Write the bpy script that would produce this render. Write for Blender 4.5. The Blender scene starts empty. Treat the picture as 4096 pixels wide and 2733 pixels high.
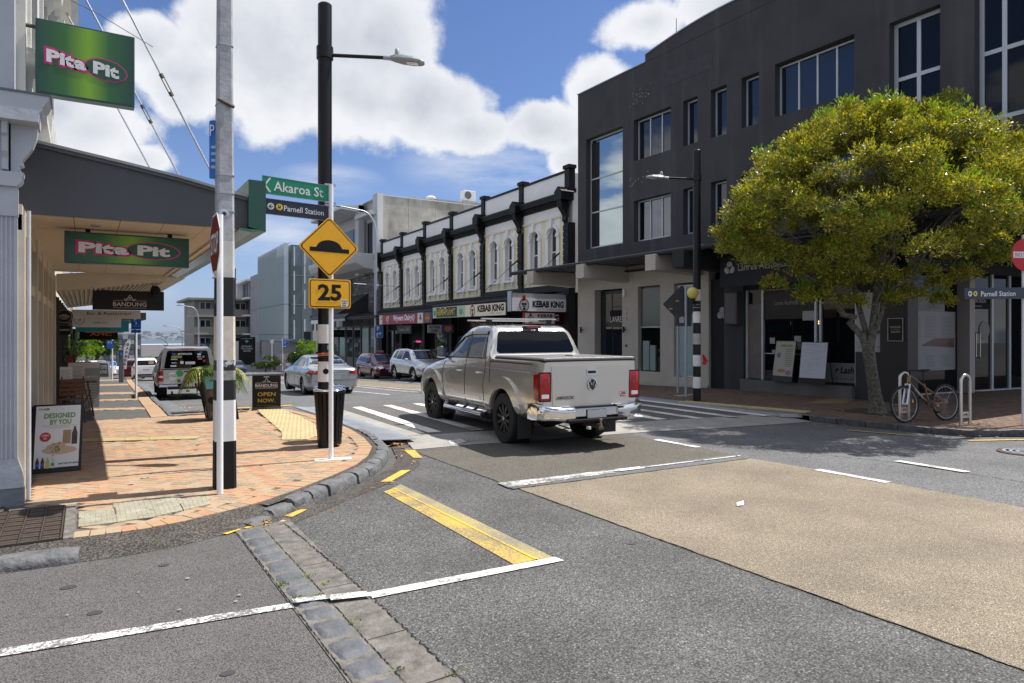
import bpy,bmesh,math,random
import numpy as np
from mathutils import Vector,Matrix,geometry
from mathutils.bvhtree import BVHTree

# ------------------------------------------------------------ camera, sky, sun
SC = bpy.context.scene
COL = SC.collection
random.seed(7); np.random.seed(7)
R = math.radians
CAMZ = 1.75
YAW = R(32.0)
cam = bpy.data.cameras.new('camera'); camo = bpy.data.objects.new('camera',cam)
COL.objects.link(camo); SC.camera = camo
cam.sensor_width = 36; cam.lens = 24.0; cam.clip_start = .05; cam.clip_end = 9000
cam.shift_y = -8.0 / 1024
camo.location = (0,0,CAMZ); camo.rotation_euler = (R(90),0,-YAW)

SUN_EL,SUN_AZ = R(60),R(97)          # azimuth clockwise from +Y
world = bpy.data.worlds.new('World'); SC.world = world; world.use_nodes = True
def build_world():
    nt = world.node_tree; N = nt.nodes; L = nt.links; N.clear()
    def nd(t,**k):
        n = N.new(t)
        for a,b in k.items(): setattr(n,a,b)
        return n
    def mth(op,a,b=None,c=None,clamp=False):
        n = nd('ShaderNodeMath',operation=op); n.use_clamp = clamp
        for i,v in enumerate((a,b,c)):
            if v is None: continue
            if isinstance(v,(int,float)): n.inputs[i].default_value = v
            else: L.new(v,n.inputs[i])
        return n.outputs[0]
    out = nd('ShaderNodeOutputWorld'); bg = nd('ShaderNodeBackground'); L.new(bg.outputs[0],out.inputs[0])
    bg.inputs[1].default_value = .068
    sky = nd('ShaderNodeTexSky',sky_type='NISHITA'); sky.sun_disc = False
    sky.sun_elevation = SUN_EL; sky.sun_rotation = SUN_AZ; sky.altitude = 50
    sky.air_density = 1.0; sky.dust_density = .6; sky.ozone_density = 2.0
    tc = nd('ShaderNodeTexCoord'); sep = nd('ShaderNodeSeparateXYZ'); L.new(tc.outputs['Generated'],sep.inputs[0])
    x,y,z = sep.outputs
    az = mth('ARCTAN2',x,y)                       # clockwise from +Y
    el = mth('ARCSINE',z)
    # noise in a cloud-plane projection
    zz = mth('ADD',mth('MAXIMUM',z,0),.18)
    comb = nd('ShaderNodeCombineXYZ')
    L.new(mth('DIVIDE',x,zz),comb.inputs[0]); L.new(mth('DIVIDE',y,zz),comb.inputs[1])
    def noise(vec,sc,det,off,rough=.55):
        m = nd('ShaderNodeMapping'); m.inputs['Location'].default_value = off
        L.new(vec,m.inputs[0]); n = nd('ShaderNodeTexNoise'); n.inputs['Scale'].default_value = sc
        n.inputs['Detail'].default_value = det; n.inputs['Roughness'].default_value = rough
        L.new(m.outputs[0],n.inputs[0]); return n.outputs[0]
    gen = tc.outputs['Generated']
    n1 = noise(gen,5.0,12,(3.1,1.7,.3),.62)
    n2 = noise(gen,17.0,6,(7,2,5),.55)
    n3 = noise(comb.outputs[0],1.1,7,(5.2,1.3,0))
    wob = mth('ADD',mth('MULTIPLY',mth('SUBTRACT',n1,.5),1.5),mth('MULTIPLY',mth('SUBTRACT',n2,.5),.45))
    # big cumulus masses, each an ellipse in azimuth / elevation (radians)
    def blob(sx,sy,rx,ry,w=1.0):
        u = (sx - 512) / 683; v = (333.5 - sy) / 683
        a = YAW + math.atan(u); e = math.atan(v / math.hypot(1,u))
        ru = rx / 683 / (1 + u * u); rv = ry / 683 / math.hypot(1,u)
        da = mth('DIVIDE',mth('SUBTRACT',az,a),ru); de = mth('DIVIDE',mth('SUBTRACT',el,e),rv)
        d = mth('SQRT',mth('ADD',mth('MULTIPLY',da,da),mth('MULTIPLY',de,de)))
        return mth('MULTIPLY',mth('SUBTRACT',1.0,d),w)
    blobs = [(270,55,85,90),(365,35,82,78),(350,95,92,62),(425,108,78,44),(300,-70,140,80),(470,130,52,24),(190,78,62,42),(150,45,40,26),
             (92,128,72,42),(58,110,55,42),(140,160,45,20),(20,150,60,60),(548,128,55,30),(602,96,42,32),(590,160,55,26),(650,22,52,24),
             (720,5,62,36),(860,-20,160,60),(-120,60,120,60),(1100,40,120,90)]
    f = None
    for b in blobs:
        o = blob(*b); f = o if f is None else mth('MAXIMUM',f,o)
    f = mth('MAXIMUM',f,-1.0)
    # scattered cloud over the rest of the dome, thinning where the photograph's clear patches are
    inview = blob(500,150,620,330)
    scat = mth('SUBTRACT',mth('MULTIPLY',mth('SUBTRACT',n3,.47),3.2),mth('MULTIPLY',mth('MAXIMUM',inview,0),12))
    f = mth('MAXIMUM',mth('ADD',mth('MULTIPLY',f,.75),wob),scat)
    cov = nd('ShaderNodeMapRange'); cov.interpolation_type = 'SMOOTHSTEP'
    L.new(f,cov.inputs[0]); cov.inputs[1].default_value = -.04; cov.inputs[2].default_value = .22
    # thin streaks low down
    cw = nd('ShaderNodeCombineXYZ'); L.new(mth('MULTIPLY',az,2.2),cw.inputs[0]); L.new(mth('MULTIPLY',el,9.0),cw.inputs[1])
    st = noise(cw.outputs[0],2.4,8,(2.2,.4,3),.6)
    wm = None
    for b in [(500,168,110,34),(560,185,90,26),(270,232,80,34),(100,290,90,30),(330,180,60,18)]:
        o = mth('MAXIMUM',blob(*b),0); wm = o if wm is None else mth('MAXIMUM',wm,o)
    wisp = mth('MULTIPLY',mth('MULTIPLY',mth('SUBTRACT',st,.36),2.6,clamp=True),mth('MULTIPLY',wm,1.5,clamp=True),clamp=True)
    cover = mth('MAXIMUM',cov.outputs[0],mth('MULTIPLY',wisp,.8))
    # cloud tone: bright edges, greyer thick bases
    dens = nd('ShaderNodeMapRange'); L.new(mth('ADD',f,mth('MULTIPLY',mth('SUBTRACT',noise(gen,9,5,(1.1,8,2)),.5),1.3)),dens.inputs[0])
    dens.inputs[1].default_value = .15; dens.inputs[2].default_value = .95
    cr = nd('ShaderNodeMix',data_type='RGBA'); L.new(dens.outputs[0],cr.inputs[0])
    cr.inputs[6].default_value = (9.6,9.8,10.2,1); cr.inputs[7].default_value = (6.3,6.7,7.6,1)
    # horizon whitening
    hz = nd('ShaderNodeMapRange'); L.new(el,hz.inputs[0]); hz.inputs[1].default_value = .0; hz.inputs[2].default_value = .30
    hz.inputs[3].default_value = .50; hz.inputs[4].default_value = 0
    tint = nd('ShaderNodeMix',data_type='RGBA',blend_type='MULTIPLY'); tint.inputs[0].default_value = 1
    L.new(sky.outputs[0],tint.inputs[6]); tint.inputs[7].default_value = (.92,1.05,1.37,1)
    m1 = nd('ShaderNodeMix',data_type='RGBA'); L.new(hz.outputs[0],m1.inputs[0]); L.new(tint.outputs[2],m1.inputs[6])
    m1.inputs[7].default_value = (4.1,5.4,8.5,1)
    m2 = nd('ShaderNodeMix',data_type='RGBA'); L.new(cover,m2.inputs[0]); L.new(m1.outputs[2],m2.inputs[6]); L.new(cr.outputs[2],m2.inputs[7])
    L.new(m2.outputs[2],bg.inputs[0])
build_world()
sl = bpy.data.lights.new('sun','SUN'); sl.energy = 5.0; sl.angle = R(.53); sl.color = (1,.955,.88)
so = bpy.data.objects.new('sun',sl); COL.objects.link(so)
sd = Vector((math.sin(SUN_AZ) * math.cos(SUN_EL),math.cos(SUN_AZ) * math.cos(SUN_EL),math.sin(SUN_EL)))
so.rotation_euler = sd.to_track_quat('Z','Y').to_euler(); so.location = sd * 60
SC.view_settings.view_transform = 'Standard'; SC.view_settings.look = 'None'
SC.view_settings.exposure = .45; SC.view_settings.gamma = 1; SC.view_settings.use_curve_mapping = False

# ------------------------------------------------------------ materials
MATS = {}
def mat(name,col,rough=.6,metal=0,var=None,bump=None,spec=.5,trans=0,emit=None,coat=0,sheet=False,alpha=1,streak=None):
    """var=(scale,amount[,colour2]) noise tint; bump=(scale,strength[,kind]); all in metres of world space"""
    if name in MATS: return MATS[name]
    m = bpy.data.materials.new(name); m.use_nodes = True; MATS[name] = m
    nt = m.node_tree; N = nt.nodes; L = nt.links; b = N['Principled BSDF']
    b.inputs['Base Color'].default_value = (*col,1); b.inputs['Roughness'].default_value = rough
    b.inputs['Metallic'].default_value = metal; b.inputs['Specular IOR Level'].default_value = spec
    if trans: b.inputs['Transmission Weight'].default_value = trans; b.inputs['IOR'].default_value = 1.45
    if coat: b.inputs['Coat Weight'].default_value = coat; b.inputs['Coat Roughness'].default_value = .04
    if emit: b.inputs['Emission Color'].default_value = (*emit[0],1); b.inputs['Emission Strength'].default_value = emit[1]
    if alpha < 1: b.inputs['Alpha'].default_value = alpha
    if var or bump or streak: pos = N.new('ShaderNodeNewGeometry').outputs['Position']
    cur = None
    if var:
        sc,am = var[0],var[1]; c2 = var[2] if len(var) > 2 else tuple(max(0,c * (1 - am)) for c in col)
        n = N.new('ShaderNodeTexNoise'); n.inputs['Scale'].default_value = sc; n.inputs['Detail'].default_value = 8; n.inputs['Roughness'].default_value = .65
        L.new(pos,n.inputs[0])
        mr = N.new('ShaderNodeMapRange'); L.new(n.outputs[0],mr.inputs[0]); mr.inputs[1].default_value = .35; mr.inputs[2].default_value = .68
        mr.inputs[4].default_value = min(1,am * 1.6) if len(var) > 2 else 1
        mx = N.new('ShaderNodeMix'); mx.data_type = 'RGBA'; L.new(mr.outputs[0],mx.inputs[0])
        mx.inputs[6].default_value = (*col,1); mx.inputs[7].default_value = (*c2,1); cur = mx.outputs[2]
    if streak:                                   # vertical weather streaks
        mp = N.new('ShaderNodeMapping'); mp.inputs['Scale'].default_value = (1,1,.09); L.new(pos,mp.inputs[0])
        n = N.new('ShaderNodeTexNoise'); n.inputs['Scale'].default_value = streak[0]; n.inputs['Detail'].default_value = 6; L.new(mp.outputs[0],n.inputs[0])
        mr = N.new('ShaderNodeMapRange'); L.new(n.outputs[0],mr.inputs[0]); mr.inputs[1].default_value = .55; mr.inputs[2].default_value = .78; mr.inputs[4].default_value = streak[1]
        mx = N.new('ShaderNodeMix'); mx.data_type = 'RGBA'; L.new(mr.outputs[0],mx.inputs[0]); mx.inputs[7].default_value = (*streak[2],1)
        if cur: L.new(cur,mx.inputs[6])
        else: mx.inputs[6].default_value = (*col,1)
        cur = mx.outputs[2]
    if cur: L.new(cur,b.inputs['Base Color'])
    if bump:
        n = N.new('ShaderNodeTexNoise'); n.inputs['Scale'].default_value = bump[0]; n.inputs['Detail'].default_value = 5
        L.new(pos,n.inputs[0]); bp = N.new('ShaderNodeBump'); bp.inputs['Strength'].default_value = bump[1]; bp.inputs['Distance'].default_value = .02
        L.new(n.outputs[0],bp.inputs['Height']); L.new(bp.outputs[0],b.inputs['Normal'])
    return m

def asphalt(name,c1,c2,cell=85,bumpd=.006,wear=None,big=(.25,.16),stone=None):
    """chip-seal: voronoi chips of mixed tone, wide patches, real relief in the bump"""
    m = bpy.data.materials.new(name); m.use_nodes = True; MATS[name] = m
    nt = m.node_tree; N = nt.nodes; L = nt.links; b = N['Principled BSDF']; b.inputs['Roughness'].default_value = .85
    b.inputs['Specular IOR Level'].default_value = .3
    pos = N.new('ShaderNodeNewGeometry').outputs['Position']
    v = N.new('ShaderNodeTexVoronoi'); v.inputs['Scale'].default_value = cell; L.new(pos,v.inputs[0])
    hs = N.new('ShaderNodeSeparateColor'); L.new(v.outputs['Color'],hs.inputs[0])
    mx = N.new('ShaderNodeMix'); mx.data_type = 'RGBA'; L.new(hs.outputs[0],mx.inputs[0])
    mx.inputs[6].default_value = (*c1,1); mx.inputs[7].default_value = (*c2,1); cur = mx.outputs[2]
    if stone:
        th = N.new('ShaderNodeMath'); th.operation = 'GREATER_THAN'; L.new(hs.outputs[1],th.inputs[0]); th.inputs[1].default_value = stone[1]
        m3 = N.new('ShaderNodeMix'); m3.data_type = 'RGBA'; L.new(th.outputs[0],m3.inputs[0]); L.new(cur,m3.inputs[6]); m3.inputs[7].default_value = (*stone[0],1); cur = m3.outputs[2]
    dk = N.new('ShaderNodeMapRange'); L.new(v.outputs['Distance'],dk.inputs[0]); dk.inputs[1].default_value = .25; dk.inputs[2].default_value = .75
    dk.inputs[3].default_value = 1.0; dk.inputs[4].default_value = .35
    g = N.new('ShaderNodeTexNoise'); g.inputs['Scale'].default_value = big[0] * 4; g.inputs['Detail'].default_value = 7; L.new(pos,g.inputs[0])
    gr = N.new('ShaderNodeMapRange'); L.new(g.outputs[0],gr.inputs[0]); gr.inputs[1].default_value = .3; gr.inputs[2].default_value = .7
    gr.inputs[3].default_value = 1 - big[1]; gr.inputs[4].default_value = 1 + big[1]
    mm = N.new('ShaderNodeMath'); mm.operation = 'MULTIPLY'; L.new(dk.outputs[0],mm.inputs[0]); L.new(gr.outputs[0],mm.inputs[1])
    vs = N.new('ShaderNodeVectorMath'); vs.operation = 'SCALE'; L.new(cur,vs.inputs[0]); L.new(mm.outputs[0],vs.inputs['Scale'])
    L.new(vs.outputs[0],b.inputs['Base Color'])
    bp = N.new('ShaderNodeBump'); bp.inputs['Strength'].default_value = .7; bp.inputs['Distance'].default_value = bumpd; bp.invert = True
    L.new(v.outputs['Distance'],bp.inputs['Height']); L.new(bp.outputs[0],b.inputs['Normal'])
    return m

def worn(name,col,under,keep=.5,scale=26,soft=.08):
    """road paint rubbed through to the chip below: shape of its own from noise"""
    m = bpy.data.materials.new(name); m.use_nodes = True; MATS[name] = m
    nt = m.node_tree; N = nt.nodes; L = nt.links; b = N['Principled BSDF']; b.inputs['Roughness'].default_value = .75
    pos = N.new('ShaderNodeNewGeometry').outputs['Position']
    n = N.new('ShaderNodeTexNoise'); n.inputs['Scale'].default_value = scale; n.inputs['Detail'].default_value = 9; n.inputs['Roughness'].default_value = .75; L.new(pos,n.inputs[0])
    n2 = N.new('ShaderNodeTexNoise'); n2.inputs['Scale'].default_value = 2.2; n2.inputs['Detail'].default_value = 3; L.new(pos,n2.inputs[0])
    ad = N.new('ShaderNodeMath'); ad.operation = 'MULTIPLY_ADD'; L.new(n2.outputs[0],ad.inputs[0]); ad.inputs[1].default_value = .5; L.new(n.outputs[0],ad.inputs[2])
    mr = N.new('ShaderNodeMapRange'); L.new(ad.outputs[0],mr.inputs[0]); T0 = .75 + (.5 - keep) * .42; mr.inputs[1].default_value = T0 - soft; mr.inputs[2].default_value = T0 + soft
    mx = N.new('ShaderNodeMix'); mx.data_type = 'RGBA'; L.new(mr.outputs[0],mx.inputs[0]); mx.inputs[6].default_value = (*under,1); mx.inputs[7].default_value = (*col,1)
    L.new(mx.outputs[2],b.inputs['Base Color'])
    v = N.new('ShaderNodeTexVoronoi'); v.inputs['Scale'].default_value = 85; L.new(pos,v.inputs[0])
    bp = N.new('ShaderNodeBump'); bp.inputs['Strength'].default_value = .35; bp.inputs['Distance'].default_value = .004; bp.invert = True
    L.new(v.outputs['Distance'],bp.inputs['Height']); L.new(bp.outputs[0],b.inputs['Normal'])
    return m

M = dict(
 black=mat('black_paint',(.008,.008,.009),.38,var=(30,.3),spec=.35),blackm=mat('black_matt',(.014,.014,.015),.75,spec=.2),
 white=mat('white_paint',(.78,.78,.77),.5,var=(3,.12)),postw=mat('white_post_paint',(.80,.81,.84),.35,var=(60,.06,(.35,.33,.3))),
 rubber=mat('rubber',(.018,.018,.018),.8),chrome=mat('chrome',(.75,.76,.78),.08,1),steel=mat('brushed_steel',(.6,.57,.52),.28,1),
 galv=mat('galvanised_steel',(.42,.45,.50),.45,.6,var=(14,.15)),iron=mat('cast_iron',(.10,.075,.06),.55,.3,var=(20,.4)),
 glassd=mat('dark_glass',(.008,.01,.014),.02,0,spec=.9),glassc=mat('car_glass',(.012,.014,.015),.02,0,spec=.6),
 redl=mat('red_lamp_plastic',(.42,.004,.006),.15,coat=.25,var=(40,.4)),clear=mat('clear_lamp_plastic',(.75,.76,.75),.1,coat=.8),
 darkred=mat('dark_red_paint',(.11,.012,.018),.2,.3,coat=1),silver=mat('silver_car_paint',(.62,.60,.56),.20,.62,coat=.9),
 silverb=mat('silver_grey_car_paint',(.42,.45,.48),.26,.7,coat=.9),silverc=mat('pale_silver_car_paint',(.6,.61,.64),.26,.6,coat=.9),
 whitec=mat('white_car_paint',(.75,.76,.77),.25,coat=.8),alloy=mat('alloy_rim',(.55,.56,.58),.25,.85),blackrim=mat('black_alloy_rim',(.018,.018,.018),.4),
 plate=mat('plain_number_plate',(.45,.46,.46),.5),brassy=mat('amber_plastic',(.8,.3,.02),.3),
 concrete=mat('concrete',(.36,.35,.33),.8,var=(2.5,.3),bump=(40,.3)),concd=mat('old_concrete',(.21,.195,.175),.9,var=(9,.6),bump=(60,.6)),
 basalt=mat('basalt_kerb_stone',(.085,.088,.095),.75,var=(9,.45,(.20,.20,.20)),bump=(22,.9)),
 granite=mat('basalt_sett',(.085,.092,.105),.7,var=(7,.4,(.16,.165,.175)),bump=(18,.8)),
 mortar=mat('mortar',(.16,.135,.115),.95,var=(10,.4)),soil=mat('soil',(.06,.045,.03),.95,bump=(30,1)),
 tactile=mat('yellow_tactile_paver',(.52,.42,.22),.75,var=(5,.25),bump=(60,.3)),tactw=mat('cream_tactile_paver',(.40,.37,.28),.8,var=(6,.35),bump=(60,.4)),
 plate_st=mat('steel_plate',(.40,.42,.45),.42,.55,var=(3,.2),bump=(50,.2)),
 wood=mat('oiled_timber',(.13,.055,.02),.5,var=(25,.4)),
 yellow=mat('sign_yellow',(.88,.43,.004),.42,var=(8,.08)),green=mat('sign_green',(.0,.23,.125),.4),navy=mat('sign_navy',(.012,.018,.045),.4),
 blue=mat('sign_blue',(.01,.13,.48),.4),red=mat('sign_red',(.50,.008,.012),.4),magenta=mat('magenta_print',(.55,.02,.18),.5),
 leafy=mat('leaf',(.06,.10,.02),.4),
)
M['asphA'] = asphalt('coarse_asphalt',(.098,.097,.097),(.195,.192,.189),84,.006,stone=((.28,.28,.27),.96),big=(.3,.20))
M['asphB'] = asphalt('fine_asphalt',(.118,.115,.112),(.19,.183,.177),120,.002,big=(.5,.10))
M['asphC'] = asphalt('pale_asphalt',(.14,.143,.15),(.26,.26,.263),80,.004,big=(.25,.16))
M['asphD'] = asphalt('dark_patch_asphalt',(.07,.065,.06),(.16,.14,.125),60,.009,big=(1,.2))
M['tan'] = asphalt('tan_chip_surfacing',(.24,.193,.14),(.385,.325,.245),130,.003,stone=((.52,.46,.37),.94),big=(.3,.17))
M['brown'] = asphalt('brown_chip_surfacing',(.115,.105,.09),(.225,.205,.175),110,.004,big=(.3,.10))
M['table'] = asphalt('crossing_table_asphalt',(.15,.145,.14),(.22,.21,.20),120,.002,big=(.6,.12))
M['roadw'] = worn('worn_white_road_paint',(.72,.71,.68),(.17,.17,.17),.62,30)
M['roadw2'] = worn('rubbed_white_road_paint',(.66,.65,.62),(.17,.165,.16),.42,22)
M['roadc'] = worn('crazed_white_road_paint',(.74,.73,.70),(.15,.148,.145),.50,45,.04)
M['roady'] = worn('worn_yellow_road_paint',(.62,.40,.06),(.20,.175,.11),.45,50,.10)
M['roadyb'] = worn('bright_yellow_road_paint',(.70,.43,.05),(.30,.24,.12),.60,30)
M['roadyf'] = worn('faint_yellow_road_paint',(.46,.36,.12),(.20,.185,.14),.40,50,.14)
BR = [mat('brick_orange',(.44,.25,.135),.85,var=(14,.35,(.34,.24,.155)),bump=(40,.3)),mat('brick_tan',(.41,.285,.175),.85,var=(14,.35,(.30,.20,.13)),bump=(40,.3)),
      mat('brick_brown',(.32,.245,.175),.85,var=(14,.35,(.24,.17,.12)),bump=(40,.3)),mat('brick_red',(.44,.25,.15),.85,var=(14,.35,(.33,.16,.11)),bump=(40,.3)),
      mat('brick_pale',(.40,.30,.20),.85,var=(14,.35,(.34,.24,.17)),bump=(40,.3))]

# ------------------------------------------------------------ mesh helpers
ORG = {}
def wset(o,label=None,cat=None,group=None,kind=None):
    if label: o['label'] = label
    if cat: o['category'] = cat
    if group: o['group'] = group
    if kind: o['kind'] = kind
    return o
def thing(name,label,cat,loc=(0,0,0),group=None,rz=0):
    o = bpy.data.objects.new(name,None); COL.objects.link(o); o.location = loc; o.rotation_euler = (0,0,rz)
    o.empty_display_size = .2; ORG[o.name] = (0,0,0) if rz else tuple(loc)
    return wset(o,label,cat,group)
def org(parent):
    if parent is None: return (0,0,0)
    return ORG.get(parent.name,(0,0,0))
def link(name,me,parent=None,o3=None):
    o = bpy.data.objects.new(name,me); COL.objects.link(o)
    if parent is not None: o.parent = parent
    ORG[o.name] = org(parent) if o3 is None else o3
    return o
class MB:
    def __init__(s): s.v = []; s.f = []; s.mi = []; s.m = 0
    def add(s,vs,fs):
        b = len(s.v); s.v += [tuple(v) for v in vs]; s.f += [tuple(b + i for i in f) for f in fs]; s.mi += [s.m] * len(fs); return s
    def box(s,x0,x1,y0,y1,z0,z1):
        return s.add([(x0,y0,z0),(x1,y0,z0),(x1,y1,z0),(x0,y1,z0),(x0,y0,z1),(x1,y0,z1),(x1,y1,z1),(x0,y1,z1)],
                     [(0,3,2,1),(4,5,6,7),(0,1,5,4),(1,2,6,5),(2,3,7,6),(3,0,4,7)])
    def prism(s,poly,ax,a,b):
        """extrude a 2-D polygon along axis: x:(y,z) y:(x,z) z:(x,y)"""
        def p(q,t): return {'x': (t,q[0],q[1]),'y': (q[0],t,q[1]),'z': (q[0],q[1],t)}[ax]
        n = len(poly); vs = [p(q,a) for q in poly] + [p(q,b) for q in poly]
        return s.add(vs,[tuple(range(n))[::-1],tuple(range(n,2 * n))] + [(i,(i + 1) % n,n + (i + 1) % n,n + i) for i in range(n)])
    def frame(s,O,U,V,W,poly,t0=0.,t1=.01):
        """polygon in plane O+U*a+V*b, thickness along W"""
        O,U,V,W = map(Vector,(O,U,V,W)); n = len(poly)
        vs = [O + U * a + V * b + W * t0 for a,b in poly] + [O + U * a + V * b + W * t1 for a,b in poly]
        return s.add(vs,[tuple(range(n))[::-1],tuple(range(n,2 * n))] + [(i,(i + 1) % n,n + (i + 1) % n,n + i) for i in range(n)])
    def tube(s,pts,r,n=8,r2=None,caps=True):
        pts = [Vector(p) for p in pts]; rs = r if isinstance(r,(list,tuple)) else [r + ((r2 if r2 is not None else r) - r) * i / max(1,len(pts) - 1) for i in range(len(pts))]
        rings = []; up = None
        for i,p in enumerate(pts):
            t = (pts[min(i + 1,len(pts) - 1)] - pts[max(i - 1,0)]).normalized()
            if up is None: up = Vector((0,0,1)) if abs(t.z) < .9 else Vector((1,0,0))
            a = t.cross(up)
            if a.length < 1e-4: a = t.cross(Vector((1,.3,0)))
            a.normalize(); b2 = t.cross(a).normalized(); up = -b2 if up.dot(-b2) > 0 else b2
            rings.append([p + (a * math.cos(2 * math.pi * k / n) + b2 * math.sin(2 * math.pi * k / n)) * rs[i] for k in range(n)])
        vs = [v for r_ in rings for v in r_]; fs = []
        for i in range(len(rings) - 1):
            for k in range(n): fs.append((i * n + k,i * n + (k + 1) % n,(i + 1) * n + (k + 1) % n,(i + 1) * n + k))
        if caps: fs += [tuple(range(n))[::-1],tuple(range((len(rings) - 1) * n,len(rings) * n))]
        return s.add(vs,fs)
    def lathe(s,prof,c=(0,0,0),n=16,ax='z',caps=True):
        vs = []
        for r,h in prof:
            for k in range(n):
                a = 2 * math.pi * k / n; x,y = r * math.cos(a),r * math.sin(a)
                q = {'z': (x,y,h),'y': (x,h,y),'x': (h,x,y)}[ax]
                vs.append((c[0] + q[0],c[1] + q[1],c[2] + q[2]))
        fs = [(i * n + k,i * n + (k + 1) % n,(i + 1) * n + (k + 1) % n,(i + 1) * n + k) for i in range(len(prof) - 1) for k in range(n)]
        if caps: fs += [tuple(range(n))[::-1],tuple(range((len(prof) - 1) * n,len(prof) * n))]
        return s.add(vs,fs)
    def build(s,name,m,parent=None,smooth=False,bevel=0,seg=2,label=None,o3=None):
        o0 = org(parent) if o3 is None else o3
        me = bpy.data.meshes.new(name)
        me.from_pydata([(v[0] - o0[0],v[1] - o0[1],v[2] - o0[2]) for v in s.v],[],s.f)
        for mm in (m if isinstance(m,(list,tuple)) else [m]): me.materials.append(mm)
        if any(s.mi): me.polygons.foreach_set('material_index',s.mi)
        bm = bmesh.new(); bm.from_mesh(me)
        if bevel:
            es = [e for e in bm.edges if len(e.link_faces) == 2 and e.calc_face_angle(0) > .5]
            bmesh.ops.bevel(bm,geom=es,offset=bevel,segments=seg,affect='EDGES',profile=.5)
        bmesh.ops.recalc_face_normals(bm,faces=bm.faces)
        bm.to_mesh(me); bm.free()
        if smooth:
            me.polygons.foreach_set('use_smooth',[True] * len(me.polygons))
            try: me.set_sharp_from_angle(angle=R(smooth if smooth is not True else 40))
            except Exception: pass
        me.update(); o = link(name,me,parent,o3)
        if label: o['label'] = label
        return o
def rrect(w,h,r=.1,n=4,cx=0,cy=0):
    p = []
    for qx,qy,a0 in ((1,1,0),(-1,1,90),(-1,-1,180),(1,-1,270)):
        for k in range(n + 1):
            a = R(a0 + 90 * k / n); p.append((cx + qx * (w / 2 - r) + r * math.cos(a),cy + qy * (h / 2 - r) + r * math.sin(a)))
    return p
def circ(r,n=24,cx=0,cy=0,sx=1): return [(cx + r * sx * math.cos(2 * math.pi * k / n),cy + r * math.sin(2 * math.pi * k / n)) for k in range(n)]
def text(s,m,parent,O,U,V,w=None,h=.1,align='CENTER',bold=0,name='lettering',off=.002,shear=0,res=2,depth=.002):
    """letters as thin raised shapes at O; U = reading direction, V = up. h = cap height; w squeezes to a width"""
    cu = bpy.data.curves.new(name,'FONT'); cu.body = s; cu.align_x = align; cu.align_y = 'CENTER'; cu.offset = bold; cu.shear = shear
    cu.resolution_u = res; cu.size = 1
    ob = bpy.data.objects.new('tmp',cu); me = bpy.data.meshes.new_from_object(ob); bpy.data.objects.remove(ob); bpy.data.curves.remove(cu)
    if not me.vertices: return None
    co = np.empty(len(me.vertices) * 3); me.vertices.foreach_get('co',co); co = co.reshape(-1,3)
    lo,hi = co.min(0),co.max(0); nl = s.count('\n') + 1
    cap = .69 if nl == 1 else (hi[1] - lo[1])
    k = h / cap; kx = k if w is None else w / max(1e-6,hi[0] - lo[0])
    U,V = Vector(U).normalized(),Vector(V).normalized(); Wn = U.cross(V).normalized(); O = Vector(O); o0 = org(parent)
    cx = (lo[0] + hi[0]) / 2 if align == 'CENTER' else (lo[0] if align == 'LEFT' else hi[0]); cy = (lo[1] + hi[1]) / 2
    new = np.empty_like(co)
    for i,(a,b,_) in enumerate(co):
        q = O + U * ((a - cx) * kx) + V * ((b - cy) * k) + Wn * off; new[i] = (q.x - o0[0],q.y - o0[1],q.z - o0[2])
    me.vertices.foreach_set('co',new.ravel()); me.materials.clear(); me.materials.append(m); me.name = name; me.update()
    return link(name,me,parent)
def gz(Y):
    """road height along the street: level near the camera, then downhill"""
    ks = [(-60,0),(0,0),(13.5,0),(18,-.14),(25,-.45),(33,-.74),(50,-1.38),(80,-2.6),(120,-4.6),(200,-9.),(300,-16)]
    for (a,b),(c,d) in zip(ks,ks[1:]):
        if Y <= c: return b + (d - b) * (Y - a) / (c - a)
    return ks[-1][1]
def sheet(name,poly,dz,m,parent=None,step=None,kind=None,label=None,flat=None):
    """ground-hugging polygon, cut into strips so that it follows the fall of the street"""
    b = MB()
    ys = sorted(set([p[1] for p in poly])); lo,hi = ys[0],ys[-1]
    cuts = [y for y in (13.5,18,25,33,50,80,120,200,300) if lo < y < hi]
    bm = bmesh.new(); vs = [bm.verts.new((x,y,0)) for x,y in poly]; bm.faces.new(vs)
    for c in cuts:
        bmesh.ops.bisect_plane(bm,geom=bm.verts[:] + bm.edges[:] + bm.faces[:],plane_co=(0,c,0),plane_no=(0,1,0))
    for v in bm.verts: v.co.z = (gz(v.co.y) if flat is None else flat) + dz
    bmesh.ops.triangulate(bm,faces=[f for f in bm.faces if len(f.verts) > 4])
    bmesh.ops.recalc_face_normals(bm,faces=bm.faces)
    for f in bm.faces:
        if f.normal.z < 0: f.normal_flip()
    o0 = org(parent)
    for v in bm.verts: v.co -= Vector(o0)
    me = bpy.data.meshes.new(name); bm.to_mesh(me); bm.free(); me.materials.append(m)
    o = link(name,me,parent)
    if kind: o['kind'] = kind
    if label: o['label'] = label
    return o
def jag(poly,amp=.012,step=.10,seed=1):
    r_ = random.Random(seed); out = []
    for a,c in zip(poly,poly[1:] + poly[:1]):
        a,c = Vector(a),Vector(c); n = max(1,min(90,int((c - a).length / step))); out += [tuple(a.lerp(c,k / n) + (Vector((r_.uniform(-amp,amp),r_.uniform(-amp,amp))) if k else Vector((0,0)))) for k in range(n)]
    return out
def inside(p,poly):
    x,y = p; c = False; j = len(poly) - 1
    for i in range(len(poly)):
        xi,yi = poly[i]; xj,yj = poly[j]
        if (yi > y) != (yj > y) and x < (xj - xi) * (y - yi) / (yj - yi) + xi: c = not c
        j = i
    return c
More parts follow.
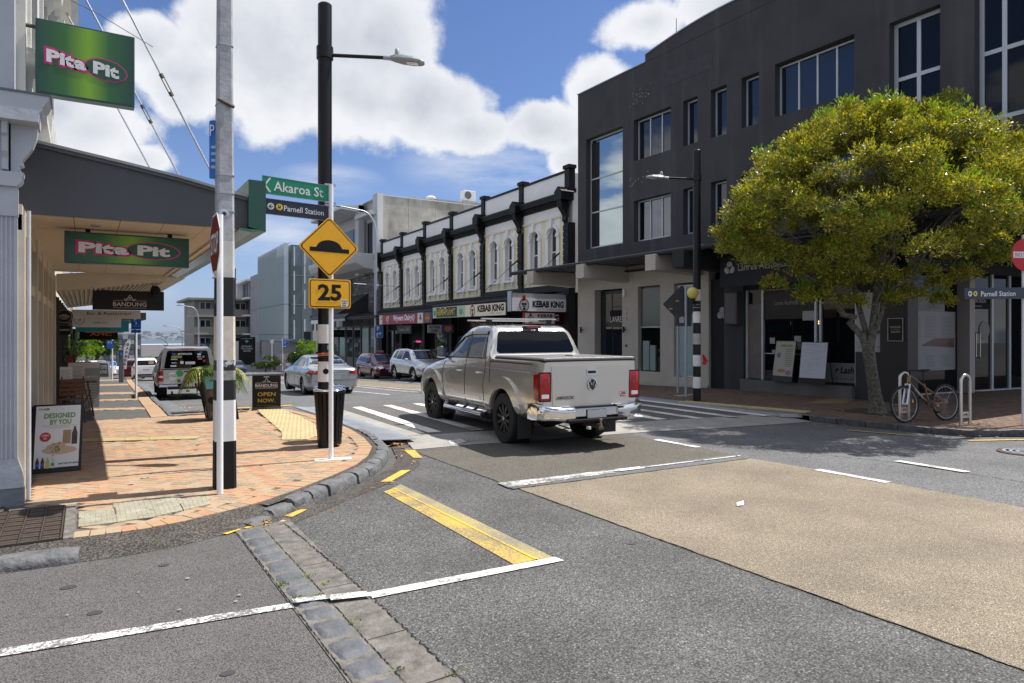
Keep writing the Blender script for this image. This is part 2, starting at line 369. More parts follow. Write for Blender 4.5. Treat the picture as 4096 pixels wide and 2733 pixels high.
def offset_line(pl,d):
    out = []
    for i,p in enumerate(pl):
        a = Vector(pl[max(0,i - 1)]); b = Vector(pl[min(len(pl) - 1,i + 1)]); t = (b - a).normalized(); out.append((p[0] + t.y * d,p[1] - t.x * d))
    return out
def resample(pl,step):
    out = [Vector(pl[0])]; acc = 0
    L_ = [Vector(p) for p in pl]; tot = sum((b - a).length for a,b in zip(L_,L_[1:])); n = max(1,round(tot / step)); st = tot / n
    pos = 0; i = 0; segp = 0
    lens = [(b - a).length for a,b in zip(L_,L_[1:])]; cum = np.cumsum([0] + lens)
    return [tuple(Vector((float(np.interp(t,cum,[p[0] for p in L_])),float(np.interp(t,cum,[p[1] for p in L_]))))) for t in np.linspace(0,tot,n + 1)]
# ------------------------------------------------------------ ground
ground = sheet('ground',[(-400,-60),(900,-60),(900,300),(-400,300)],-.012,M['asphB'],kind='structure')
road = sheet('road',[(4.12,-12),(4.12,9.3),(4.3,16.3),(3.9,16.6),(1.3,15.7),(1.9,30),(2.9,62),(5.5,120),(21,125),(17.5,60),(16.4,30),(16,17.6),(12.4,15.8),(12.3,8.3),(12.35,7.2),(12.6,5.7),(13.6,5.05),(16,4.5),(60,3),(60,-12)],0,M['asphC'],kind='structure')
sheet('road_surface',[(1.6,-12),(1.6,6.6),(2.4,7.2),(3.2,8.0),(3.9,9.3),(4.12,9.35),(4.12,-12)],.003,M['asphA'],road)
sheet('tan_surfacing',jag([(4.12,-2),(4.12,6.45),(7.86,6.3),(7.95,5.3),(7.98,-2)],.010),.010,M['tan'],road,label='tan chip surfacing')
sheet('brown_surfacing',jag([(4.12,6.78),(4.12,9.42),(8.0,8.95),(7.93,6.55)],.014),.008,M['brown'],road,label='brown chip surfacing')
sheet('gutter',[(1.1,6.30),(1.45,6.55),(2.0,7.05),(2.6,7.55),(3.0,7.95),(3.4,8.4),(3.7,8.95),(4.0,9.9),(4.15,9.9),(4.13,9.2),(3.75,8.3),(3.2,7.65),(2.3,6.95),(1.6,6.35)],.006,M['asphD'],road,label='dark asphalt gutter')
side = sheet('side_road',[(-40,-12),(-40,6.1),(-.5,6.3),(.3,6.28),(1.0,6.33),(1.24,6.4),(1.24,-12)],.002,M['asphB'],kind='structure')
sheet('tan_surfacing',[(10.6,19),(10.7,24),(11.5,60),(13.6,60),(13.0,36),(12.3,22),(12,19)],.007,M['tan'],road,label='tan median further down the street')
# verge strips of asphalt round the bricks on the corner
BE = [(-.64,6.47),(-.09,6.47),(.21,6.45),(.45,6.47),(.7,6.53),(1.0,6.67),(1.4,6.86),(1.87,7.25),(2.4,7.74),(2.85,8.22),(3.2,8.75),(3.5,9.4),(3.7,10.3),(3.83,11.3),(3.88,12.5),(3.89,14.2),(3.88,15.3),(3.72,15.95),(3.2,16.15)]
SW = .12
foot = sheet('pavement',BE + [(2.0,15.9),(1.4,15.55),(-.6,15.55),(-.6,8.0)],SW - .012,M['mortar'],kind='structure')
apron = offset_line(BE[:7],.20)
b = MB(); ap_o = [(-12,6.0)] + offset_line(BE[:8],.30); ap_i = [(-12,6.6)] + BE[:8]; n = len(ap_o)
b.add([(x,y,SW - .004) for x,y in ap_i] + [(x * .5 + c * .5,y * .5 + d * .5,.075) for (x,y),(c,d) in zip(ap_i,ap_o)] + [(x,y,.004) for x,y in ap_o],[(i,i + 1,n + i + 1,n + i) for i in range(n - 1)] + [(n + i,n + i + 1,2 * n + i + 1,2 * n + i) for i in range(n - 1)])
b.add([(-12,6.6,SW - .004),(-.64,6.47,SW - .004),(-.64,8.05,SW - .004),(-12,8.05,SW - .004)],[(0,1,2,3)])
wset(b.build('asphalt_apron',M['asphD'],foot),'rough asphalt apron')
strip_o = offset_line(BE[6:17],.13)
b = MB(); n = len(strip_o)
for i in range(n - 1):
    a,c = BE[6 + i],BE[7 + i]; d,e = strip_o[i + 1],strip_o[i]
    b.add([(a[0],a[1],SW - .005),(c[0],c[1],SW - .005),(d[0],d[1],SW - .01),(e[0],e[1],SW - .01)],[(0,1,2,3)])
b.build('asphalt_strip',M['asphD'],foot)
# kerb stones round the corner
def kerb_stones(line,parent,width=.15,h=.13,step=.30,m='basalt',base=0.,drop0=0):
    pts = resample(line,step)
    for i in range(len(pts) - 1):
        a,c = Vector(pts[i]),Vector(pts[i + 1]); t = (c - a).normalized(); nrm = Vector((t.y,-t.x))
        g = .006 + random.random() * .01; a2 = a + t * g; c2 = c - t * g; hh = h + random.uniform(-.008,.008)
        if i < drop0: hh = .05 + h * .6 * (i / drop0)
        w2 = width + random.uniform(-.012,.012); z0 = gz(a.y) + base - .2
        b = MB(); nx = 5; ny = 3; vs = []; fs = []
        prof = [(0,hh),(w2 * .35,hh + .004),(w2 * .8,hh - .004),(w2,hh - .03),(w2 + .012,.02),(w2 + .012,-.2 + .2 * 0)]
        for k in range(nx + 1):
            q = a2 + (c2 - a2) * (k / nx); e = .012 if k in (0,nx) else 0
            for (o_,z) in prof:
                oo = o_ + random.uniform(-.007,.007); qq = q + nrm * (oo - (e if o_ > w2 * .5 else -e * .3))
                vs.append((qq.x,qq.y,z0 + .2 + z + random.uniform(-.005,.005) - e * (1 if z > 0 else 0)))
        m_ = len(prof)
        for k in range(nx):
            for j in range(m_ - 1): fs.append((k * m_ + j,k * m_ + j + 1,(k + 1) * m_ + j + 1,(k + 1) * m_ + j))
        fs += [tuple(range(m_))[::-1],tuple(nx * m_ + j for j in range(m_)),tuple([k * m_ for k in range(nx + 1)] + [k * m_ + m_ - 1 for k in range(nx,-1,-1)])]
        b.add(vs,fs).build('kerb_stone',M[m],parent,smooth=50)
kerb = thing('kerb',None,None); kerb['kind'] = 'structure'
kerb_stones(offset_line([(1.12,6.60)] + BE[6:14],.09),kerb,drop0=2,step=.31)
kerb_stones([(-1.9,6.55),(-1.2,6.45),(-.62,6.36),(-.02,6.32)],kerb,width=.16,h=.10,step=.62)
sheet('kerb_mortar',strip_o[0:1] + strip_o + offset_line(BE[6:17],.20)[::-1],.05,M['concd'],kerb)
# brick fields
def brick_field(parent,poly,ang,L_=.2,W_=.1,gap=.006,z=SW,near=300,yz=True,holes=(),mats=BR,pick=(3,4,3,2,4),h=.03,seed=3):
    rnd = random.Random(seed); bb = []
    ca,sa = math.cos(ang),math.sin(ang); xs = [p[0] for p in poly]; ys = [p[1] for p in poly]
    cx,cy = sum(xs) / len(xs),sum(ys) / len(ys); rad = max(math.hypot(p[0] - cx,p[1] - cy) for p in poly) + .5; n = int(rad / W_) + 2
    for i in range(-n,n):
        for j in range(-n,n):
            k = (i - j) % 4                     # herringbone on a W grid: 0 = head of a flat brick, 2 = foot of an upright one
            if k == 0: u0,v0,u1,v1 = i,j,i + 2,j + 1
            elif k == 3: u0,v0,u1,v1 = i,j,i + 1,j + 2
            else: continue
            u0,v0,u1,v1 = [q * W_ for q in (u0,v0,u1,v1)]
            uc,vc = (u0 + u1) / 2,(v0 + v1) / 2; X,Y = cx + uc * ca - vc * sa,cy + uc * sa + vc * ca
            if not inside((X,Y),poly): continue
            if any(inside((X,Y),hpoly) for hpoly in holes): continue
            bb.append((X,Y,(u1 - u0),(v1 - v0)))
    wts = [m_ for m_,c in zip(range(len(mats)),pick) for _ in range(c)]
    bb.sort(key=lambda q: math.hypot(q[0],q[1]))
    view = [q for q in bb if inside_view(q[0],q[1])]; rest = [q for q in bb if not inside_view(q[0],q[1])]
    single = view[:near]; joined = view[near:] + rest
    meshes = {}
    def bm_(flip,mi):
        key = (flip,mi)
        if key not in meshes:
            a,c = (L_ / 2 - gap / 2,W_ / 2 - gap / 2) if not flip else (W_ / 2 - gap / 2,L_ / 2 - gap / 2); e = .004
            me = bpy.data.meshes.new('brick')
            me.from_pydata([(-a,-c,-h),(a,-c,-h),(a,c,-h),(-a,c,-h),(-a,-c,-e),(a,-c,-e),(a,c,-e),(-a,c,-e),(-a + e,-c + e,0),(a - e,-c + e,0),(a - e,c - e,0),(-a + e,c - e,0)],[],
                           [(8,9,10,11),(4,5,9,8),(5,6,10,9),(6,7,11,10),(7,4,8,11),(0,1,5,4),(1,2,6,5),(2,3,7,6),(3,0,4,7)])
            me.materials.append(mats[mi]); meshes[key] = me
        return meshes[key]
    o0 = org(parent)
    for (X,Y,lu,lv) in single:
        o = link('brick',bm_(lv > lu,rnd.choice(wts)),parent,(0,0,0)); o.location = (X - o0[0],Y - o0[1],gz(Y) + z + rnd.uniform(-.0025,.0015) - o0[2]); o.rotation_euler = (rnd.gauss(0,.006),rnd.gauss(0,.006),ang)
    b = MB()
    for (X,Y,lu,lv) in joined:
        b.m = rnd.choice(wts); a,c = lu / 2 - gap / 2,lv / 2 - gap / 2; zz = gz(Y) + z + rnd.uniform(-.003,.001)
        P = [(X + u * ca - v * sa,Y + u * sa + v * ca) for u,v in ((-a,-c),(a,-c),(a,c),(-a,c))]
        b.add([(p[0],p[1],zz) for p in P] + [(p[0],p[1],zz - h) for p in P],[(0,1,2,3),(0,4,5,1),(1,5,6,2),(2,6,7,3),(3,7,4,0)])
    if b.f: wset(b.build('brick_paving',mats,parent),kind='stuff')
def inside_view(x,y):
    c,s_ = math.cos(YAW),math.sin(YAW); d = x * s_ + y * c; u = x * c - y * s_
    return d > .5 and abs(u / d) < .76 and (CAMZ / d) < .51
TW = [(-.04,6.78),(.47,6.79),(1.01,7.03),(1.04,7.36),(.77,7.57),(.23,7.59),(.23,7.33),(-.04,7.37)]
GR = [(-.7,6.47),(-.08,6.47),(-.08,7.78),(-.5,7.9),(-.7,7.6)]
inner = offset_line(BE,-.20)
LPOLY = inner + [(2.0,15.9),(1.4,15.55),(-.5,15.55),(-.5,7.9),(-.07,7.75)]
TY = [(3.57,14.15),(3.50,12.3),(3.15,10.9),(2.90,10.56),(2.55,10.7),(2.75,11.6),(3.0,14.2)]
TS = [(-.5,12.2),(1.46,11.5),(1.48,11.85),(-.5,12.6)]
SHD = [(-.5,7.95),(-.13,7.95),(-.13,11.5),(-.5,11.5)]
brick_field(foot,LPOLY,R(45) + .02,holes=[TW,GR,TY,TS])
def course(line,depth,parent,w=.115,z=SW,inward=-1,seed=5):
    """soldier course: bricks standing side by side across the line"""
    rnd = random.Random(seed); pts = resample(line,w)
    for i in range(len(pts) - 1):
        a,c = Vector(pts[i]),Vector(pts[i + 1]); t = (c - a).normalized(); nn = Vector((t.y,-t.x)) * inward; g = .004
        z0 = gz(a.y) + z + rnd.uniform(0,.004); P = [a + t * g,c - t * g,c - t * g + nn * depth,a + t * g + nn * depth]
        if i > 0 and False: pass
        MB().add([(p.x,p.y,z0) for p in P] + [(p.x,p.y,z0 - .04) for p in P],[(0,1,2,3),(0,4,5,1),(1,5,6,2),(2,6,7,3),(3,7,4,0)]).build('edging_brick',BR[rnd.choice((0,0,1,1,3,4,2))],parent)
course(BE[1:],.19,foot)
# tactile pads
def tactile(name,poly,m,parent,z=SW,dx=.3,rib='bars',ang=0,base=.008,step=.06):
    b = MB(); b.prism(poly,'z',z - .02,z + base)
    xs = [p[0] for p in poly]; ys = [p[1] for p in poly]; cx,cy = sum(xs) / len(xs),sum(ys) / len(ys); ca,sa = math.cos(ang),math.sin(ang); n = int(3 / step)
    for i in range(-n,n):
        for j in range(-n,n):
            u,v = i * step,j * step; X,Y = cx + u * ca - v * sa,cy + u * sa + v * ca
            if not inside((X,Y),poly): continue
            r = step * .3; rl = r if rib == 'dots' else step * .5
            P = [(X + a_ * ca - c_ * sa,Y + a_ * sa + c_ * ca) for a_,c_ in ((-rl,-r),(rl,-r),(rl,r),(-rl,r))]
            Q = [(X + a_ * ca - c_ * sa,Y + a_ * sa + c_ * ca) for a_,c_ in ((-rl * .8,-r * .6),(rl * .8,-r * .6),(rl * .8,r * .6),(-rl * .8,r * .6))]
            b.add([(p[0],p[1],z + base) for p in P] + [(p[0],p[1],z + base + .005) for p in Q],[(4,5,6,7),(0,1,5,4),(1,2,6,5),(2,3,7,6),(3,0,4,7)])
    return b.build(name,m,parent)
tiles = [((-.035,6.79),(.225,6.79),(.225,7.07),(-.035,7.08)),((-.035,7.09),(.225,7.08),(.225,7.32),(-.035,7.36)),
         ((.235,6.79),(.50,6.81),(.50,7.08),(.235,7.07)),((.235,7.08),(.50,7.09),(.50,7.35),(.235,7.33)),((.235,7.34),(.50,7.36),(.50,7.58),(.235,7.58)),
         ((.51,6.82),(.76,6.93),(.76,7.10),(.51,7.09)),((.51,7.10),(.76,7.11),(.76,7.36),(.51,7.36)),((.51,7.37),(.76,7.37),(.76,7.56),(.51,7.58)),
         ((.77,6.93),(1.01,7.04),(1.02,7.20),(.77,7.18)),((.77,7.19),(1.02,7.21),(1.04,7.35),(.77,7.43))]
for t_ in tiles: tactile('tactile_tile',list(t_),M['tactw'],foot,step=.042)
for k in range(6):
    x0 = -.46 + k * .325; y0 = 12.27 - k * .125; tactile('tactile_tile',[(x0,y0),(x0 + .315,y0 - .12),(x0 + .315,y0 + .2),(x0,y0 + .32)],M['tactile'],foot,ang=-.37,step=.055)
tactile('tactile_tile',TY,M['tactile'],foot,ang=R(75),step=.07)
tactile('tactile_tile',[(3.0,14.22),(3.57,14.17),(3.6,15.1),(3.1,15.2)],M['tactile'],foot,ang=R(75),step=.07)
# access cover at the corner
gt = thing('access_cover','brown iron grid cover set in the pavement by the fluted pilaster','drain cover',(-.4,7.1,SW))
MB().box(-.72,-.165,6.5,7.72,SW - .03,SW - .004).build('frame',M['iron'],gt)
b = MB()
for i in range(9):
    y = 6.5 + i * .1525
    b.box(-.72,-.165,y - .006,y + .006,SW - .004,SW + .010)
for i in range(5):
    x = -.165 - i * .139
    b.box(x - .006,x + .006,6.5,7.72,SW - .004,SW + .011)
b.build('grid',M['iron'],gt)
for i in range(8):
    for j in range(4):
        x0,y0 = -.165 - j * .139 - .130,6.5 + i * .1525 + .012
        for q in (0,.07): MB().box(x0,x0 + .12,y0 + q,y0 + q + .058,SW - .004,SW + .003).build('panel',M['iron'],gt,bevel=.008,seg=1)
MB().box(-.155,-.075,6.49,7.74,SW - .05,SW + .006).build('concrete_surround',M['concd'],foot,bevel=.008)
# basalt channel setts + concrete channel
chan = thing('channel',None,None); chan['kind'] = 'structure'
sheet('channel_bed',[(1.10,-6),(1.12,6.4),(1.62,6.55),(1.60,5.0),(1.60,-6)],.008,M['concd'],chan)
y = 6.34; rnd = random.Random(11)
while y > .6:
    ln = rnd.choice((.20,.22,.25,.26,.29)); b = MB(); nx,ny = 6,5; vs = []
    for i in range(nx + 1):
        for j in range(ny + 1):
            u = i / nx; v = j / ny; e = min(u,1 - u,v,1 - v)
            x = 1.135 + .205 * u + (rnd.uniform(-.011,.011)) + (.012 if (i in (0,nx) and j in (0,ny)) else 0) * (1 if i == 0 else -1)
            yy = y - ln * v + .008 + rnd.uniform(-.007,.007) - (.02 if v == 1 else 0) * 0
            vs.append((x,yy - (0 if v < 1 else -.012),.010 + (.014 if e > .12 else .002 if e > 0 else -.012) + rnd.uniform(-.003,.004)))
    b.add(vs,[(i * (ny + 1) + j,(i + 1) * (ny + 1) + j,(i + 1) * (ny + 1) + j + 1,i * (ny + 1) + j + 1) for i in range(nx) for j in range(ny)])
    b.build('sett',M['granite'],chan,smooth=60); y -= ln + .012
def crack(line,w,z,parent,name='crack',amp=.02,step=.035):
    pts = resample(line,step); rnd = random.Random(len(pts)); b = MB(); L2 = []; R2 = []
    for i,p in enumerate(pts):
        j = rnd.uniform(-amp,amp); ww = w * rnd.uniform(.25,1.3); L2.append((p[0] + j - ww / 2,p[1] + rnd.uniform(-.008,.008))); R2.append((p[0] + j + ww / 2,p[1] + rnd.uniform(-.008,.008)))
    n = len(pts); b.add([(x,y,gz(y) + z) for x,y in L2] + [(x,y,gz(y) + z) for x,y in R2],[(i,i + 1,n + i + 1,n + i) for i in range(n - 1)])
    return b.build(name,M['blackm'],parent)
crack([(1.60,2.4),(1.60,4.4),(1.58,5.4),(1.54,6.45)],.010,.013,chan,amp=.010,step=.022)
crack([(1.13,1.5),(1.125,6.3)],.007,.0125,chan,amp=.004,step=.025); crack([(1.352,1.5),(1.352,6.3)],.006,.0125,chan,amp=.004,step=.025)
for yy in (5.15,4.62,3.72,3.1): MB().add([(1.36,yy,.0115),(1.6,yy + .01,.0115),(1.6,yy + .016,.0115),(1.36,yy + .004,.0115)],[(0,1,2,3)]).build('joint',M['blackm'],chan)
crack([(4.12,1.0),(4.11,9.3)],.006,.0145,road,amp=.004,step=.05)
b = MB(); rnd = random.Random(5)      # moss and weeds in the joints
for cx,cy,n in ((1.16,4.86,40),(1.34,4.9,30),(1.17,4.55,30),(1.36,4.42,30),(1.36,3.98,14),(1.37,3.3,14),(1.6,3.1,20),(1.42,4.7,10),(1.2,4.85,30),(1.27,4.88,30),(1.3,4.52,20)):
    for _ in range(n):
        x,y = cx + rnd.gauss(0,.022),cy + rnd.gauss(0,.012); a = rnd.uniform(0,6.3); s_ = rnd.uniform(.006,.014); h = rnd.uniform(.015,.035)
        b.add([(x,y,h * .5),(x + s_ * math.cos(a),y + s_ * math.sin(a),h),(x - s_ * math.sin(a),y + s_ * math.cos(a),h * .9)],[(0,1,2)])
wset(b.build('weeds',mat('weed_green',(.16,.22,.03),.6)),'small green weeds growing in the channel joints',kind='stuff')
# road markings
mk = thing('road_markings',None,None); mk['kind'] = 'structure'
def mark(name,poly,m,z=.014,parent=mk): return sheet(name,poly,z,M[m],parent)
mark('white_line',[(1.60,4.40),(3.10,4.33),(3.11,4.225),(1.60,4.29)],'roadw',.012)
mark('white_line',[(1.345,4.455),(1.59,4.39),(1.59,4.29),(1.345,4.355)],'roadw',.030)
mark('white_line',[(1.13,4.50),(1.345,4.455),(1.345,4.375),(1.13,4.42)],'roadc',.036)
mark('white_line',[(-.45,4.70),(1.13,4.50),(1.13,4.415),(-.45,4.59)],'roadc',.010)
mark('white_line',[(-3.5,5.1),(-.45,4.70),(-.45,4.59),(-3.5,4.95)],'roadc',.010)
mark('yellow_band',[(2.785,7.12),(2.93,7.22),(2.94,4.36),(2.74,4.36)],'roady',.009)
mark('yellow_band',[(2.94,7.23),(3.09,7.38),(3.09,4.34),(2.95,4.35)],'roadyf',.009)
mark('yellow_line',[(2.925,7.22),(2.950,7.23),(2.962,4.36),(2.932,4.36)],'roadyb',.0125)
for q in ([(4.03,9.50),(4.17,9.42),(4.0,8.76),(3.89,8.82)],[(3.41,8.11),(3.51,8.05),(3.04,7.55),(2.93,7.60)],[(1.61,6.67),(1.78,6.85),(1.86,6.79),(1.66,6.59)],
          [(.99,6.40),(1.12,6.46),(1.18,6.42),(1.04,6.32)],[(1.19,6.48),(1.42,6.56),(1.46,6.50),(1.22,6.42)]): mark('yellow_dash',q,'roadyb',.013)
mark('white_line',[(4.05,6.80),(4.03,6.53),(4.7,6.53),(4.7,6.74)],'roadw2',.020)
mark('white_line',[(4.7,6.74),(4.7,6.53),(5.6,6.52),(5.6,6.70)],'roadw2',.021)
mark('grey_seal',[(4.05,6.80),(4.05,6.46),(7.86,6.30),(7.86,6.60)],'asphC',.016)
mark('white_line',[(4.3,6.72),(7.85,6.50),(7.85,6.46),(4.3,6.66)],'roadw',.024)
mark('white_line',[(5.7,6.66),(6.1,6.64),(6.1,6.52),(5.7,6.54)],'roadw',.026)
for y1 in (8.23,5.33,2.4,-.5): mark('lane_dash',[(7.86,y1),(7.98,y1),(8.0,y1 - .9),(7.88,y1 - .9)],'roadw',.016)
for y1 in (5.13,2.2): mark('lane_dash',[(9.34,y1),(9.46,y1 - .04),(9.46,y1 - .9),(9.33,y1 - .88)],'roadw')
mark('lane_line',[(8.50,21.4),(8.62,21.4),(9.0,40),(8.9,40)],'roadw',.012); mark('lane_line',[(9.75,21.0),(9.85,21),(10.5,34),(10.4,34)],'roadw',.012)
mark('lane_line',[(10.5,19),(10.6,19),(11.4,60),(11.3,60)],'roadw',.012); mark('lane_line',[(13.25,24),(13.35,24),(14.5,60),(14.4,60)],'roadw',.012)
mark('yellow_line',[(2.2,21.6),(4.3,21.2),(4.3,21.3),(2.2,21.7)],'roadyb',.012)
for q in ([(2.75,18.4),(3.6,18.25),(3.6,18.6),(2.75,18.75)],[(2.85,17.7),(3.7,17.55),(3.7,17.7),(2.85,17.85)],[(4.25,18.3),(4.65,18.25),(4.65,18.6),(4.25,18.65)],[(4.9,17.2),(5.2,17.2),(5.2,17.5),(4.9,17.5)]): mark('yellow_mark',q,'roadyb',.012)
mark('yellow_line',[(11.6,7.2),(11.66,7.25),(12.0,6.2),(11.95,6.15)],'roadyb'); mark('yellow_line',[(12.15,5.45),(12.2,5.5),(13.3,4.95),(13.25,4.9)],'roadyb')
crack([(8.6,8.3),(8.75,7.2),(8.9,6.2),(9.3,5.2),(9.35,3.5)],.012,.004,road,amp=.03,step=.07); crack([(4.12,9.35),(6.0,9.15),(7.9,8.98)],.014,.012,road,amp=.012,step=.06)
# crossing table
tb = MB(); TZ = .06
tabp = [(4.42,10.5),(12.25,9.3),(12.25,15.5),(4.5,15.7)]
crossing = MB().prism(tabp,'z',-.1,TZ).build('crossing_table',M['table']); crossing['kind'] = 'structure'
def ramp(pl,pt,m,name):
    n = len(pl); MB().add([(x,y,.008) for x,y in pl] + [(x,y,TZ + .001) for x,y in pt] + [(x,y,-.05) for x,y in pl],[(i,i + 1,n + i + 1,n + i) for i in range(n - 1)]).build(name,m,crossing)
ramp([(4.18,9.47),(5.0,9.44),(8.5,8.98),(10.0,8.62),(12.2,8.3)],[(4.42,10.5),(5.2,10.38),(8.5,9.87),(10.0,9.64),(12.25,9.3)],mat('concrete_ramp',(.34,.325,.30),.85,var=(3,.25),bump=(60,.3)),'ramp')
ramp([(4.5,16.35),(12.2,16.2)],[(4.5,15.7),(12.25,15.5)],M['table'],'ramp')
MB().add([(4.18,9.47,.0),(4.42,10.5,TZ),(4.42,10.5,-.05),(4.18,9.47,-.05)],[(0,1,2,3)]).build('ramp_side',M['concrete'],crossing)
MB().prism([(4.40,10.45),(4.75,10.40),(4.85,15.6),(4.45,15.65)],'z',TZ,TZ + .003).build('concrete_edge',M['concrete'],crossing)
for k in range(10):
    x = 4.96 + k * .755; ye = [10.6,10.45,10.3,10.15,10.05,9.95,9.80,9.5,9.3,9.1][k]; yt = TZ + .008
    dx = .18 - k * .012
    mm = M['roadw'] if k % 3 else worn('zebra_white_paint%d' % k,(.74,.73,.70),(.2,.195,.19),.8,9)
    MB().add([(x - .02,ye,yt),(x + .22,ye - .03,yt),(x + .24 + dx,15.15,yt),(x + .03 + dx,15.18,yt)],[(0,1,2,3)]).build('zebra_stripe',mm,crossing)
MB().add([(4.82,9.50,.015),(5.45,9.66,.030),(5.02,9.98,.042),(4.98,9.98,.042)],[(0,1,2,3)]).build('ramp_arrow',M['roadw2'],crossing)
MB().add([(6.9,9.25,.016),(7.6,9.35,.03),(7.1,9.8,.045),(7.05,9.8,.045)],[(0,1,2,3)]).build('ramp_arrow',M['roadw2'],crossing)
# checker plate bridging the gutter
pl = thing('steel_plate','ribbed grey steel plate bridging the gutter beside the zebra crossing','cover plate',(4.1,12,.1))
def gutter_plate(y0,y1,name):
    b = MB(); n = 10; vs = []
    for i in range(n + 1):
        y = y0 + (y1 - y0) * i / n; xi = float(np.interp(y,[9.9,10.6,11.5,12.8,14.2,15.5],[3.80,3.86,3.93,3.96,3.97,3.93])); xo = float(np.interp(y,[9.9,15.5],[4.44,4.46]))
        vs += [(xi,y,.118),(xo,y,.085),(xo,y,.075),(xi,y,.108)]
    b.add(vs,[(4 * i + a,4 * i + (a + 1) % 4,4 * i + 4 + (a + 1) % 4,4 * i + 4 + a) for i in range(n) for a in range(4)] + [(0,1,2,3),(4 * n,4 * n + 1,4 * n + 2,4 * n + 3)])
    o = b.build(name,M['plate_st'],pl,smooth=20); r_ = MB()
    for k in range(int((y1 - y0) / .045)):
        y = y0 + .03 + k * .045; xi = float(np.interp(y,[9.9,10.6,11.5,12.8,14.2,15.5],[3.80,3.86,3.93,3.96,3.97,3.93])) + .03
        r_.add([(xi,y,.119),(4.41,y,.0875),(4.41,y + .014,.0875),(xi,y + .014,.119),(xi,y + .007,.1215),(4.41,y + .007,.090)],[(0,1,5,4),(4,5,2,3)])
    r_.build('rib',M['plate_st'],o)
gutter_plate(9.97,11.9,'plate'); gutter_plate(11.91,13.8,'plate'); gutter_plate(13.81,15.5,'plate')
# fallen leaves
def litter(name,label,spots,cols,seed):
    rnd = random.Random(seed); b = MB()
    for cx,cy,sx,sy,n,z in spots:
        for _ in range(n):
            x,y = rnd.gauss(cx,sx),rnd.gauss(cy,sy); a = rnd.uniform(0,6.3); l = rnd.uniform(.02,.05); w = l * .3; h = z + rnd.uniform(.004,.02)
            ca,sa = math.cos(a),math.sin(a); b.m = rnd.randrange(len(cols))
            b.add([(x - l * ca,y - l * sa,h),(x + w * sa,y - w * ca,h + rnd.uniform(0,.012)),(x + l * ca,y + l * sa,h + rnd.uniform(-.003,.015)),(x - w * sa,y + w * ca,h)],[(0,1,2,3)])
    return wset(b.build(name,cols),label,kind='stuff')
LC = [mat('dry_leaf_tan',(.38,.22,.09),.7),mat('dry_leaf_red',(.25,.09,.03),.7),mat('dry_leaf_yellow',(.5,.33,.05),.7),mat('dry_leaf_pale',(.5,.38,.24),.7)]
litter('fallen_leaves','dry brown leaves gathered in the gutter and along kerbs',[(4.12,10.15,.10,.22,150,.02),(4.05,9.6,.12,.2,18,.012),(-.35,6.25,.18,.03,22,.012),(1.35,6.5,.12,.06,18,.02),(2.2,7.2,.5,.35,14,.012),
       (3.75,8.85,.05,.3,10,.012),(12.0,7.6,.25,.6,25,.01),(12.6,5.5,.4,.15,16,.01),(2.0,17.5,.15,1.0,22,-.05),(2.3,15.6,.3,.15,60,.12),(13.6,7.2,.7,.7,40,.13),(5,6.5,2.5,2.0,6,.02)],LC,4)
b = MB(); rnd = random.Random(9)
for _ in range(6):
    x,y = rnd.uniform(-.3,1.0),rnd.uniform(4.7,6.1); s_ = rnd.uniform(.006,.014); b.prism(circ(s_,8,x,y,1.3),'z',.012,.0135)
b.build('gum_spot',mat('gum',(.33,.32,.29),.8),side)
rg = random.Random(44)
for _ in range(26):
    x,y = rg.uniform(0,3.4),rg.uniform(7.2,14); 
    if inside((x,y),LPOLY): MB().prism(circ(rg.uniform(.012,.026),8,x,y,1.2),'z',SW + .001,SW + .003).build('gum_spot',mat('dark_gum',(.10,.09,.08),.8),foot)
for x,y,s_ in ((.05,5.0,.035),(.62,3.75,.03),(-.1,5.6,.04),(.5,5.75,.03)): MB().prism(circ(s_,10,x,y,1.3),'z',.004,.006).build('oil_spot',mat('oil_stain',(.05,.05,.055),.6),side)
MB().add([(5.55,4.62,.02),(5.63,4.60,.022),(5.70,4.66,.045),(5.62,4.68,.03)],[(0,1,2,3)]).build('paper_scrap',M['white'],None)
wset(bpy.data.objects['paper_scrap'],'small white paper scrap lying on the tan road surface','litter')
mh = thing('manhole_cover','round iron manhole cover in the pale road near the stone kerb','manhole',(11.6,4.5,0))
MB().lathe([(.33,.002),(.33,.014),(.30,.016),(.0,.016)],(11.68,4.52,0),32).build('rim',M['iron'],mh)
for r_ in (.26,.18,.1): MB().lathe([(r_,.016),(r_,.022),(r_ - .04,.022),(r_ - .04,.016)],(11.68,4.52,0),28).build('ring',M['galv'],mh)
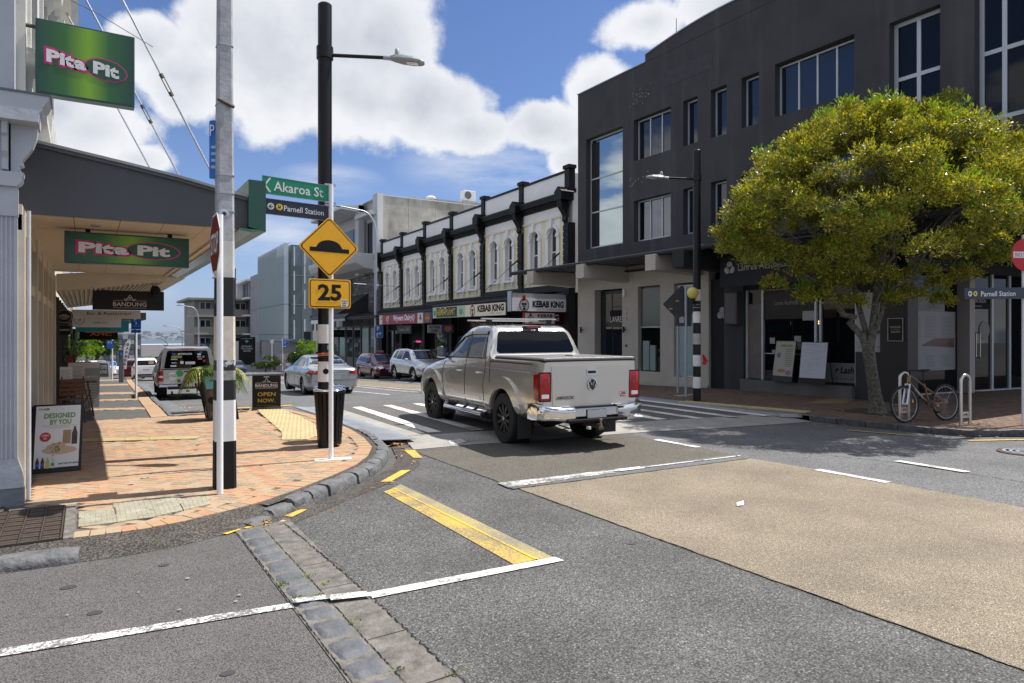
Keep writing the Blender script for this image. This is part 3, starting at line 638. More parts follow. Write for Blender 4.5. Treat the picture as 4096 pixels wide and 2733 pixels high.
# right-hand pavement
RK = [(12.25,16.0),(12.22,8.45),(12.35,7.3),(12.5,6.3),(12.72,5.78),(13.5,5.25),(15,4.85),(22,4.0)]
rpoly = RK + [(40,4.0),(40,10),(16.3,10),(16.3,21.2),(16.2,30),(16.0,18.3),(14.5,17.2)]
pave2 = sheet('right_pavement',[p for p in RK] + [(60,3),(60,13.4),(16.2,13.4),(16.2,21.2),(20,26),(20.6,55),(22,70),(24,95),(18.8,95),(17.7,62),(16.55,30),(16.05,18.2),(13.6,16.6)],SW - .012,M['mortar'],kind='structure')
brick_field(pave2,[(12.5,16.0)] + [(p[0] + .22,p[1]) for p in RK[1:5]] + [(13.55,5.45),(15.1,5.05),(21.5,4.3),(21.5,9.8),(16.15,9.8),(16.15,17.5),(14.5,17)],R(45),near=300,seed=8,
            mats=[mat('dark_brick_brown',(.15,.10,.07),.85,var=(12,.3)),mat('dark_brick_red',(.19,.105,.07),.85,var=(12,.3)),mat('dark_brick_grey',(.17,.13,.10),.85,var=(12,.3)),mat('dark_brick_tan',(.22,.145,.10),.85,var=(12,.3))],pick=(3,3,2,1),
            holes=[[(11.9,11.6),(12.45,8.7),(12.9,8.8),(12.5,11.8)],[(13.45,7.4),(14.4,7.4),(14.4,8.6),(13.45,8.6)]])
kerb2 = thing('kerb',None,None); kerb2['kind'] = 'structure'
kerb_stones([(12.20,8.4),(12.30,7.3),(12.42,6.3),(12.66,5.72),(13.45,5.18),(15,4.75),(18,4.4)],kerb2,width=-.15,h=.12,step=.55)
for k in range(9):
    f0,f1 = k / 9,(k + .97) / 9; a,c = Vector((12.0,11.7)),Vector((12.58,8.72)); p0,p1 = a + (c - a) * f0,a + (c - a) * f1; nn = Vector((.28,.05))
    tactile('tactile_tile',[tuple(p0),tuple(p1),tuple(p1 + nn),tuple(p0 + nn)],M['tactile'],pave2,z=SW + .002,ang=R(101),step=.06)
MB().prism([(12.0,15.6),(12.24,15.6),(12.3,8.6),(12.0,8.9)],'z',.05,SW - .004).build('steel_edge_plate',M['plate_st'],pave2)
MB().add([(12.9,12.6,SW + .006),(13.9,12.8,SW + .006),(14.2,13.0,SW + .006),(13.1,12.95,SW + .006)],[(0,1,2,3)]).build('painted_patch',mat('pavement_paint_blue',(.12,.22,.3),.7,var=(12,.5,(.5,.5,.5))),pave2)
MB().prism([(15.0,9.4),(16.1,9.8),(15.9,10.3),(14.3,9.9)],'z',SW - .01,SW + .006).build('yellow_strip',mat('dull_yellow_paver',(.30,.22,.09),.8,var=(6,.3)),pave2)
# tree pit
MB().prism([(13.45,7.42),(14.4,7.42),(14.4,8.6),(13.45,8.6)],'z',SW - .03,SW + .004).build('tree_pit',M['soil'],pave2)
# left pavement further down: alternating brick and asphalt bands
pave3 = sheet('far_pavement',[(-.65,15.5),(1.42,15.5),(1.62,22),(1.9,29),(2.35,45),(2.9,60),(5.2,118),(-2,118),(-.65,60)],SW - .01,M['asphB'],kind='structure')
for a,c in ((18.2,20.2),(23.6,25.8),(28.5,31.5),(39.5,43.5),(52,56),(66,70)):
    e0,e1 = np.interp([a,c],[15,22,29,45,60,120],[1.4,1.62,1.9,2.35,2.9,5.2])
    brick_field(pave3,[(-.6,c),(-.6,a + 1.2),(e0 - .35,a),(e1 - .35,c - 1.2)],R(45),near=60 if a < 25 else 0,seed=int(a),L_=.22,W_=.11,z=SW + .004) if a < 60 else None
for s0,s1 in ((15.5,24),(24,60)):
    k = [(float(np.interp(y,[15.5,22,29,45,60],[1.42,1.62,1.9,2.35,2.9])),y) for y in np.linspace(s0,s1,12)]
    course(k,.30,pave3,w=.22 if s0 < 20 else .5,z=SW + .004)
kerb_stones([(1.45,15.7),(1.66,22),(1.94,29),(2.4,45),(2.95,60)],thing('kerb',None,None),width=.15,h=.12,step=1.4)
bpy.data.objects['kerb.002']['kind'] = 'structure'
sheet('side_gutter',[(1.6,16.3),(1.8,22),(2.1,29),(2.6,45),(2.95,45),(2.45,29),(2.2,22),(2.15,16.5)],.006,mat('basalt_channel',(.16,.18,.20),.8,var=(5,.3)),road)
# ------------------------------------------------------------ left-hand buildings
LX = (1,0,0); UZ = (0,0,1); RS = (0,-1,0)
M['lgrey'] = mat('pale_grey_building_paint',(.46,.49,.53),.5,var=(2,.15),bump=(12,.25))
M['lwhite'] = mat('off_white_building_paint',(.66,.65,.60),.55,var=(3,.15),bump=(16,.2),streak=(3,.4,(.42,.41,.37)))
M['fascia'] = mat('dark_grey_fascia',(.085,.088,.10),.6,var=(1.5,.12))
M['soffit'] = mat('cream_soffit',(.50,.43,.34),.8,var=(2,.08)); M['cream'] = mat('cream_joinery',(.58,.52,.42),.6,var=(4,.12))
M['capping'] = mat('dark_lead_capping',(.10,.11,.12),.5,.3)
M['dkgreen'] = mat('dark_green_panel',(.012,.075,.055),.35)
M['pgreen'] = mat('bottle_green_print',(.012,.085,.045),.4)
pit = thing('corner_shop','grey and white Victorian corner shop with fluted pilaster at the left edge','shop',(-.6,8.0,0))
def bx(par,m,name,*a,bevel=0,**k): return MB().box(*a).build(name,m,par,bevel=bevel,**k)
# body: end wall faces the side road, shopfront faces the street
b = MB(); b.box(-7,-.70,8.06,16.45,0,7.2); b.box(-.70,-.60,8.06,16.45,3.3,7.2); b.build('wall',M['lgrey'],pit)
# pilaster: base, plinth, fluted shaft, capital, frieze, cornice
b = MB(); b.box(-1.5,-.495,8.0,8.10,0,.285); b.build('base',mat('slate_grey_paint',(.20,.225,.25),.5,var=(6,.3),bump=(14,.5)),pit,bevel=.012)
b = MB(); b.prism([(-1.5,.285),(-.50,.285),(-.50,.34),(-.51,.42),(-.535,.50),(-.55,.56),(-1.5,.56)],'y',7.985,8.10); b.build('plinth',mat('grey_gloss_paint',(.47,.50,.54),.28,var=(9,.2),bump=(7,1.4)),pit,smooth=50)
b = MB()
x = -.552; prof = [(x,8.10),(x,8.0)]
for k in range(9):
    x0 = x - .022 - k * .034
    prof += [(x0,8.0),(x0 - .004,8.010),(x0 - .011,8.014),(x0 - .018,8.010),(x0 - .022,8.0)]
prof += [(-1.5,8.0),(-1.5,8.10)]
b.prism(prof,'z',.56,2.86); b.build('shaft',M['lgrey'],pit,smooth=60)
bx(pit,M['lgrey'],'necking',-1.5,-.545,7.985,8.10,2.86,3.14,bevel=.004)
b = MB(); b.prism([(-1.5,3.14),(-.548,3.14),(-.545,3.155),(-.52,3.17),(-.505,3.20),(-.51,3.225),(-.50,3.24),(-.495,3.275),(-1.5,3.275)],'y',7.94,8.10); b.build('capital',M['lgrey'],pit)
bx(pit,M['lgrey'],'frieze',-1.5,-.60,8.0,8.10,3.275,3.74)
b = MB(); b.prism([(8.02,3.28),(7.93,3.29),(7.93,3.36),(7.96,3.40),(7.92,3.46),(7.92,3.60),(7.88,3.62),(7.88,3.74),(8.02,3.74)],'x',-.665,-.615); b.build('bracket',M['lgrey'],pit,bevel=.006)
b = MB(); b.prism([(-.62,3.285),(-.55,3.275),(-.525,3.31),(-.53,3.345),(-.50,3.355),(-.51,3.40),(-.47,3.46),(-.43,3.53),(-.40,3.62),(-.385,3.74),(-.62,3.74)],'y',8.0,8.13); b.build('console',M['lgrey'],pit,bevel=.005)
b = MB(); b.prism([(-1.5,3.735),(-.375,3.735),(-.37,3.82),(-.345,3.86),(-.345,3.875),(-.31,3.93),(-.295,3.965),(-.285,3.99),(-1.5,3.99)],'y',7.80,8.20); b.build('cornice',M['lgrey'],pit)
bx(pit,M['capping'],'capping',-1.5,-.275,7.79,8.22,3.99,4.01)
# upper storey: corner pier then window surrounds whose sills and mouldings stand out into the sun
bx(pit,M['lgrey'],'corner_pier',-1.5,-.575,8.0,8.2,4.01,7.2)
for i,(y0,y1) in enumerate(((8.62,9.55),(11.0,12.0),(13.4,14.4))):
    w = bx(pit,M['lwhite'],'window',-.62,-.585,y0 - .2,y1 + .2,4.45,6.6)
    bx(w,M['glassd'],'pane',-.60,-.580,y0,y1,4.62,6.4)
    for yy in (y0 - .16,y1 + .02): bx(w,M['lwhite'],'surround',-.60,-.47,yy,yy + .14,4.62,6.5)
    b = MB(); b.prism([(-.6,4.02),(-.50,4.02),(-.46,4.10),(-.45,4.30),(-.38,4.36),(-.36,4.60),(-.6,4.64)],'y',y0 - .25,y1 + .25); b.build('sill',M['lwhite'],w)
    b = MB(); b.prism([(-.6,6.5),(-.45,6.5),(-.40,6.6),(-.30,6.66),(-.28,6.8),(-.6,6.86)],'y',y0 - .3,y1 + .3); b.build('hood',M['lwhite'],w)
for yy in (8.25,10.3,12.7,15.2): bx(pit,M['lwhite'],'pilaster_strip',-.6,-.5,yy,yy + .28,3.98,6.9)
b = MB(); b.prism([(-.6,6.9),(-.42,6.92),(-.36,7.02),(-.2,7.08),(-.1,7.25),(-.6,7.3)],'y',8.0,16.5); b.build('upper_cornice',M['lwhite'],pit)
b = MB(); b.prism([(-.6,3.72),(-.45,3.74),(-.40,3.86),(-.33,3.9),(-.33,3.98),(-.6,4.0)],'y',8.2,16.45); b.build('string_course',M['lwhite'],pit)
# shopfront joinery under the verandah
bx(pit,M['cream'],'stall_riser',-.70,-.56,8.10,16.45,.12,.70)
for a,c in ((8.10,8.30),(9.0,9.12),(10.3,10.42),(11.6,11.72),(13.1,13.22),(14.7,14.82),(16.2,16.45)):
    bx(pit,M['cream'],'post',-.70,-.50,a,c,.12,2.9)
for a,c in ((8.30,9.0),(9.12,10.3),(10.42,11.6),(11.72,13.1),(13.22,14.7),(14.82,16.2)):
    f = bx(pit,M['cream'],'transom',-.66,-.53,a,c,2.2,2.32); bx(f,M['glassd'],'pane',-.64,-.62,a,c,.70,2.2); bx(f,M['glassd'],'pane',-.64,-.62,a,c,2.32,2.75)
bx(pit,M['soffit'],'fascia_board',-.66,-.52,8.10,16.45,2.75,3.0)
b = MB(); b.tube([(-.47,8.18,.12),(-.47,8.18,2.95)],.018,10); b.build('downpipe',M['lgrey'],pit,smooth=True)
# verandah
ver = thing('verandah','dark grey fascia verandah with cream panelled soffit over the brick corner','verandah',(-.58,8.7,3.0))
AW = [(-.585,3.0),(1.66,3.02),(1.66,3.38),(1.30,3.45),(.9,3.53),(.4,3.61),(-.05,3.675),(-.43,3.73),(-.585,3.74)]
MB().prism(AW,'y',8.70,8.74).build('end_fascia',M['fascia'],ver)
top = [(-.43,3.735),(-.05,3.68),(.4,3.615),(.9,3.535),(1.3,3.455),(1.66,3.385)]
b = MB(); b.prism(top + [(x,z + .03) for x,z in top[::-1]],'y',8.64,16.6); b.build('roof',mat('roof_iron',(.32,.33,.34),.5,.4,var=(4,.3)),ver)
b = MB(); b.prism([(x,z - .035) for x,z in top] + [(x,z - .002) for x,z in top[::-1]],'y',8.665,8.70); b.build('bargeboard',M['capping'],ver)
MB().prism([(-.55,3.005),(1.64,3.02),(1.64,3.05),(-.55,3.045)],'y',8.74,16.45).build('soffit_backing',M['blackm'],ver)
for i in range(5):
    for j in range(7):
        x0 = -.54 + i * .437; y0 = 8.75 + j * 1.1
        MB().box(x0,x0 + .43,y0,y0 + 1.092,2.995 + i * .003,3.006 + i * .003).build('soffit_panel',M['soffit'],ver)
b = MB()
for x,y in ((.1,9.2),(.75,10.5),(.1,12),(.75,13.2)): b.lathe([(.05,2.982),(.05,2.996),(.0,2.996)],(x,y,0),14)
b.build('downlight',M['steel'],ver)
MB().prism([(1.66,3.03),(1.86,2.99),(1.86,3.60),(1.66,3.60)],'y',8.62,16.5).build('street_fascia',M['dkgreen'],ver)
MB().prism([(1.55,2.985),(1.70,2.965),(1.86,2.985),(1.86,3.0),(1.55,3.01)],'y',8.62,16.5).build('gutter',mat('green_gloss',(.10,.19,.12),.15,.2,var=(3,.4)),ver)
MB().tube([(1.45,8.74,3.0),(1.45,16.4,3.0)],.03,6).build('timber_trim',M['cream'],ver)
# stay rods with turnbuckles
def stay(y,t=None):
    s = thing('stay_rod','galvanised stay rod with turnbuckle holding the verandah, ' + t,'stay rod',(-.5,y,7.5),'stay rods above the verandah')
    P0,P1 = Vector((-.55,y,7.62)),Vector((1.58,y,3.42)); d = (P1 - P0).normalized(); T0 = {9.5: .66,11.5: .62,13.5: .86}[y]
    c = P0 + (P1 - P0) * T0
    MB().tube([P0,c - d * .12],.014,8).build('rod',M['galv'],s,smooth=True); MB().tube([c + d * .12,P1],.014,8).build('rod',M['galv'],s,smooth=True)
    n = Vector((d.z,0,-d.x)); b = MB()
    for sg in (-1,1): b.tube([c - d * .12 + n * .018 * sg,c + d * .12 + n * .018 * sg],.007,6)
    for e in (-1,1): b.tube([c + d * e * .09,c + d * e * .14],.026,8)
    b.build('turnbuckle',M['iron'],s)
stay(9.5,'its upper part left of the concrete pole'); stay(11.5,'passing behind the square green sign'); stay(13.5,'ending furthest left on the verandah roof')
wset(MB().tube([(-.5,8.6,5.4),(.1,8.5,5.16),(.62,8.35,4.86)],.004,5).build('guy_wire',M['iron']),'thin twisted guy wire running down to the square green sign','wire')
# green projecting shop sign and the one below the verandah
def pita_sign(name,label,x0,x1,y,z0,z1,split=None,tilt=0):
    s = thing(name,label,'shop sign',((x0 + x1) / 2,y,z0)); w,h = x1 - x0,z1 - z0; cx,cz = (x0 + x1) / 2,(z0 + z1) / 2
    MB().box(x0,x1,y,y + .14,z0,z1).build('box',M['dkgreen'],s,bevel=.006)
    gm = mat('green_gradient_print',(.02,.1,.04),.35)
    if 'grad' not in gm:
        gm['grad'] = 1; nt = gm.node_tree; N = nt.nodes; L = nt.links; tc = N.new('ShaderNodeTexCoord'); sp = N.new('ShaderNodeSeparateXYZ'); L.new(tc.outputs['Generated'],sp.inputs[0])
        cr = N.new('ShaderNodeValToRGB'); e = cr.color_ramp.elements; e[0].position = 0; e[0].color = (.010,.062,.045,1); e[1].position = 1; e[1].color = (.010,.055,.045,1)
        for p_,c_ in ((.28,(.03,.14,.03)),(.52,(.21,.42,.02)),(.74,(.025,.13,.035))): q = e.new(p_); q.color = (*c_,1)
        L.new(sp.outputs[0],cr.inputs[0]); L.new(cr.outputs[0],N['Principled BSDF'].inputs['Base Color'])
    MB().box(x0 + .018,x1 - .018,y - .003,y + .0,z0 + .018,z1 - .018).build('face',gm,s)
    V = Vector((0,0,1)); fy = y - .004; s1 = h * .155 if h > .5 else h * .30
    O1 = Vector((cx - w * .20,fy,cz + h * .0)); O2 = Vector((cx + w * .20,fy,cz - h * .045 if h > .5 else cz))
    U = Vector((1,0,-.09 if h > .5 else -.01)).normalized()
    MB().frame(O2 + Vector((0,0,0)),U,V,(0,-1,0),circ(s1 * .98,36,sx=2.3 * (w * .45 / (s1 * 4.4)) if 0 else w * .225 / (s1 * .98)),0,.002).build('oval_edge',M['magenta'],s)
    MB().frame(O2,U,V,(0,-1,0),circ(s1 * .88,36,sx=w * .212 / (s1 * .88)),.002,.004).build('oval',M['pgreen'],s)
    text('Pita',M['magenta'],s,O1,U,V,w=w * .435,h=s1 * 1.18,bold=.10,name='lettering_edge',off=.004)
    text('Pita',M['white'],s,O1,U,V,w=w * .39,h=s1,bold=.045,off=.006)
    text('Pit',M['white'],s,O2,U,V,w=w * .27,h=s1,bold=.045,off=.006)
    return s
ps = pita_sign('projecting_sign','large square green gradient sign reading Pita Pit, projecting from the upper wall',-.42,.44,8.2,4.13,4.87)
MB().tube([(-.6,8.27,4.8),(-.42,8.27,4.8)],.02).build('arm',M['iron'],ps)
p2 = pita_sign('hanging_sign','wide green sign reading Pita Pit, hung under the verandah',-.21,1.12,9.55,2.585,2.955)
for x in (.0,.88): MB().box(x,x + .05,9.58,9.63,2.955,3.0).build('hanger',M['blackm'],p2)
# second verandah and the dark shops beyond
sh2 = thing('restaurant_building','dark restaurant frontage under a beige verandah beyond the corner shop','shop',(-.6,16.5,0))
bx(sh2,mat('beige_wall',(.50,.46,.40),.7),'wall',-7,-.62,16.5,27,-.6,6.3)
bx(sh2,M['blackm'],'shopfront',-.62,-.56,16.5,27,-.6,2.6)
for k in range(7):
    f = bx(sh2,mat('dark_brown_frame',(.035,.025,.02),.5),'mullion',-.56,-.46,16.9 + k * 1.5,17.0 + k * 1.5,-.5,2.5)
    bx(f,M['glassd'],'pane',-.555,-.54,17.02 + k * 1.5,18.38 + k * 1.5,.3,2.2)
MB().prism([(-.5,2.62),(1.55,2.95),(1.84,2.99),(1.84,3.19),(-.5,2.95)],'y',16.5,16.56).build('end_fascia',mat('beige_fascia',(.62,.55,.44),.7,var=(2,.1)),sh2)
MB().prism([(-.5,2.60),(1.50,2.90),(1.50,2.94),(-.5,2.66)],'y',16.6,27).build('soffit',M['soffit'],sh2)
b = MB()
for k in range(22): b.tube([(-.45 + k * .09,16.7,2.60 + k * .0135),(-.45 + k * .09,26,2.58 + k * .0135)],.02,6)
b.build('soffit_batten',M['cream'],sh2)
MB().box(1.5,1.86,16.56,27,2.96,3.2).build('street_fascia',mat('beige_fascia2',(.5,.44,.35),.7),sh2)
b = MB(); b.lathe([(.0,2.58),(.07,2.60),(.10,2.66),(.10,2.74),(.07,2.80),(0,2.82)],(1.33,17.2,0),16); b.build('speaker',M['blackm'],sh2,smooth=True)
def flat_sign(name,label,x0,x1,y,z0,z1,m,th=.08,cat='shop sign',group=None,edge=None):
    s = thing(name,label,cat,((x0 + x1) / 2,y,z0),group); MB().box(x0,x1,y,y + th,z0,z1).build('board',m,s,bevel=.004)
    if edge:
        b = MB(); e = .012
        for a in ((x0,x1,z0,z0 + e),(x0,x1,z1 - e,z1),(x0,x0 + e,z0 + e,z1 - e),(x1 - e,x1,z0 + e,z1 - e)): b.box(a[0],a[1],y - .004,y,a[2],a[3])
        b.build('rim',edge,s)
    return s
bo = mat('bone_print',(.60,.56,.50),.5); gold = mat('gold_print',(.55,.38,.04),.5); pink = mat('pink_neon',(.8,.05,.3),.5,emit=((1,.05,.35),2.0))
def bandung(s,cx,y,cz,k,m=bo):
    """crest of scrolls over the name between two rules"""
    text('BANDUNG',m,s,(cx,y,cz),LX,UZ,w=.62 * k,h=.085 * k,bold=.01)
    b = MB()
    for a,c in ((-.31,-.12),(.12,.31)): b.box(cx + a * k,cx + c * k,y - .004,y - .002,cz + .072 * k,cz + .078 * k)
    b.box(cx - .31 * k,cx + .31 * k,y - .004,y - .002,cz - .078 * k,cz - .072 * k); b.build('rule',m,s)
    b = MB(); Y = y - .004
    for sg in (-1,1):
        b.tube([(cx + sg * .075 * k,Y,cz + .075 * k),(cx + sg * .05 * k,Y,cz + .12 * k),(cx,Y,cz + .20 * k)],.005 * k,5)
        for dx,dz,r in ((.03,.10,.02),(.075,.09,.02),(.10,.095,.014),(.012,.14,.012)):
            b.tube([(cx + sg * (dx + r * math.cos(t)) * k,Y,cz + (dz + r * math.sin(t)) * k) for t in np.linspace(0,5.2,10)],.0045 * k,4)
    b.build('crest',m,s)
s = flat_sign('restaurant_sign','black hanging sign reading BANDUNG under the beige verandah',.13,1.52,17.4,2.27,2.70,M['black'])
bandung(s,.84,17.398,2.40,1.05)
for x in (.3,1.3): MB().tube([(x,17.44,2.70),(x,17.44,2.86)],.012).build('hanger',M['blackm'],s)
s = thing('round_sign','round black shop sign with a white line emblem by the dark doorway','shop sign',(-.39,17.0,2.1))
MB().frame((-.375,17.0,2.105),LX,UZ,(0,-1,0),circ(.155,30),0,.04).build('disc',M['blackm'],s); MB().frame((-.375,16.958,2.105),LX,UZ,(0,-1,0),circ(.125,30),0,.0).f
b = MB(); b.tube([(-.375 + .135 * math.cos(t),16.957,2.105 + .135 * math.sin(t)) for t in np.linspace(0,6.283,30)],.003,4)
for dz,w_ in ((.04,.05),(.02,.09),(-.0,.11),(-.03,.09),(-.05,.05)): b.box(-.375 - w_,-.375 + w_,16.956,16.958,2.10 + dz,2.106 + dz)
b.build('emblem',bo,s)
s = flat_sign('restaurant_sign','pale sign reading Bar & Restaurant, mostly hidden above the hair salon sign',-.26,1.12,18.6,2.10,2.30,bo); text('Bar & Restaurant',M['blackm'],s,(.48,18.598,2.22),LX,UZ,w=.9,h=.07)
s = flat_sign('hair_salon_sign','white hanging sign reading THE FOLLOWING HAIR CO.',-.26,.74,19.2,1.90,2.22,mat('sign_white',(.62,.61,.60),.4))
text('THE FOLLOWING',M['blackm'],s,(.31,19.198,2.13),LX,UZ,w=.72,h=.06); text('HAIR CO.',M['blackm'],s,(.31,19.198,2.01),LX,UZ,w=.30,h=.045)
MB().tube([(-.12 + .10 * math.cos(t),19.196,2.07 + .10 * math.sin(t)) for t in np.linspace(0,6.283,24)],.004,4).build('ring',M['blackm'],s); text('tf',M['blackm'],s,(-.12,19.198,2.07),LX,UZ,h=.07)
s = flat_sign('clinic_sign','teal hanging sign reading myopia clinic',-.25,1.13,24,1.80,2.15,mat('teal_sign',(.0,.22,.26),.4))
text('myopia',M['navy'],s,(.38,23.998,2.04),LX,UZ,w=.5,h=.09); text('clinic',M['navy'],s,(.48,23.998,1.89),LX,UZ,w=.34,h=.09)
s = flat_sign('cafe_sign','amber and black hanging sign beyond the teal one',.0,1.25,30,1.78,1.98,mat('amber_sign',(.65,.28,.01),.5)); text('SUSHI',M['blackm'],s,(.65,29.998,1.9),LX,UZ,w=.7,h=.08)
s = flat_sign('cafe_sign','black hanging sign with orange letters, lowest of the row of hanging signs',-.2,1.12,32,1.50,1.82,M['blackm']); text('AMC',mat('orange_print',(.6,.2,.01),.5),s,(.52,31.998,1.72),LX,UZ,w=.75,h=.12,bold=.02)
s = flat_sign('shop_sign','small red hanging lantern panel on the dark frontage',-.38,-.28,21,.95,1.32,M['red'],cat='lantern')
s = flat_sign('barber_sign','small black sign reading BARBERS below the round sign',-.5,-.28,18.2,1.72,1.92,M['blackm']); text('BARBERS',bo,s,(-.39,18.198,1.83),LX,UZ,w=.18,h=.04)
# farther shops on the left, dark frontages stepping downhill
dk = [mat('dark_frontage',(.03,.027,.025),.6),mat('black_frontage',(.018,.018,.02),.6),mat('brown_frontage',(.06,.04,.03),.6)]
for i,(y0,y1) in enumerate(((27,38),(38,50))):
    g = gz(y0); s = thing('shop_building',['dark shop with verandah beyond the restaurant','last dark shop with verandah before the green trees'][i],'shop',(-.7,y0,g)); dx = .03 * (y0 - 16)
    bx(s,[M['lgrey'],M['cream']][i],'wall',-8,-.7 + dx * .3,y0,y1,g - 1,g + 6.6 - i); bx(s,dk[i],'shopfront',-.7 + dx * .3,-.62 + dx * .3,y0,y1,g - 1,g + 2.9)
    bx(s,dk[2 - i],'verandah',-.6 + dx * .3,1.7 + dx * .3 - (.4 if i else 0),y0,y1,g + 2.75,g + 3.0)
    for k in range(5): bx(s,M['glassd'],'pane',-.62 + dx * .3,-.60 + dx * .3,y0 + .4 + k * 2.0,y0 + 2.1 + k * 2.0,g + .5,g + 2.3)
b = MB(); rnd = random.Random(2)
for _ in range(400):
    y = rnd.uniform(19,23); x = -.25 + rnd.gauss(0,.10); z = 1.35 + rnd.gauss(0,.12); a = rnd.uniform(0,6.3); l = .07
    if y < 20.6: b.add([(x,y,z),(x + l * math.cos(a),y + .01,z - .05),(x + l * .3,y + l * math.sin(a),z + .05)],[(0,1,2)])
hb = thing('hanging_basket','hanging flower basket by the dark shopfront','basket',(-.25,20,1.2)); b.build('foliage',M['leafy'],hb); MB().lathe([(.02,1.12),(.14,1.22),(.18,1.30)],(-.25,20,0),12).build('bowl',M['wood'],hb)
# pavement furniture by the restaurant
def folding_chair(x,y,rz,label):
    c = thing('folding_chair',label,'chair',(x,y,gz(y) + SW),'timber folding furniture',rz)
    for s_ in (-1,1):
        MB().tube([(-.22,.2 * s_,0),(.18,.2 * s_,.44)],.014,6).build('leg',M['wood'],c); MB().tube([(.22,.17 * s_,0),(-.2,.17 * s_,.88)],.014,6).build('leg',M['wood'],c)
    for k in range(5): MB().box(-.16 + k * .075,-.10 + k * .075,-.2,.2,.44,.455).build('seat_slat',M['wood'],c)
    for k in range(4): MB().obox((-.10 - .03 * k,0,.55 + .085 * k),(.012,.4,.06)).build('back_slat',M['wood'],c)
    return c
def _obox(s,c,d): return s.box(c[0] - d[0] / 2,c[0] + d[0] / 2,c[1] - d[1] / 2,c[1] + d[1] / 2,c[2] - d[2] / 2,c[2] + d[2] / 2)
MB.obox = _obox
folding_chair(-.22,15.4,R(95),'timber folding chair with slatted back, nearest the pita poster board'); folding_chair(-.15,19.6,R(-60),'timber folding chair on the far side of the menu table')
t = thing('cafe_table','square dark timber cafe table with menus on it','table',(-.1,17.2,gz(17.2) + SW),'timber folding furniture')
g = gz(17.2) + SW
for k in range(6): MB().box(-.42 + k * .105,-.325 + k * .105,16.9,17.5,g + .70,g + .72).build('slat',M['wood'],t)
for x in (-.38,.15):
    for y in (16.95,17.45): MB().tube([(x,y,g),(x * .6 - .05,y,g + .7)],.018,6).build('leg',M['wood'],t)
for i,(x,y,z,w_,h_,rz,lab) in enumerate(((-.34,16.95,g + .75,.22,.30,.1,'white menu sheet clipped up front on the timber table'),(-.16,17.3,g + .78,.30,.34,-.2,'pale menu board standing on the timber table'))):
    s = thing('menu',lab,'menu',(x,y,z),'menus on the cafe table'); MB().box(x - w_ / 2,x + w_ / 2,y,y + .02,z,z + h_).build('sheet',bo if i else M['white'],s)
    b = MB()
    for k in range(9): b.box(x - w_ * .4,x + w_ * .4 * (.6 + .4 * ((k * 7) % 3) / 2),y - .002,y,z + h_ * (.12 + .08 * k),z + h_ * (.12 + .08 * k) + .006)
    b.build('print',mat('grey_print',(.3,.3,.3),.6),s)
g2 = gz(21) + SW
s = thing('menu_board','grey menu stand on the pavement beyond the timber table','menu board',(.05,20.5,g2)); MB().prism([(-.2,g2),(.30,g2),(.32,g2 + 1.15),(-.22,g2 + 1.2)],'y',20.5,20.56).build('board',mat('grey_board',(.30,.30,.29),.6),s)
text('Eugenio\'s',M['white'],s,(.12,20.498,g2 + .8),LX,UZ,w=.3,h=.06); MB().box(-.2,.31,20.49,20.5,g2 + 1.02,g2 + 1.16).build('header',bo,s)
b = MB()
for k in range(7): b.box(-.12,.22,20.49,20.498,g2 + .2 + k * .07,g2 + .215 + k * .07)
b.build('print',bo,s)
g3 = gz(30) + SW
s = thing('barber_board','white sandwich board reading BARBER SHOP OPEN with red stripes','sandwich board',(.2,30,g3))
MB().prism([(-.2,g3),(.42,g3),(.38,g3 + 1.15),(-.16,g3 + 1.15)],'y',30,30.06).build('board',M['white'],s)
text('BARBER\nSHOP',M['navy'],s,(.12,29.998,g3 + .93),LX,UZ,w=.45,h=.28); text('cut',M['navy'],s,(.2,29.998,g3 + .5),LX,UZ,w=.22,h=.09); text('OPEN',M['red'],s,(.16,29.998,g3 + .3),LX,UZ,w=.38,h=.11,bold=.02)
b = MB()
for k in range(5): b.box(.36,.41,29.99,29.998,g3 + .15 + k * .2,g3 + .24 + k * .2)
b.build('stripe',M['red'],s); MB().box(-.2,.42,29.98,30,g3,g3 + .12).build('base',M['blue'],s)

# ------------------------------------------------------------ pita poster A-board
s = thing('poster_board','black framed poster board reading DESIGNED BY YOU with a wrap on it','sandwich board',(-.28,9.6,SW))
P = lambda u,v: (u,v)
sl_ = Vector((-.035,.10,.78)).normalized(); O = Vector((-.545,9.62,SW)); U = Vector((.50,-.0,.0)); W_,H_ = .50,.80
fr = MB(); Wn = Vector((0,-1,.12)).normalized(); Vv = Vector((.03,.11,.78)).normalized()
fr.frame(O,LX,Vv,Wn,[(0,0),(W_,0),(W_,H_),(0,H_)],-.03,0).build('frame',M['black'],s,bevel=.006)
MB().frame(O,LX,Vv,Wn,[(.03,.06),(W_ - .03,.06),(W_ - .03,H_ - .02),(.03,H_ - .02)],.001,.003).build('poster',mat('poster_white',(.70,.72,.74),.35),s)
MB().frame(O + Vector((0,.35,0)),LX,Vector((0,-.2,.78)).normalized(),Wn,[(0,0),(W_,0),(W_,H_),(0,H_)],-.02,0).build('rear_leg',M['black'],s)
grn = mat('poster_green',(.09,.30,.03),.4); Q = lambda a,c,o=.004: O + Vector(LX) * a + Vv * c + Wn * o
text('DESIGNED',grn,s,Q(.265,.665),LX,Vv,w=.31,h=.055,bold=.03); text('BY YOU',grn,s,Q(.275,.59),LX,Vv,w=.21,h=.055,bold=.03)
text('REGULAR PITA, PITA CHIPS OR A COOKIE',mat('poster_lime',(.25,.4,.1),.5),s,Q(.27,.545),LX,Vv,w=.34,h=.012); text('& 600ML PEPSI RANGE',mat('poster_lime',(.25,.4,.1),.5),s,Q(.27,.525),LX,Vv,w=.2,h=.012)
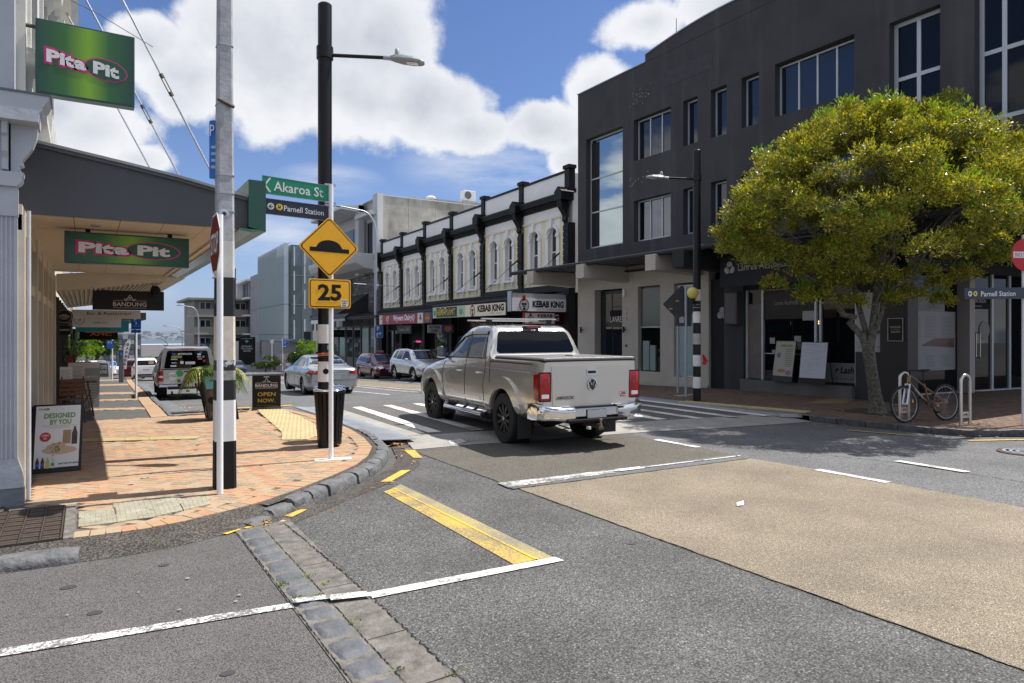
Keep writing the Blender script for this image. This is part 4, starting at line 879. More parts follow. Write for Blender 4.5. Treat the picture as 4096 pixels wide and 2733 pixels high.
text('Pita',M['magenta'],s,Q(.085,.745),LX,Vv,w=.06,h=.02,bold=.02); MB().frame(Q(.135,.745),LX,Vv,Wn,circ(.014,16,sx=2),0,.001).build('oval',grn,s); text('Pit',M['white'],s,Q(.135,.745,.006),LX,Vv,w=.03,h=.014)
b = MB()
for k in range(5): a = R(50 + 20 * k); b.frame(Q(.265,.70),Vector((math.cos(a),0,math.sin(a))),Vector((-math.sin(a),0,math.cos(a))),Wn,[(.045,-.001),(.065,-.001),(.065,.001),(.045,.001)],0,.001)
b.build('ray',grn,s)
MB().frame(Q(.13,.42),LX,Vv,Wn,circ(.055,28),0,.002).build('badge',M['red'],s); text('COMBO\n$23',M['white'],s,Q(.13,.42,.007),LX,Vv,w=.075,h=.06,bold=.01)
MB().frame(Q(.275,.26),LX,Vv,Wn,circ(.048,30,sx=3.6),0,.001).build('board_print',mat('poster_wood',(.55,.42,.28),.5),s)
MB().frame(Q(.24,.31),Vector((1,0,.14)).normalized(),Vv,Wn,circ(.036,24,sx=2.7),.002,.003).build('wrap',mat('poster_wrap',(.62,.46,.26),.5,var=(60,.3)),s)
b = MB(); rnd = random.Random(1)
for _ in range(60):
    b.m = rnd.randrange(3); b.frame(Q(.245 + rnd.gauss(0,.03),.285 + rnd.gauss(0,.035),.0075),LX,Vv,Wn,circ(rnd.uniform(.004,.010),5),0,.0008)
wset(b.build('filling',[mat('poster_leaf',(.12,.25,.03),.5),mat('poster_meat',(.25,.10,.05),.5),mat('poster_sauce',(.6,.5,.35),.5)],s),kind='stuff')
MB().frame(Q(.34,.40),LX,Vv,Wn,[(-.04,-.07),(.04,-.07),(.045,.09),(-.035,.09)],0,.001).build('bag',mat('poster_bag',(.36,.24,.14),.6),s)
def bottle(cx,cz,k,body,lab_):
    o = MB().frame(Q(cx,cz,.005),LX,Vv,Wn,[(-.018 * k,0),(.018 * k,0),(.018 * k,.085 * k),(.007 * k,.12 * k),(.007 * k,.135 * k),(-.007 * k,.135 * k),(-.007 * k,.12 * k),(-.018 * k,.085 * k)],0,.001).build('bottle',body,s)
    MB().frame(Q(cx,cz,.0065),LX,Vv,Wn,[(-.018 * k,.03 * k),(.018 * k,.03 * k),(.018 * k,.062 * k),(-.018 * k,.062 * k)],0,.0008).build('label',lab_,s)
bottle(.42,.32,1.55,mat('cola',(.06,.012,.01),.3),M['navy'])
for k,(c1,c2) in enumerate(((mat('cola',(.06,.012,.01),.3),M['blue']),(mat('cola2',(.05,.012,.02),.3),M['blue']),(mat('lime_soda',(.4,.55,.08),.3),M['yellow']),(mat('clear_soda',(.5,.62,.62),.3),grn))): bottle(.065 + k * .05,.055,.95,c1,c2)
text('#BETTERWITHPEPSI',M['navy'],s,Q(.37,.10),LX,Vv,w=.2,h=.017,bold=.02)

# ------------------------------------------------------------ poles
def banded(pole_name,label,cat,cx,cy,prof,bands,base_m,par=None,n=24,yaw=0):
    pass
cp = thing('utility_pole','old concrete power pole with peeling black and white painted bands','pole',(1.25,7.75,SW))
def octbox(x,y,w0,w1,z0,z1,zb=(SW,9.6)):
    """chamfered square pole tapering over its whole height"""
    vs = []
    for z in (z0,z1):
        t = (z - zb[0]) / (zb[1] - zb[0]); w = w0 + (w1 - w0) * t; c = w * .26
        for (a,d) in ((w,w - c),(w - c,w),(-w + c,w),(-w,w - c),(-w,-w + c),(-w + c,-w),(w - c,-w),(w,-w + c)):
            vs.append((x + a,y + d,z))
    return MB().add(vs,[tuple(range(8))[::-1],tuple(range(8,16))] + [(i,(i + 1) % 8,8 + (i + 1) % 8,8 + i) for i in range(8)])
peelb = worn('peeling_black_paint',(.014,.014,.016),(.62,.58,.50),.80,9,.02); peelw = worn('peeling_cream_paint',(.72,.68,.58),(.50,.40,.28),.78,4,.2); peelbk = worn('peeled_black_and_white',(.02,.02,.022),(.60,.60,.60),.62,10,.03)
polec = mat('pole_concrete',(.44,.45,.48),.6,var=(6,.4),bump=(30,.12),streak=(6,.5,(.30,.32,.36)))
for z0,z1,m in ((SW,.62,M['blackm']),(.62,1.05,M['white']),(1.05,1.26,peelb),(1.26,1.36,mat('sticker_grey',(.38,.38,.36),.6,var=(20,.5))),(1.36,1.47,peelbk),(1.47,1.93,peelw),(1.93,2.34,peelb),(2.34,2.72,mat('band_pale',(.60,.60,.58),.6,var=(4,.3))),(2.72,9.4,polec)):
    octbox(1.25,7.75,.107,.04,z0,z1).build('band' if z0 < 2.7 else 'shaft',m,cp)
for z in (3.03,3.22,3.41,4.16,4.78): octbox(1.25,7.75,.113,.046,z,z + .012).build('strap',M['galv'],cp)
MB().tube([(1.17,7.66,4.2),(1.33,7.64,4.13)],.018,8).build('clamp',M['iron'],cp); MB().tube([(1.36,7.70,2.33),(1.12,7.66,2.33)],.010,6).build('rusty_band',mat('rust',(.25,.07,.02),.8),cp)
s = wset(MB().frame((1.12,7.84,3.40),Vector((.07,-.05,0)).normalized(),UZ,Vector((-.58,-.8,0)).normalized(),rrect(.09,.62,.02,cx=.04,cy=.30),0,.004).build('parking_plate',M['blue']),'blue parking sign seen almost edge-on, strapped to the concrete pole','parking sign')
text('P',M['white'],s,(1.14,7.81,3.9),Vector((.8,-.58,0)),UZ,w=.05,h=.12,off=.006)
b = MB()
for k in range(4): b.frame((1.125,7.835,3.50 + k * .07),Vector((.8,-.58,0)),UZ,Vector((-.58,-.8,0)),[(.01,0),(.07,0),(.07,.03),(.01,.03)],.006,.007)
b.build('print',mat('pale_blue_print',(.3,.5,.8),.5),s)
wset(MB().box(1.355,1.372,7.80,7.98,2.03,2.45).build('narrow_sign',M['blackm']),'dark metal sign seen edge-on, strapped behind the concrete pole','road sign')
st = thing('stop_sign','stop sign on a white post, seen almost edge-on beside the concrete pole','stop sign',(1.16,7.46,SW))
MB().tube([(1.16,7.46,SW),(1.16,7.46,2.96)],.0315,16).build('post',M['postw'],st,smooth=True)
a_ = 2.36 + .30; oc = [(.30 * math.cos(R(22.5 + 45 * k)) ,.30 * math.sin(R(22.5 + 45 * k))) for k in range(8)]
Us = Vector((math.sin(R(-6)) ,math.cos(R(-6)),0)); Ws = Vector((-1,.0,0)).normalized()
OS = Vector((1.115,7.46,2.66)); face_n = Ws; Ut = Vector(UZ).cross(face_n).normalized()
MB().frame(OS,Ut,UZ,face_n,[(a * 1.08,c * 1.08) for a,c in oc],0,.004).build('rim',M['white'],st); MB().frame(OS,Ut,UZ,face_n,oc,.004,.006).build('plate',mat('faded_shaded_stop_red',(.20,.012,.012),.5,var=(12,.3)),st)  # faded red, with the shade on the face also put into its colour
text('STOP',M['white'],st,OS,Ut,UZ,w=.46,h=.20,bold=.02,off=.008)
cm = thing('camera_dome','small round camera housing on the side of the concrete pole','camera',(1.26,7.55,3.0))
b = MB(); b.lathe([(.055,7.60),(.055,7.575),(.03,7.57),(.03,7.545),(.02,7.545),(.018,7.56)],(1.215,0,2.985),20,'y'); b.build('housing',M['galv'],cm,smooth=30); MB().lathe([(.018,7.555),(.0,7.55)],(1.215,0,2.985),12,'y').build('lens',M['glassd'],cm)

def lamp_pole(name,label,x,y,base,top,r,arm_dir,arm_len,clamp,bands,head_len,group,tilt=-.18):
    s = thing(name,label,'street lamp',(x,y,base),group)
    z = base
    for z1,m in bands: MB().tube([(x,y,z),(x,y,z1)],r + (.001 if m is not M['black'] else 0),24).build('shaft',m,s,smooth=True); z = z1
    MB().lathe([(r * .98,top - .001),(r,top),(r * .8,top + .02),(0,top + .03)],(x,y,0),24).build('cap',M['black'],s,smooth=True)
    b = MB(); b.lathe([(r + .002,clamp - .09),(r + .02,clamp - .085),(r + .02,clamp + .085),(r + .002,clamp + .09)],(x,y,0),24); b.build('clamp',M['black'],s,smooth=30)
    d = Vector((*arm_dir,0)).normalized(); p0 = Vector((x,y,clamp - .03)) + d * r; p1 = p0 + d * arm_len + Vector((0,0,tilt * arm_len * .3))
    MB().tube([p0,p1],.026,12).build('arm',M['black'],s,smooth=True)
    up = Vector((0,0,1)); sd_ = d.cross(up); hd = (d + up * tilt * .6).normalized(); hu = sd_.cross(hd).normalized() * 1
    if hu.z < 0: hu = -hu
    MB().tube([p1 - hd * .03,p1 + hd * .09],.032,12).build('spigot',M['galv'],s,smooth=True)
    q = p1 + hd * .06; vs = []; fs = []; st_ = [(0,.03,.03,-.02),(.06,.07,.045,-.025),(.18,.105,.05,-.035),(.34,.11,.038,-.04),(.46,.08,.015,-.04),(.50,.04,.0,-.035)]
    for (t,w_,u_,d_) in st_:
        t *= head_len / .5
        for (a,c) in ((-w_,d_),(-w_,d_ * .2),(-w_ * .6,u_),(w_ * .6,u_),(w_,d_ * .2),(w_,d_)): vs.append(q + hd * t + sd_ * a + hu * c)
    for i in range(len(st_) - 1):
        for k in range(6): fs.append((i * 6 + k,i * 6 + (k + 1) % 6,i * 6 + 6 + (k + 1) % 6,i * 6 + 6 + k))
    fs += [tuple(range(6)),tuple(range(len(vs) - 6,len(vs)))]
    MB().add(vs,fs).build('lamp_head',mat('lamp_grey',(.28,.29,.30),.45,.3),s,bevel=.004)
    c_ = q + hd * .33 * head_len / .5 - hu * .042; MB().add([c_ + hd * a + sd_ * b2 for a,b2 in ((-.08,-.05),(.08,-.05),(.08,.05),(-.08,.05))] + [c_ + hd * a + sd_ * b2 - hu * .006 for a,b2 in ((-.08,-.05),(.08,-.05),(.08,.05),(-.08,.05))],[(0,1,2,3),(4,5,6,7),(0,1,5,4),(1,2,6,5),(2,3,7,6),(3,0,4,7)]).build('lens',M['clear'],s)
    c_ = q + hd * .10 * head_len / .5 + hu * .045; b = MB(); b.lathe([(.035,0),(.035,.03),(.03,.09),(.02,.10),(0,.10)],tuple(c_),12); b.build('sensor',mat('sensor_grey',(.35,.38,.42),.3),s,smooth=True)
    return s
bw = M['black']; ww = mat('scuffed_white_band',(.82,.82,.81),.45,var=(5,.25,(.42,.40,.36)))
lp = lamp_pole('street_lamp','black street lamp pole with white bands behind the slatted bins',2.92,9.75,SW,6.47,.098,(1.2,-.78),.78,5.78,
               [(1.06,bw),(1.35,ww),(1.61,bw),(1.88,ww),(6.47,bw)],.50,None)
MB().frame((2.90,9.645,1.21),(.85,-.53,0),UZ,(-.53,-.85,0),circ(.04,20),-.01,.002).build('sticker',M['blackm'],lp); MB().frame((2.94,9.648,1.55),(.85,-.53,0),UZ,(-.53,-.85,0),circ(.033,20),-.01,.003).build('sticker',mat('pale_sticker',(.5,.52,.48),.5),lp)
for z,t_ in ((1.46,.012),(1.435,.016),(1.40,.02)): MB().tube([(2.80,9.70,z),(2.86,9.66,z + .006),(2.95,9.645,z + .012),(3.02,9.67,z + .02)],t_ * .8,6).build('tape',mat('orange_tape',(.5,.13,.06),.5) if z > 1.42 else M['blackm'],lp)
zp = lamp_pole('street_lamp','black and white banded lamp pole on the far side of the crossing',12.57,11.66,SW,6.18,.092,(-.75,.47),.62,5.53,
               [(.43,bw),(.70,ww),(.96,bw),(1.23,ww),(1.49,bw),(1.75,mat('band_stickered',(.50,.49,.46),.6,var=(9,.4))),(2.01,bw),(2.28,ww),(2.54,bw),(2.81,ww),(6.18,bw)],.46,None,tilt=.12)
for z in (2.44,2.37): MB().lathe([(.094,z),(.096,z),(.096,z + .012),(.094,z + .012)],(12.57,11.66,0),24).build('strap',M['galv'],zp)
gb = thing('beacon_globe','round yellow beacon globe fixed to the banded pole','beacon',(12.38,11.55,2.45))
b = MB(); b.lathe([(.05,-.14),(.10,-.10),(.135,-.03),(.137,.03),(.11,.09),(.06,.13),(0,.14)],(12.32,11.56,2.72),24); b.build('globe',mat('amber_globe',(.62,.52,.10),.25,coat=.6),gb,smooth=True)
b = MB(); b.lathe([(.03,-.28),(.05,-.26),(.055,-.2),(.075,-.14)],(12.32,11.56,2.72),16); b.build('holder',M['black'],gb,smooth=True); MB().tube([(12.32,11.56,2.46),(12.52,11.64,2.46)],.02).build('arm',M['black'],gb)
rb = MB(); rb.add([(12.66,11.58,1.24),(12.70,11.55,1.24),(12.78,11.50,1.08),(12.74,11.52,.99),(12.66,11.57,1.0),(12.72,11.60,1.1)],[(0,1,2,5),(5,2,3,4)]); wset(rb.build('red_cloth',M['red']),'red cloth tied round the banded pole','cloth')
# near sign post with its signs
sp = thing('sign_post','rust-flecked white steel post in front of the bins','sign post',(2.70,8.75,SW)); MB().tube([(2.70,8.75,SW),(2.70,8.75,3.68)],.030,14).build('post',M['postw'],sp,smooth=True)
MB().prism([(2.47,8.70),(2.93,8.60),(2.97,8.76),(2.52,8.86)],'z',SW - .01,SW + .006).build('footing',M['white'],sp)
for z in (3.675,3.445,3.41): MB().box(2.62,2.76,8.735,8.765,z - .012,z + .012).build('bracket',M['galv'],sp)
whi = M['white']
def blade(name,label,x0,x1,y,zl0,zl1,zr0,zr1,m):
    s = thing(name,label,'street sign',(x1,y,zr0)); MB().frame((0,y,0),LX,UZ,(0,1,0),[(x0,zl0),(x1,zr0),(x1,zr1),(x0,zl1)],0,.012).build('plate',m,s)
    b = MB()
    b.frame((0,y,0),LX,UZ,(0,-1,0),[(x0,zl1 - .004),(x1,zr1 - .004),(x1,zr1),(x0,zl1)],-.014,.002); b.frame((0,y,0),LX,UZ,(0,-1,0),[(x0,zl0),(x1,zr0),(x1,zr0 + .004),(x0,zl0 + .004)],-.014,.002); b.build('rim',M['galv'],s)
    return s
s = blade('street_name_sign','green street name sign reading Akaroa St with a left arrow',1.845,2.66,8.75,3.475,3.70,3.45,3.665,M['green'])
text('Akaroa St',whi,s,(2.29,8.748,3.572),(1,0,-.035),UZ,w=.62,h=.115,bold=.012)
MB().frame((0,8.748,0),LX,UZ,(0,-1,0),[(1.925,3.675),(1.95,3.675),(1.89,3.585),(1.95,3.50),(1.925,3.50),(1.865,3.585)],0,.002).build('arrow',whi,s)
def station_marks(s,x,y,z,k,U=LX):
    U = Vector(U).normalized(); Wn_ = U.cross(Vector(UZ)); o = Vector((x,y,z))
    MB().frame(o,U,UZ,Wn_,circ(.037 * k,24),.001,.003).build('arrow_disc',whi,s)
    MB().frame(o,U,UZ,Wn_,[(-.026 * k,0),(.002 * k,.026 * k),(.010 * k,.020 * k),(-.006 * k,.005 * k),(.026 * k,.005 * k),(.026 * k,-.005 * k),(-.006 * k,-.005 * k),(.010 * k,-.020 * k),(.002 * k,-.026 * k)],.003,.0045).build('arrow',M['navy'],s)
    o2 = o + U * .095 * k; MB().frame(o2,U,UZ,Wn_,circ(.037 * k,24),.001,.003).build('train_disc',mat('bright_yellow',(.75,.55,.01),.4),s)
    MB().frame(o2,U,UZ,Wn_,rrect(.030 * k,.040 * k,.008 * k,3,cy=.004 * k),.003,.0045).build('train',M['navy'],s)
    MB().frame(o2,U,UZ,Wn_,[(-.010 * k,.004 * k),(.010 * k,.004 * k),(.010 * k,.016 * k),(-.010 * k,.016 * k)],.0045,.0055).build('train_window',mat('bright_yellow',(.75,.55,.01),.4),s)
s = blade('station_sign','navy sign reading Parnell Station under the green street name',1.865,2.655,8.75,3.225,3.425,3.205,3.40,M['navy'])
station_marks(s,1.945,8.747,3.325,1.1); text('Parnell Station',whi,s,(2.355,8.748,3.310),(1,0,-.03),UZ,w=.50,h=.068,bold=.006)
def rplate(s,cx,y,cz,poly,m,rim,t=.003):
    pass
sgn = thing('hump_sign','yellow diamond warning sign with a black road hump','road sign',(2.66,8.66,2.46))
def rdiamond(r,c):
    p = []
    for a0 in (0,90,180,270):
        cx_,cy_ = (r - c * 1.414) * math.cos(R(a0)),(r - c * 1.414) * math.sin(R(a0))
        for k in range(5): a = R(a0 - 45 + 22.5 * k); p.append((cx_ + c * math.cos(a),cy_ + c * math.sin(a)))
    return p
for nm,r_,m,t0,t1 in (('plate',.395,M['yellow'],-.003,0),('border',.372,M['blackm'],0,.0015),('face',.356,M['yellow'],.0015,.003)): MB().frame((2.65,8.66,2.855),LX,UZ,(0,-1,0),rdiamond(r_,.035),t0,t1).build(nm,m,sgn)
hump = [(-.25,-.055),(.26,-.055),(.26,.0),(.17,.0)] + [(.16 * math.cos(R(a)) ,.0 + .10 * math.sin(R(a))) for a in range(15,170,12)] + [(-.17,.0),(-.25,.0)]
MB().frame((2.65,8.66,2.845),(1,0,-.02),UZ,(0,-1,0),hump,.003,.0045).build('hump',M['blackm'],sgn)
sg2 = thing('speed_sign','yellow rectangular advisory speed sign reading 25','road sign',(2.66,8.66,2.07))
for nm,w_,h_,m,t0,t1 in (('plate',.545,.375,M['yellow'],-.003,0),('border',.515,.345,M['blackm'],0,.0015),('face',.493,.323,M['yellow'],.0015,.003)): MB().frame((2.66,8.66,2.26),LX,UZ,(0,-1,0),rrect(w_,h_,.03 if nm != 'face' else .02,5),t0,t1).build(nm,m,sg2)
text('25',M['blackm'],sg2,(2.655,8.657,2.275),LX,UZ,w=.31,h=.19,bold=.035,off=.004)
MB().box(2.80,2.885,8.650,8.6525,2.095,2.185).build('sticker',M['white'],sg2); text('TROJAN\nFUNKS\nFINER',M['blackm'],sg2,(2.8425,8.650,2.14),LX,UZ,w=.075,h=.078,bold=.03,off=.002)
# bins
def bin_(x,y,label):
    s = thing('litter_bin',label,'litter bin',(x,y,SW),'slatted bins beside the lamp pole'); n = 20; r0,r1 = .165,.218; z0,z1 = SW + .05,SW + .80
    MB().lathe([(.10,z0),(r0 - .025,z0),(r1 - .028,z1),(r1 - .04,z1)],(x,y,0),20).build('liner',M['blackm'],s,smooth=True)
    me = None
    for k in range(n):
        a = 2 * math.pi * k / n; d = Vector((math.cos(a),math.sin(a),0)); t = Vector((-math.sin(a),math.cos(a),0)); vs = []
        for z,r,w_ in ((z0 - .02,r0,.018),(z1,r1,.024)):
            c = Vector((x,y,z)); vs += [c + d * r - t * w_,c + d * r + t * w_,c + d * (r - .008) + t * w_,c + d * (r - .008) - t * w_]
        MB().add(vs,[(0,1,2,3),(4,5,6,7),(0,1,5,4),(1,2,6,5),(2,3,7,6),(3,0,4,7)]).build('slat',M['black'],s)
    b = MB(); b.lathe([(r1 - .01,z1 - .03),(r1 + .008,z1 - .03),(r1 + .008,z1 + .005),(r1 - .01,z1 + .005)],(x,y,0),28); b.lathe([(r0 - .01,z0 + .0),(r0 + .007,z0),(r0 + .009,z0 + .03),(r0 - .01,z0 + .03)],(x,y,0),28); b.build('hoop',M['black'],s,smooth=30)
    b = MB(); b.lathe([(r1 + .012,z1 + .005),(r1 + .014,z1 + .015),(r1 + .0,z1 + .032),(.13,z1 + .05),(.125,z1 + .045),(.12,z1 + .03)],(x,y,0),32); b.build('lid',M['chrome'],s,smooth=50)
    MB().lathe([(.11,SW),(.11,SW + .05)],(x,y,0),16).build('foot',M['blackm'],s)
    return s
bin_(3.0,9.79,'slatted black litter bin with a steel lid rim, nearer the white post'); bin_(3.16,10.27,'slatted black litter bin half hidden behind its twin')
# boards by the planter and the OPEN NOW stand
s = thing('restaurant_board','black sign stand reading BANDUNG OPEN NOW on the brick corner','sign board',(3.42,15.8,SW - .05)); g = .03
Ub = Vector((.93,-.30,0)).normalized(); Wb = Ub.cross(Vector(UZ)); Ob = Vector((3.14,15.86,g))
MB().frame(Ob,Ub,UZ,Wb,rrect(.60,.74,.02,3,cx=.29,cy=.42),-.03,0).build('panel',M['black'],s)
MB().frame(Ob,Ub,UZ,Wb,[(-.03,0),(.63,0),(.60,.09),(.0,.09)],-.12,.06).build('foot',mat('dark_grey_plastic',(.06,.065,.07),.6),s,bevel=.01)
MB().frame(Ob,Ub,UZ,Wb,rrect(.12,.018,.008,3,cx=.29,cy=.755),.0,.003).build('handle',bo,s)
Qb = lambda a,c: Ob + Ub * a + Vector(UZ) * c
text('BANDUNG',whi,s,Qb(.29,.565),Ub,UZ,w=.47,h=.062,bold=.012); text('OPEN',gold,s,Qb(.29,.37),Ub,UZ,w=.38,h=.085,bold=.01); text('NOW.',gold,s,Qb(.29,.23),Ub,UZ,w=.36,h=.085,bold=.01); text('TROPICAL COURTYARD SEATING',gold,s,Qb(.29,.115),Ub,UZ,w=.46,h=.012)
b = MB(); b.frame(Ob,Ub,UZ,Wb,[(.055,.505),(.525,.505),(.525,.512),(.055,.512)],.001,.003); b.frame(Ob,Ub,UZ,Wb,[(.055,.618),(.20,.618),(.20,.624),(.055,.624)],.001,.003); b.frame(Ob,Ub,UZ,Wb,[(.38,.618),(.525,.618),(.525,.624),(.38,.624)],.001,.003); b.build('rule',whi,s)
b = MB()
for sg in (-1,1):
    b.tube([Qb(.29 + sg * .06,.63) + Wb * .004,Qb(.29 + sg * .03,.67) + Wb * .004,Qb(.29,.735) + Wb * .004],.004,5)
    for dx,dz,r_ in ((.03,.645,.018),(.07,.64,.016)): b.tube([Qb(.29 + sg * (dx + r_ * math.cos(t)),dz + r_ * math.sin(t)) + Wb * .004 for t in np.linspace(0,5.2,9)],.0035,4)
b.build('crest',whi,s)
s = thing('menu_board','leaning teal and black restaurant board beside the palm planter','sandwich board',(2.0,13.8,SW))
Oa = Vector((1.93,13.8,SW)); Va = Vector((-.14,.0,1)).normalized(); Ua = Vector((1,-.1,0)).normalized(); Wa = Ua.cross(Va).normalized()
if Wa.y > 0: Wa = -Wa
MB().frame(Oa,Ua,Va,Wa,[(0,0),(.55,0),(.55,.92),(0,.90)],-.02,0).build('frame',M['black'],s,bevel=.005)
MB().frame(Oa,Ua,Va,Wa,[(.03,.05),(.52,.05),(.52,.87),(.03,.85)],.0005,.002).build('panel',mat('dark_slate',(.03,.035,.035),.3),s)
MB().frame(Oa,Ua,Va,Wa,[(.06,.60),(.50,.60),(.50,.85),(.06,.84)],.002,.004).build('teal_print',mat('teal_print',(.10,.42,.42),.4),s); text('BANDUNG',M['black'],s,Oa + Ua * .30 + Va * .76,Ua,Va,w=.3,h=.05,off=.006); text('CAFE & BAR',M['black'],s,Oa + Ua * .30 + Va * .69,Ua,Va,w=.18,h=.02,off=.006)
rnd = random.Random(4); tl = mat('teal_food',(.12,.38,.36),.5,var=(30,.5)); br_ = mat('brown_food',(.16,.10,.05),.5,var=(30,.5))
for _ in range(9): MB().frame(Oa + Ua * rnd.uniform(.1,.45) + Va * rnd.uniform(.12,.55),Ua,Va,Wa,circ(rnd.uniform(.03,.08),14,sx=1.2),.002,.004 + _ * .0005).build('print',rnd.choice((tl,br_,M['blackm'])),s)
MB().frame(Oa + Vector((.48,.42,0)),Ua,Vector((-.25,-.33,1)).normalized(),Wa,[(-.45,0),(.10,0),(.0,.92),(-.45,.90)],-.02,0).build('rear_leg',M['black'],s)
s = thing('planter','dark glazed round planter pot holding the palm','planter',(2.05,14.1,SW)); MB().lathe([(.14,SW),(.17,SW + .1),(.20,SW + .3),(.19,SW + .42),(.21,SW + .45),(.18,SW + .44)],(2.12,14.15,0),24).build('pot',mat('glazed_pot',(.03,.04,.04),.2),s,smooth=True)
MB().lathe([(.17,SW + .40),(0,SW + .41)],(2.12,14.15,0),16).build('earth',M['soil'],s)
pal = thing('palm','arching green palm in the pot behind the banded pole','palm',(2.12,14.15,SW + .42))
rnd = random.Random(12); PL = [mat('palm_leaf_green',(.07,.13,.025),.4),mat('palm_leaf_yellow',(.24,.26,.04),.4)]
for m_ in PL:
    b_ = m_.node_tree.nodes['Principled BSDF']; b_.inputs['Transmission Weight'].default_value = 0
for k in range(15):
    a = R(k * 24 + rnd.uniform(-8,8)); Ln = rnd.uniform(.75,1.0); pts = []
    for i in range(12):
        t = i / 11; r_ = Ln * .74 * t ** 1.15; z = SW + .30 + Ln * (1.75 * t - (1.55 + .25 * math.sin(k)) * t * t)
        pts.append(Vector((2.12 + r_ * math.cos(a) * .92,14.15 + r_ * math.sin(a) * .8,z + .22)))
    pts[0] = Vector((2.12,14.15,SW + .42)); b = MB(); b.tube(pts,.007,5,r2=.002)
    for i in range(2,12):
        for h_ in (0,.5):
            j = min(10,i - 1); p = pts[j].lerp(pts[j + 1],h_); t = (pts[j + 1] - pts[j]).normalized(); sd2 = t.cross(Vector((0,0,1))).normalized(); l = .32 * math.sin(math.pi * (i + h_) / 13.5) + .05
            for sg in (-1,1):
                d1 = (sd2 * sg + t * .55 - Vector((0,0,.25))).normalized(); e = p + d1 * l * .55; f = p + d1 * l * .95 - Vector((0,0,l * .42)); w_ = t * .011
                b.add([p - w_,p + w_,e + w_,e - w_,f],[(0,1,2,3),(3,2,4)])
    b.build('frond',PL[0 if rnd.random() < .6 else 1],pal)
MB().box(1.5,3.0,15.5,15.75,SW - .02,SW + .003).build('bark_bed',M['soil'],foot)
# ------------------------------------------------------------ right-hand dark building
M['charcoal'] = mat('charcoal_render',(.060,.061,.066),.8,spec=.25,var=(.9,.35,(.036,.037,.042)),bump=(14,.35),streak=(2.2,.35,(.13,.135,.145)))
M['charcoal2'] = mat('charcoal_smooth',(.030,.031,.035),.7,spec=.25); M['putty'] = mat('putty_render',(.50,.46,.40),.75,var=(1.2,.12),bump=(12,.2),streak=(5,.25,(.32,.29,.25)))
M['alu'] = mat('grey_window_frame',(.52,.55,.58),.4,.2); M['near_black'] = mat('dark_interior',(.010,.010,.011),.8)  # near-black colour for interiors, recesses and undersides
M['mirror'] = mat('mirror_glass',(.46,.52,.52),.02,1); M['mirror2'] = mat('half_mirror_glass',(.16,.165,.18),.02,1); M['wglass'] = mat('window_glass',(.012,.017,.028),.015,0,spec=1.0); M['frost'] = mat('frosted_glass',(.30,.42,.42),.25,spec=.6)
def win_bm(b,X,y0,y1,z0,z1,dep): pass
def holed_wall(X,y0,y1,z0,z1,holes,m,par,name='wall',dep=.28,sg=1,mats=None):
    """facade in the plane x = X with real openings and reveals"""
    ys = sorted(set([y0,y1] + [v for h in holes for v in (h[0],h[1]) if y0 < v < y1])); zs = sorted(set([z0,z1] + [v for h in holes for v in (h[2],h[3]) if z0 < v < z1])); b = MB()
    for i in range(len(ys) - 1):
        for j in range(len(zs) - 1):
            cy,cz = (ys[i] + ys[i + 1]) / 2,(zs[j] + zs[j + 1]) / 2
            if any(h[0] < cy < h[1] and h[2] < cz < h[3] for h in holes): continue
            b.add([(X,ys[i],zs[j]),(X,ys[i + 1],zs[j]),(X,ys[i + 1],zs[j + 1]),(X,ys[i],zs[j + 1])],[(0,1,2,3)])
    for h in holes:
        a,c,d,e = h[:4]; X2 = X + dep * sg
        for q in (((X,a,d),(X2,a,d),(X2,a,e),(X,a,e)),((X,c,d),(X2,c,d),(X2,c,e),(X,c,e)),((X,a,d),(X2,a,d),(X2,c,d),(X,c,d)),((X,a,e),(X2,a,e),(X2,c,e),(X,c,e))): b.add(q,[(0,1,2,3)])
    return b.build(name,m,par)
db = thing('dark_building','big charcoal grey building with tall windows and arched parapet behind the tree','building',(16.2,13,0))
UP = [(18.50,20.59,4.96,9.14),(16.15,17.93,7.75,9.17),(16.15,17.93,4.93,6.36),(15.0,15.61,7.73,9.17),(15.0,15.61,4.90,6.36),(13.86,14.47,7.71,9.18),(13.86,14.47,4.90,6.36),(12.71,13.32,7.72,9.18),(12.71,13.32,4.90,6.36),
      (9.88,12.18,7.74,9.2),(9.88,12.18,4.90,6.36),(7.87,9.01,4.5,9.12),(6.22,7.17,4.5,9.9)]
holed_wall(16.2,6.0,21.1,4.1,11.0,UP,M['charcoal'],db)
ar = [(5.0,11.0)]; arch = [(10.6 + (17.35 - 10.6) * t,11.15 + .40 * math.sin(math.pi * (.08 + .84 * t))) for t in np.linspace(0,1,20)]
MB().prism([(10.6,10.99)] + arch + [(17.35,10.99)],'x',16.2,16.55).build('parapet_arch',M['charcoal'],db)
b = MB(); al = arch; b.prism(al + [(y,z + .035) for y,z in al[::-1]],'x',16.17,16.6); b.box(16.17,16.6,17.35,21.12,11.0,11.03); b.box(16.17,16.6,6.0,10.6,11.0,11.03); b.build('capping',M['galv'],db)
b = MB(); b.box(16.55,30,6.0,21.1,10.2,10.4); b.box(16.55,30,21.05,21.1,0,11); b.box(16.2,30,6.0,6.05,4.1,11.0); b.box(29.9,30,5,21,0,11); b.build('rear_wall',M['charcoal2'],db)
MB().box(16.55,29.8,6.05,21,3.75,4.0).build('floor_slab',M['near_black'],db)
MB().box(19.2,19.3,6.05,21,4.0,10.2).build('inner_wall',M['near_black'],db)
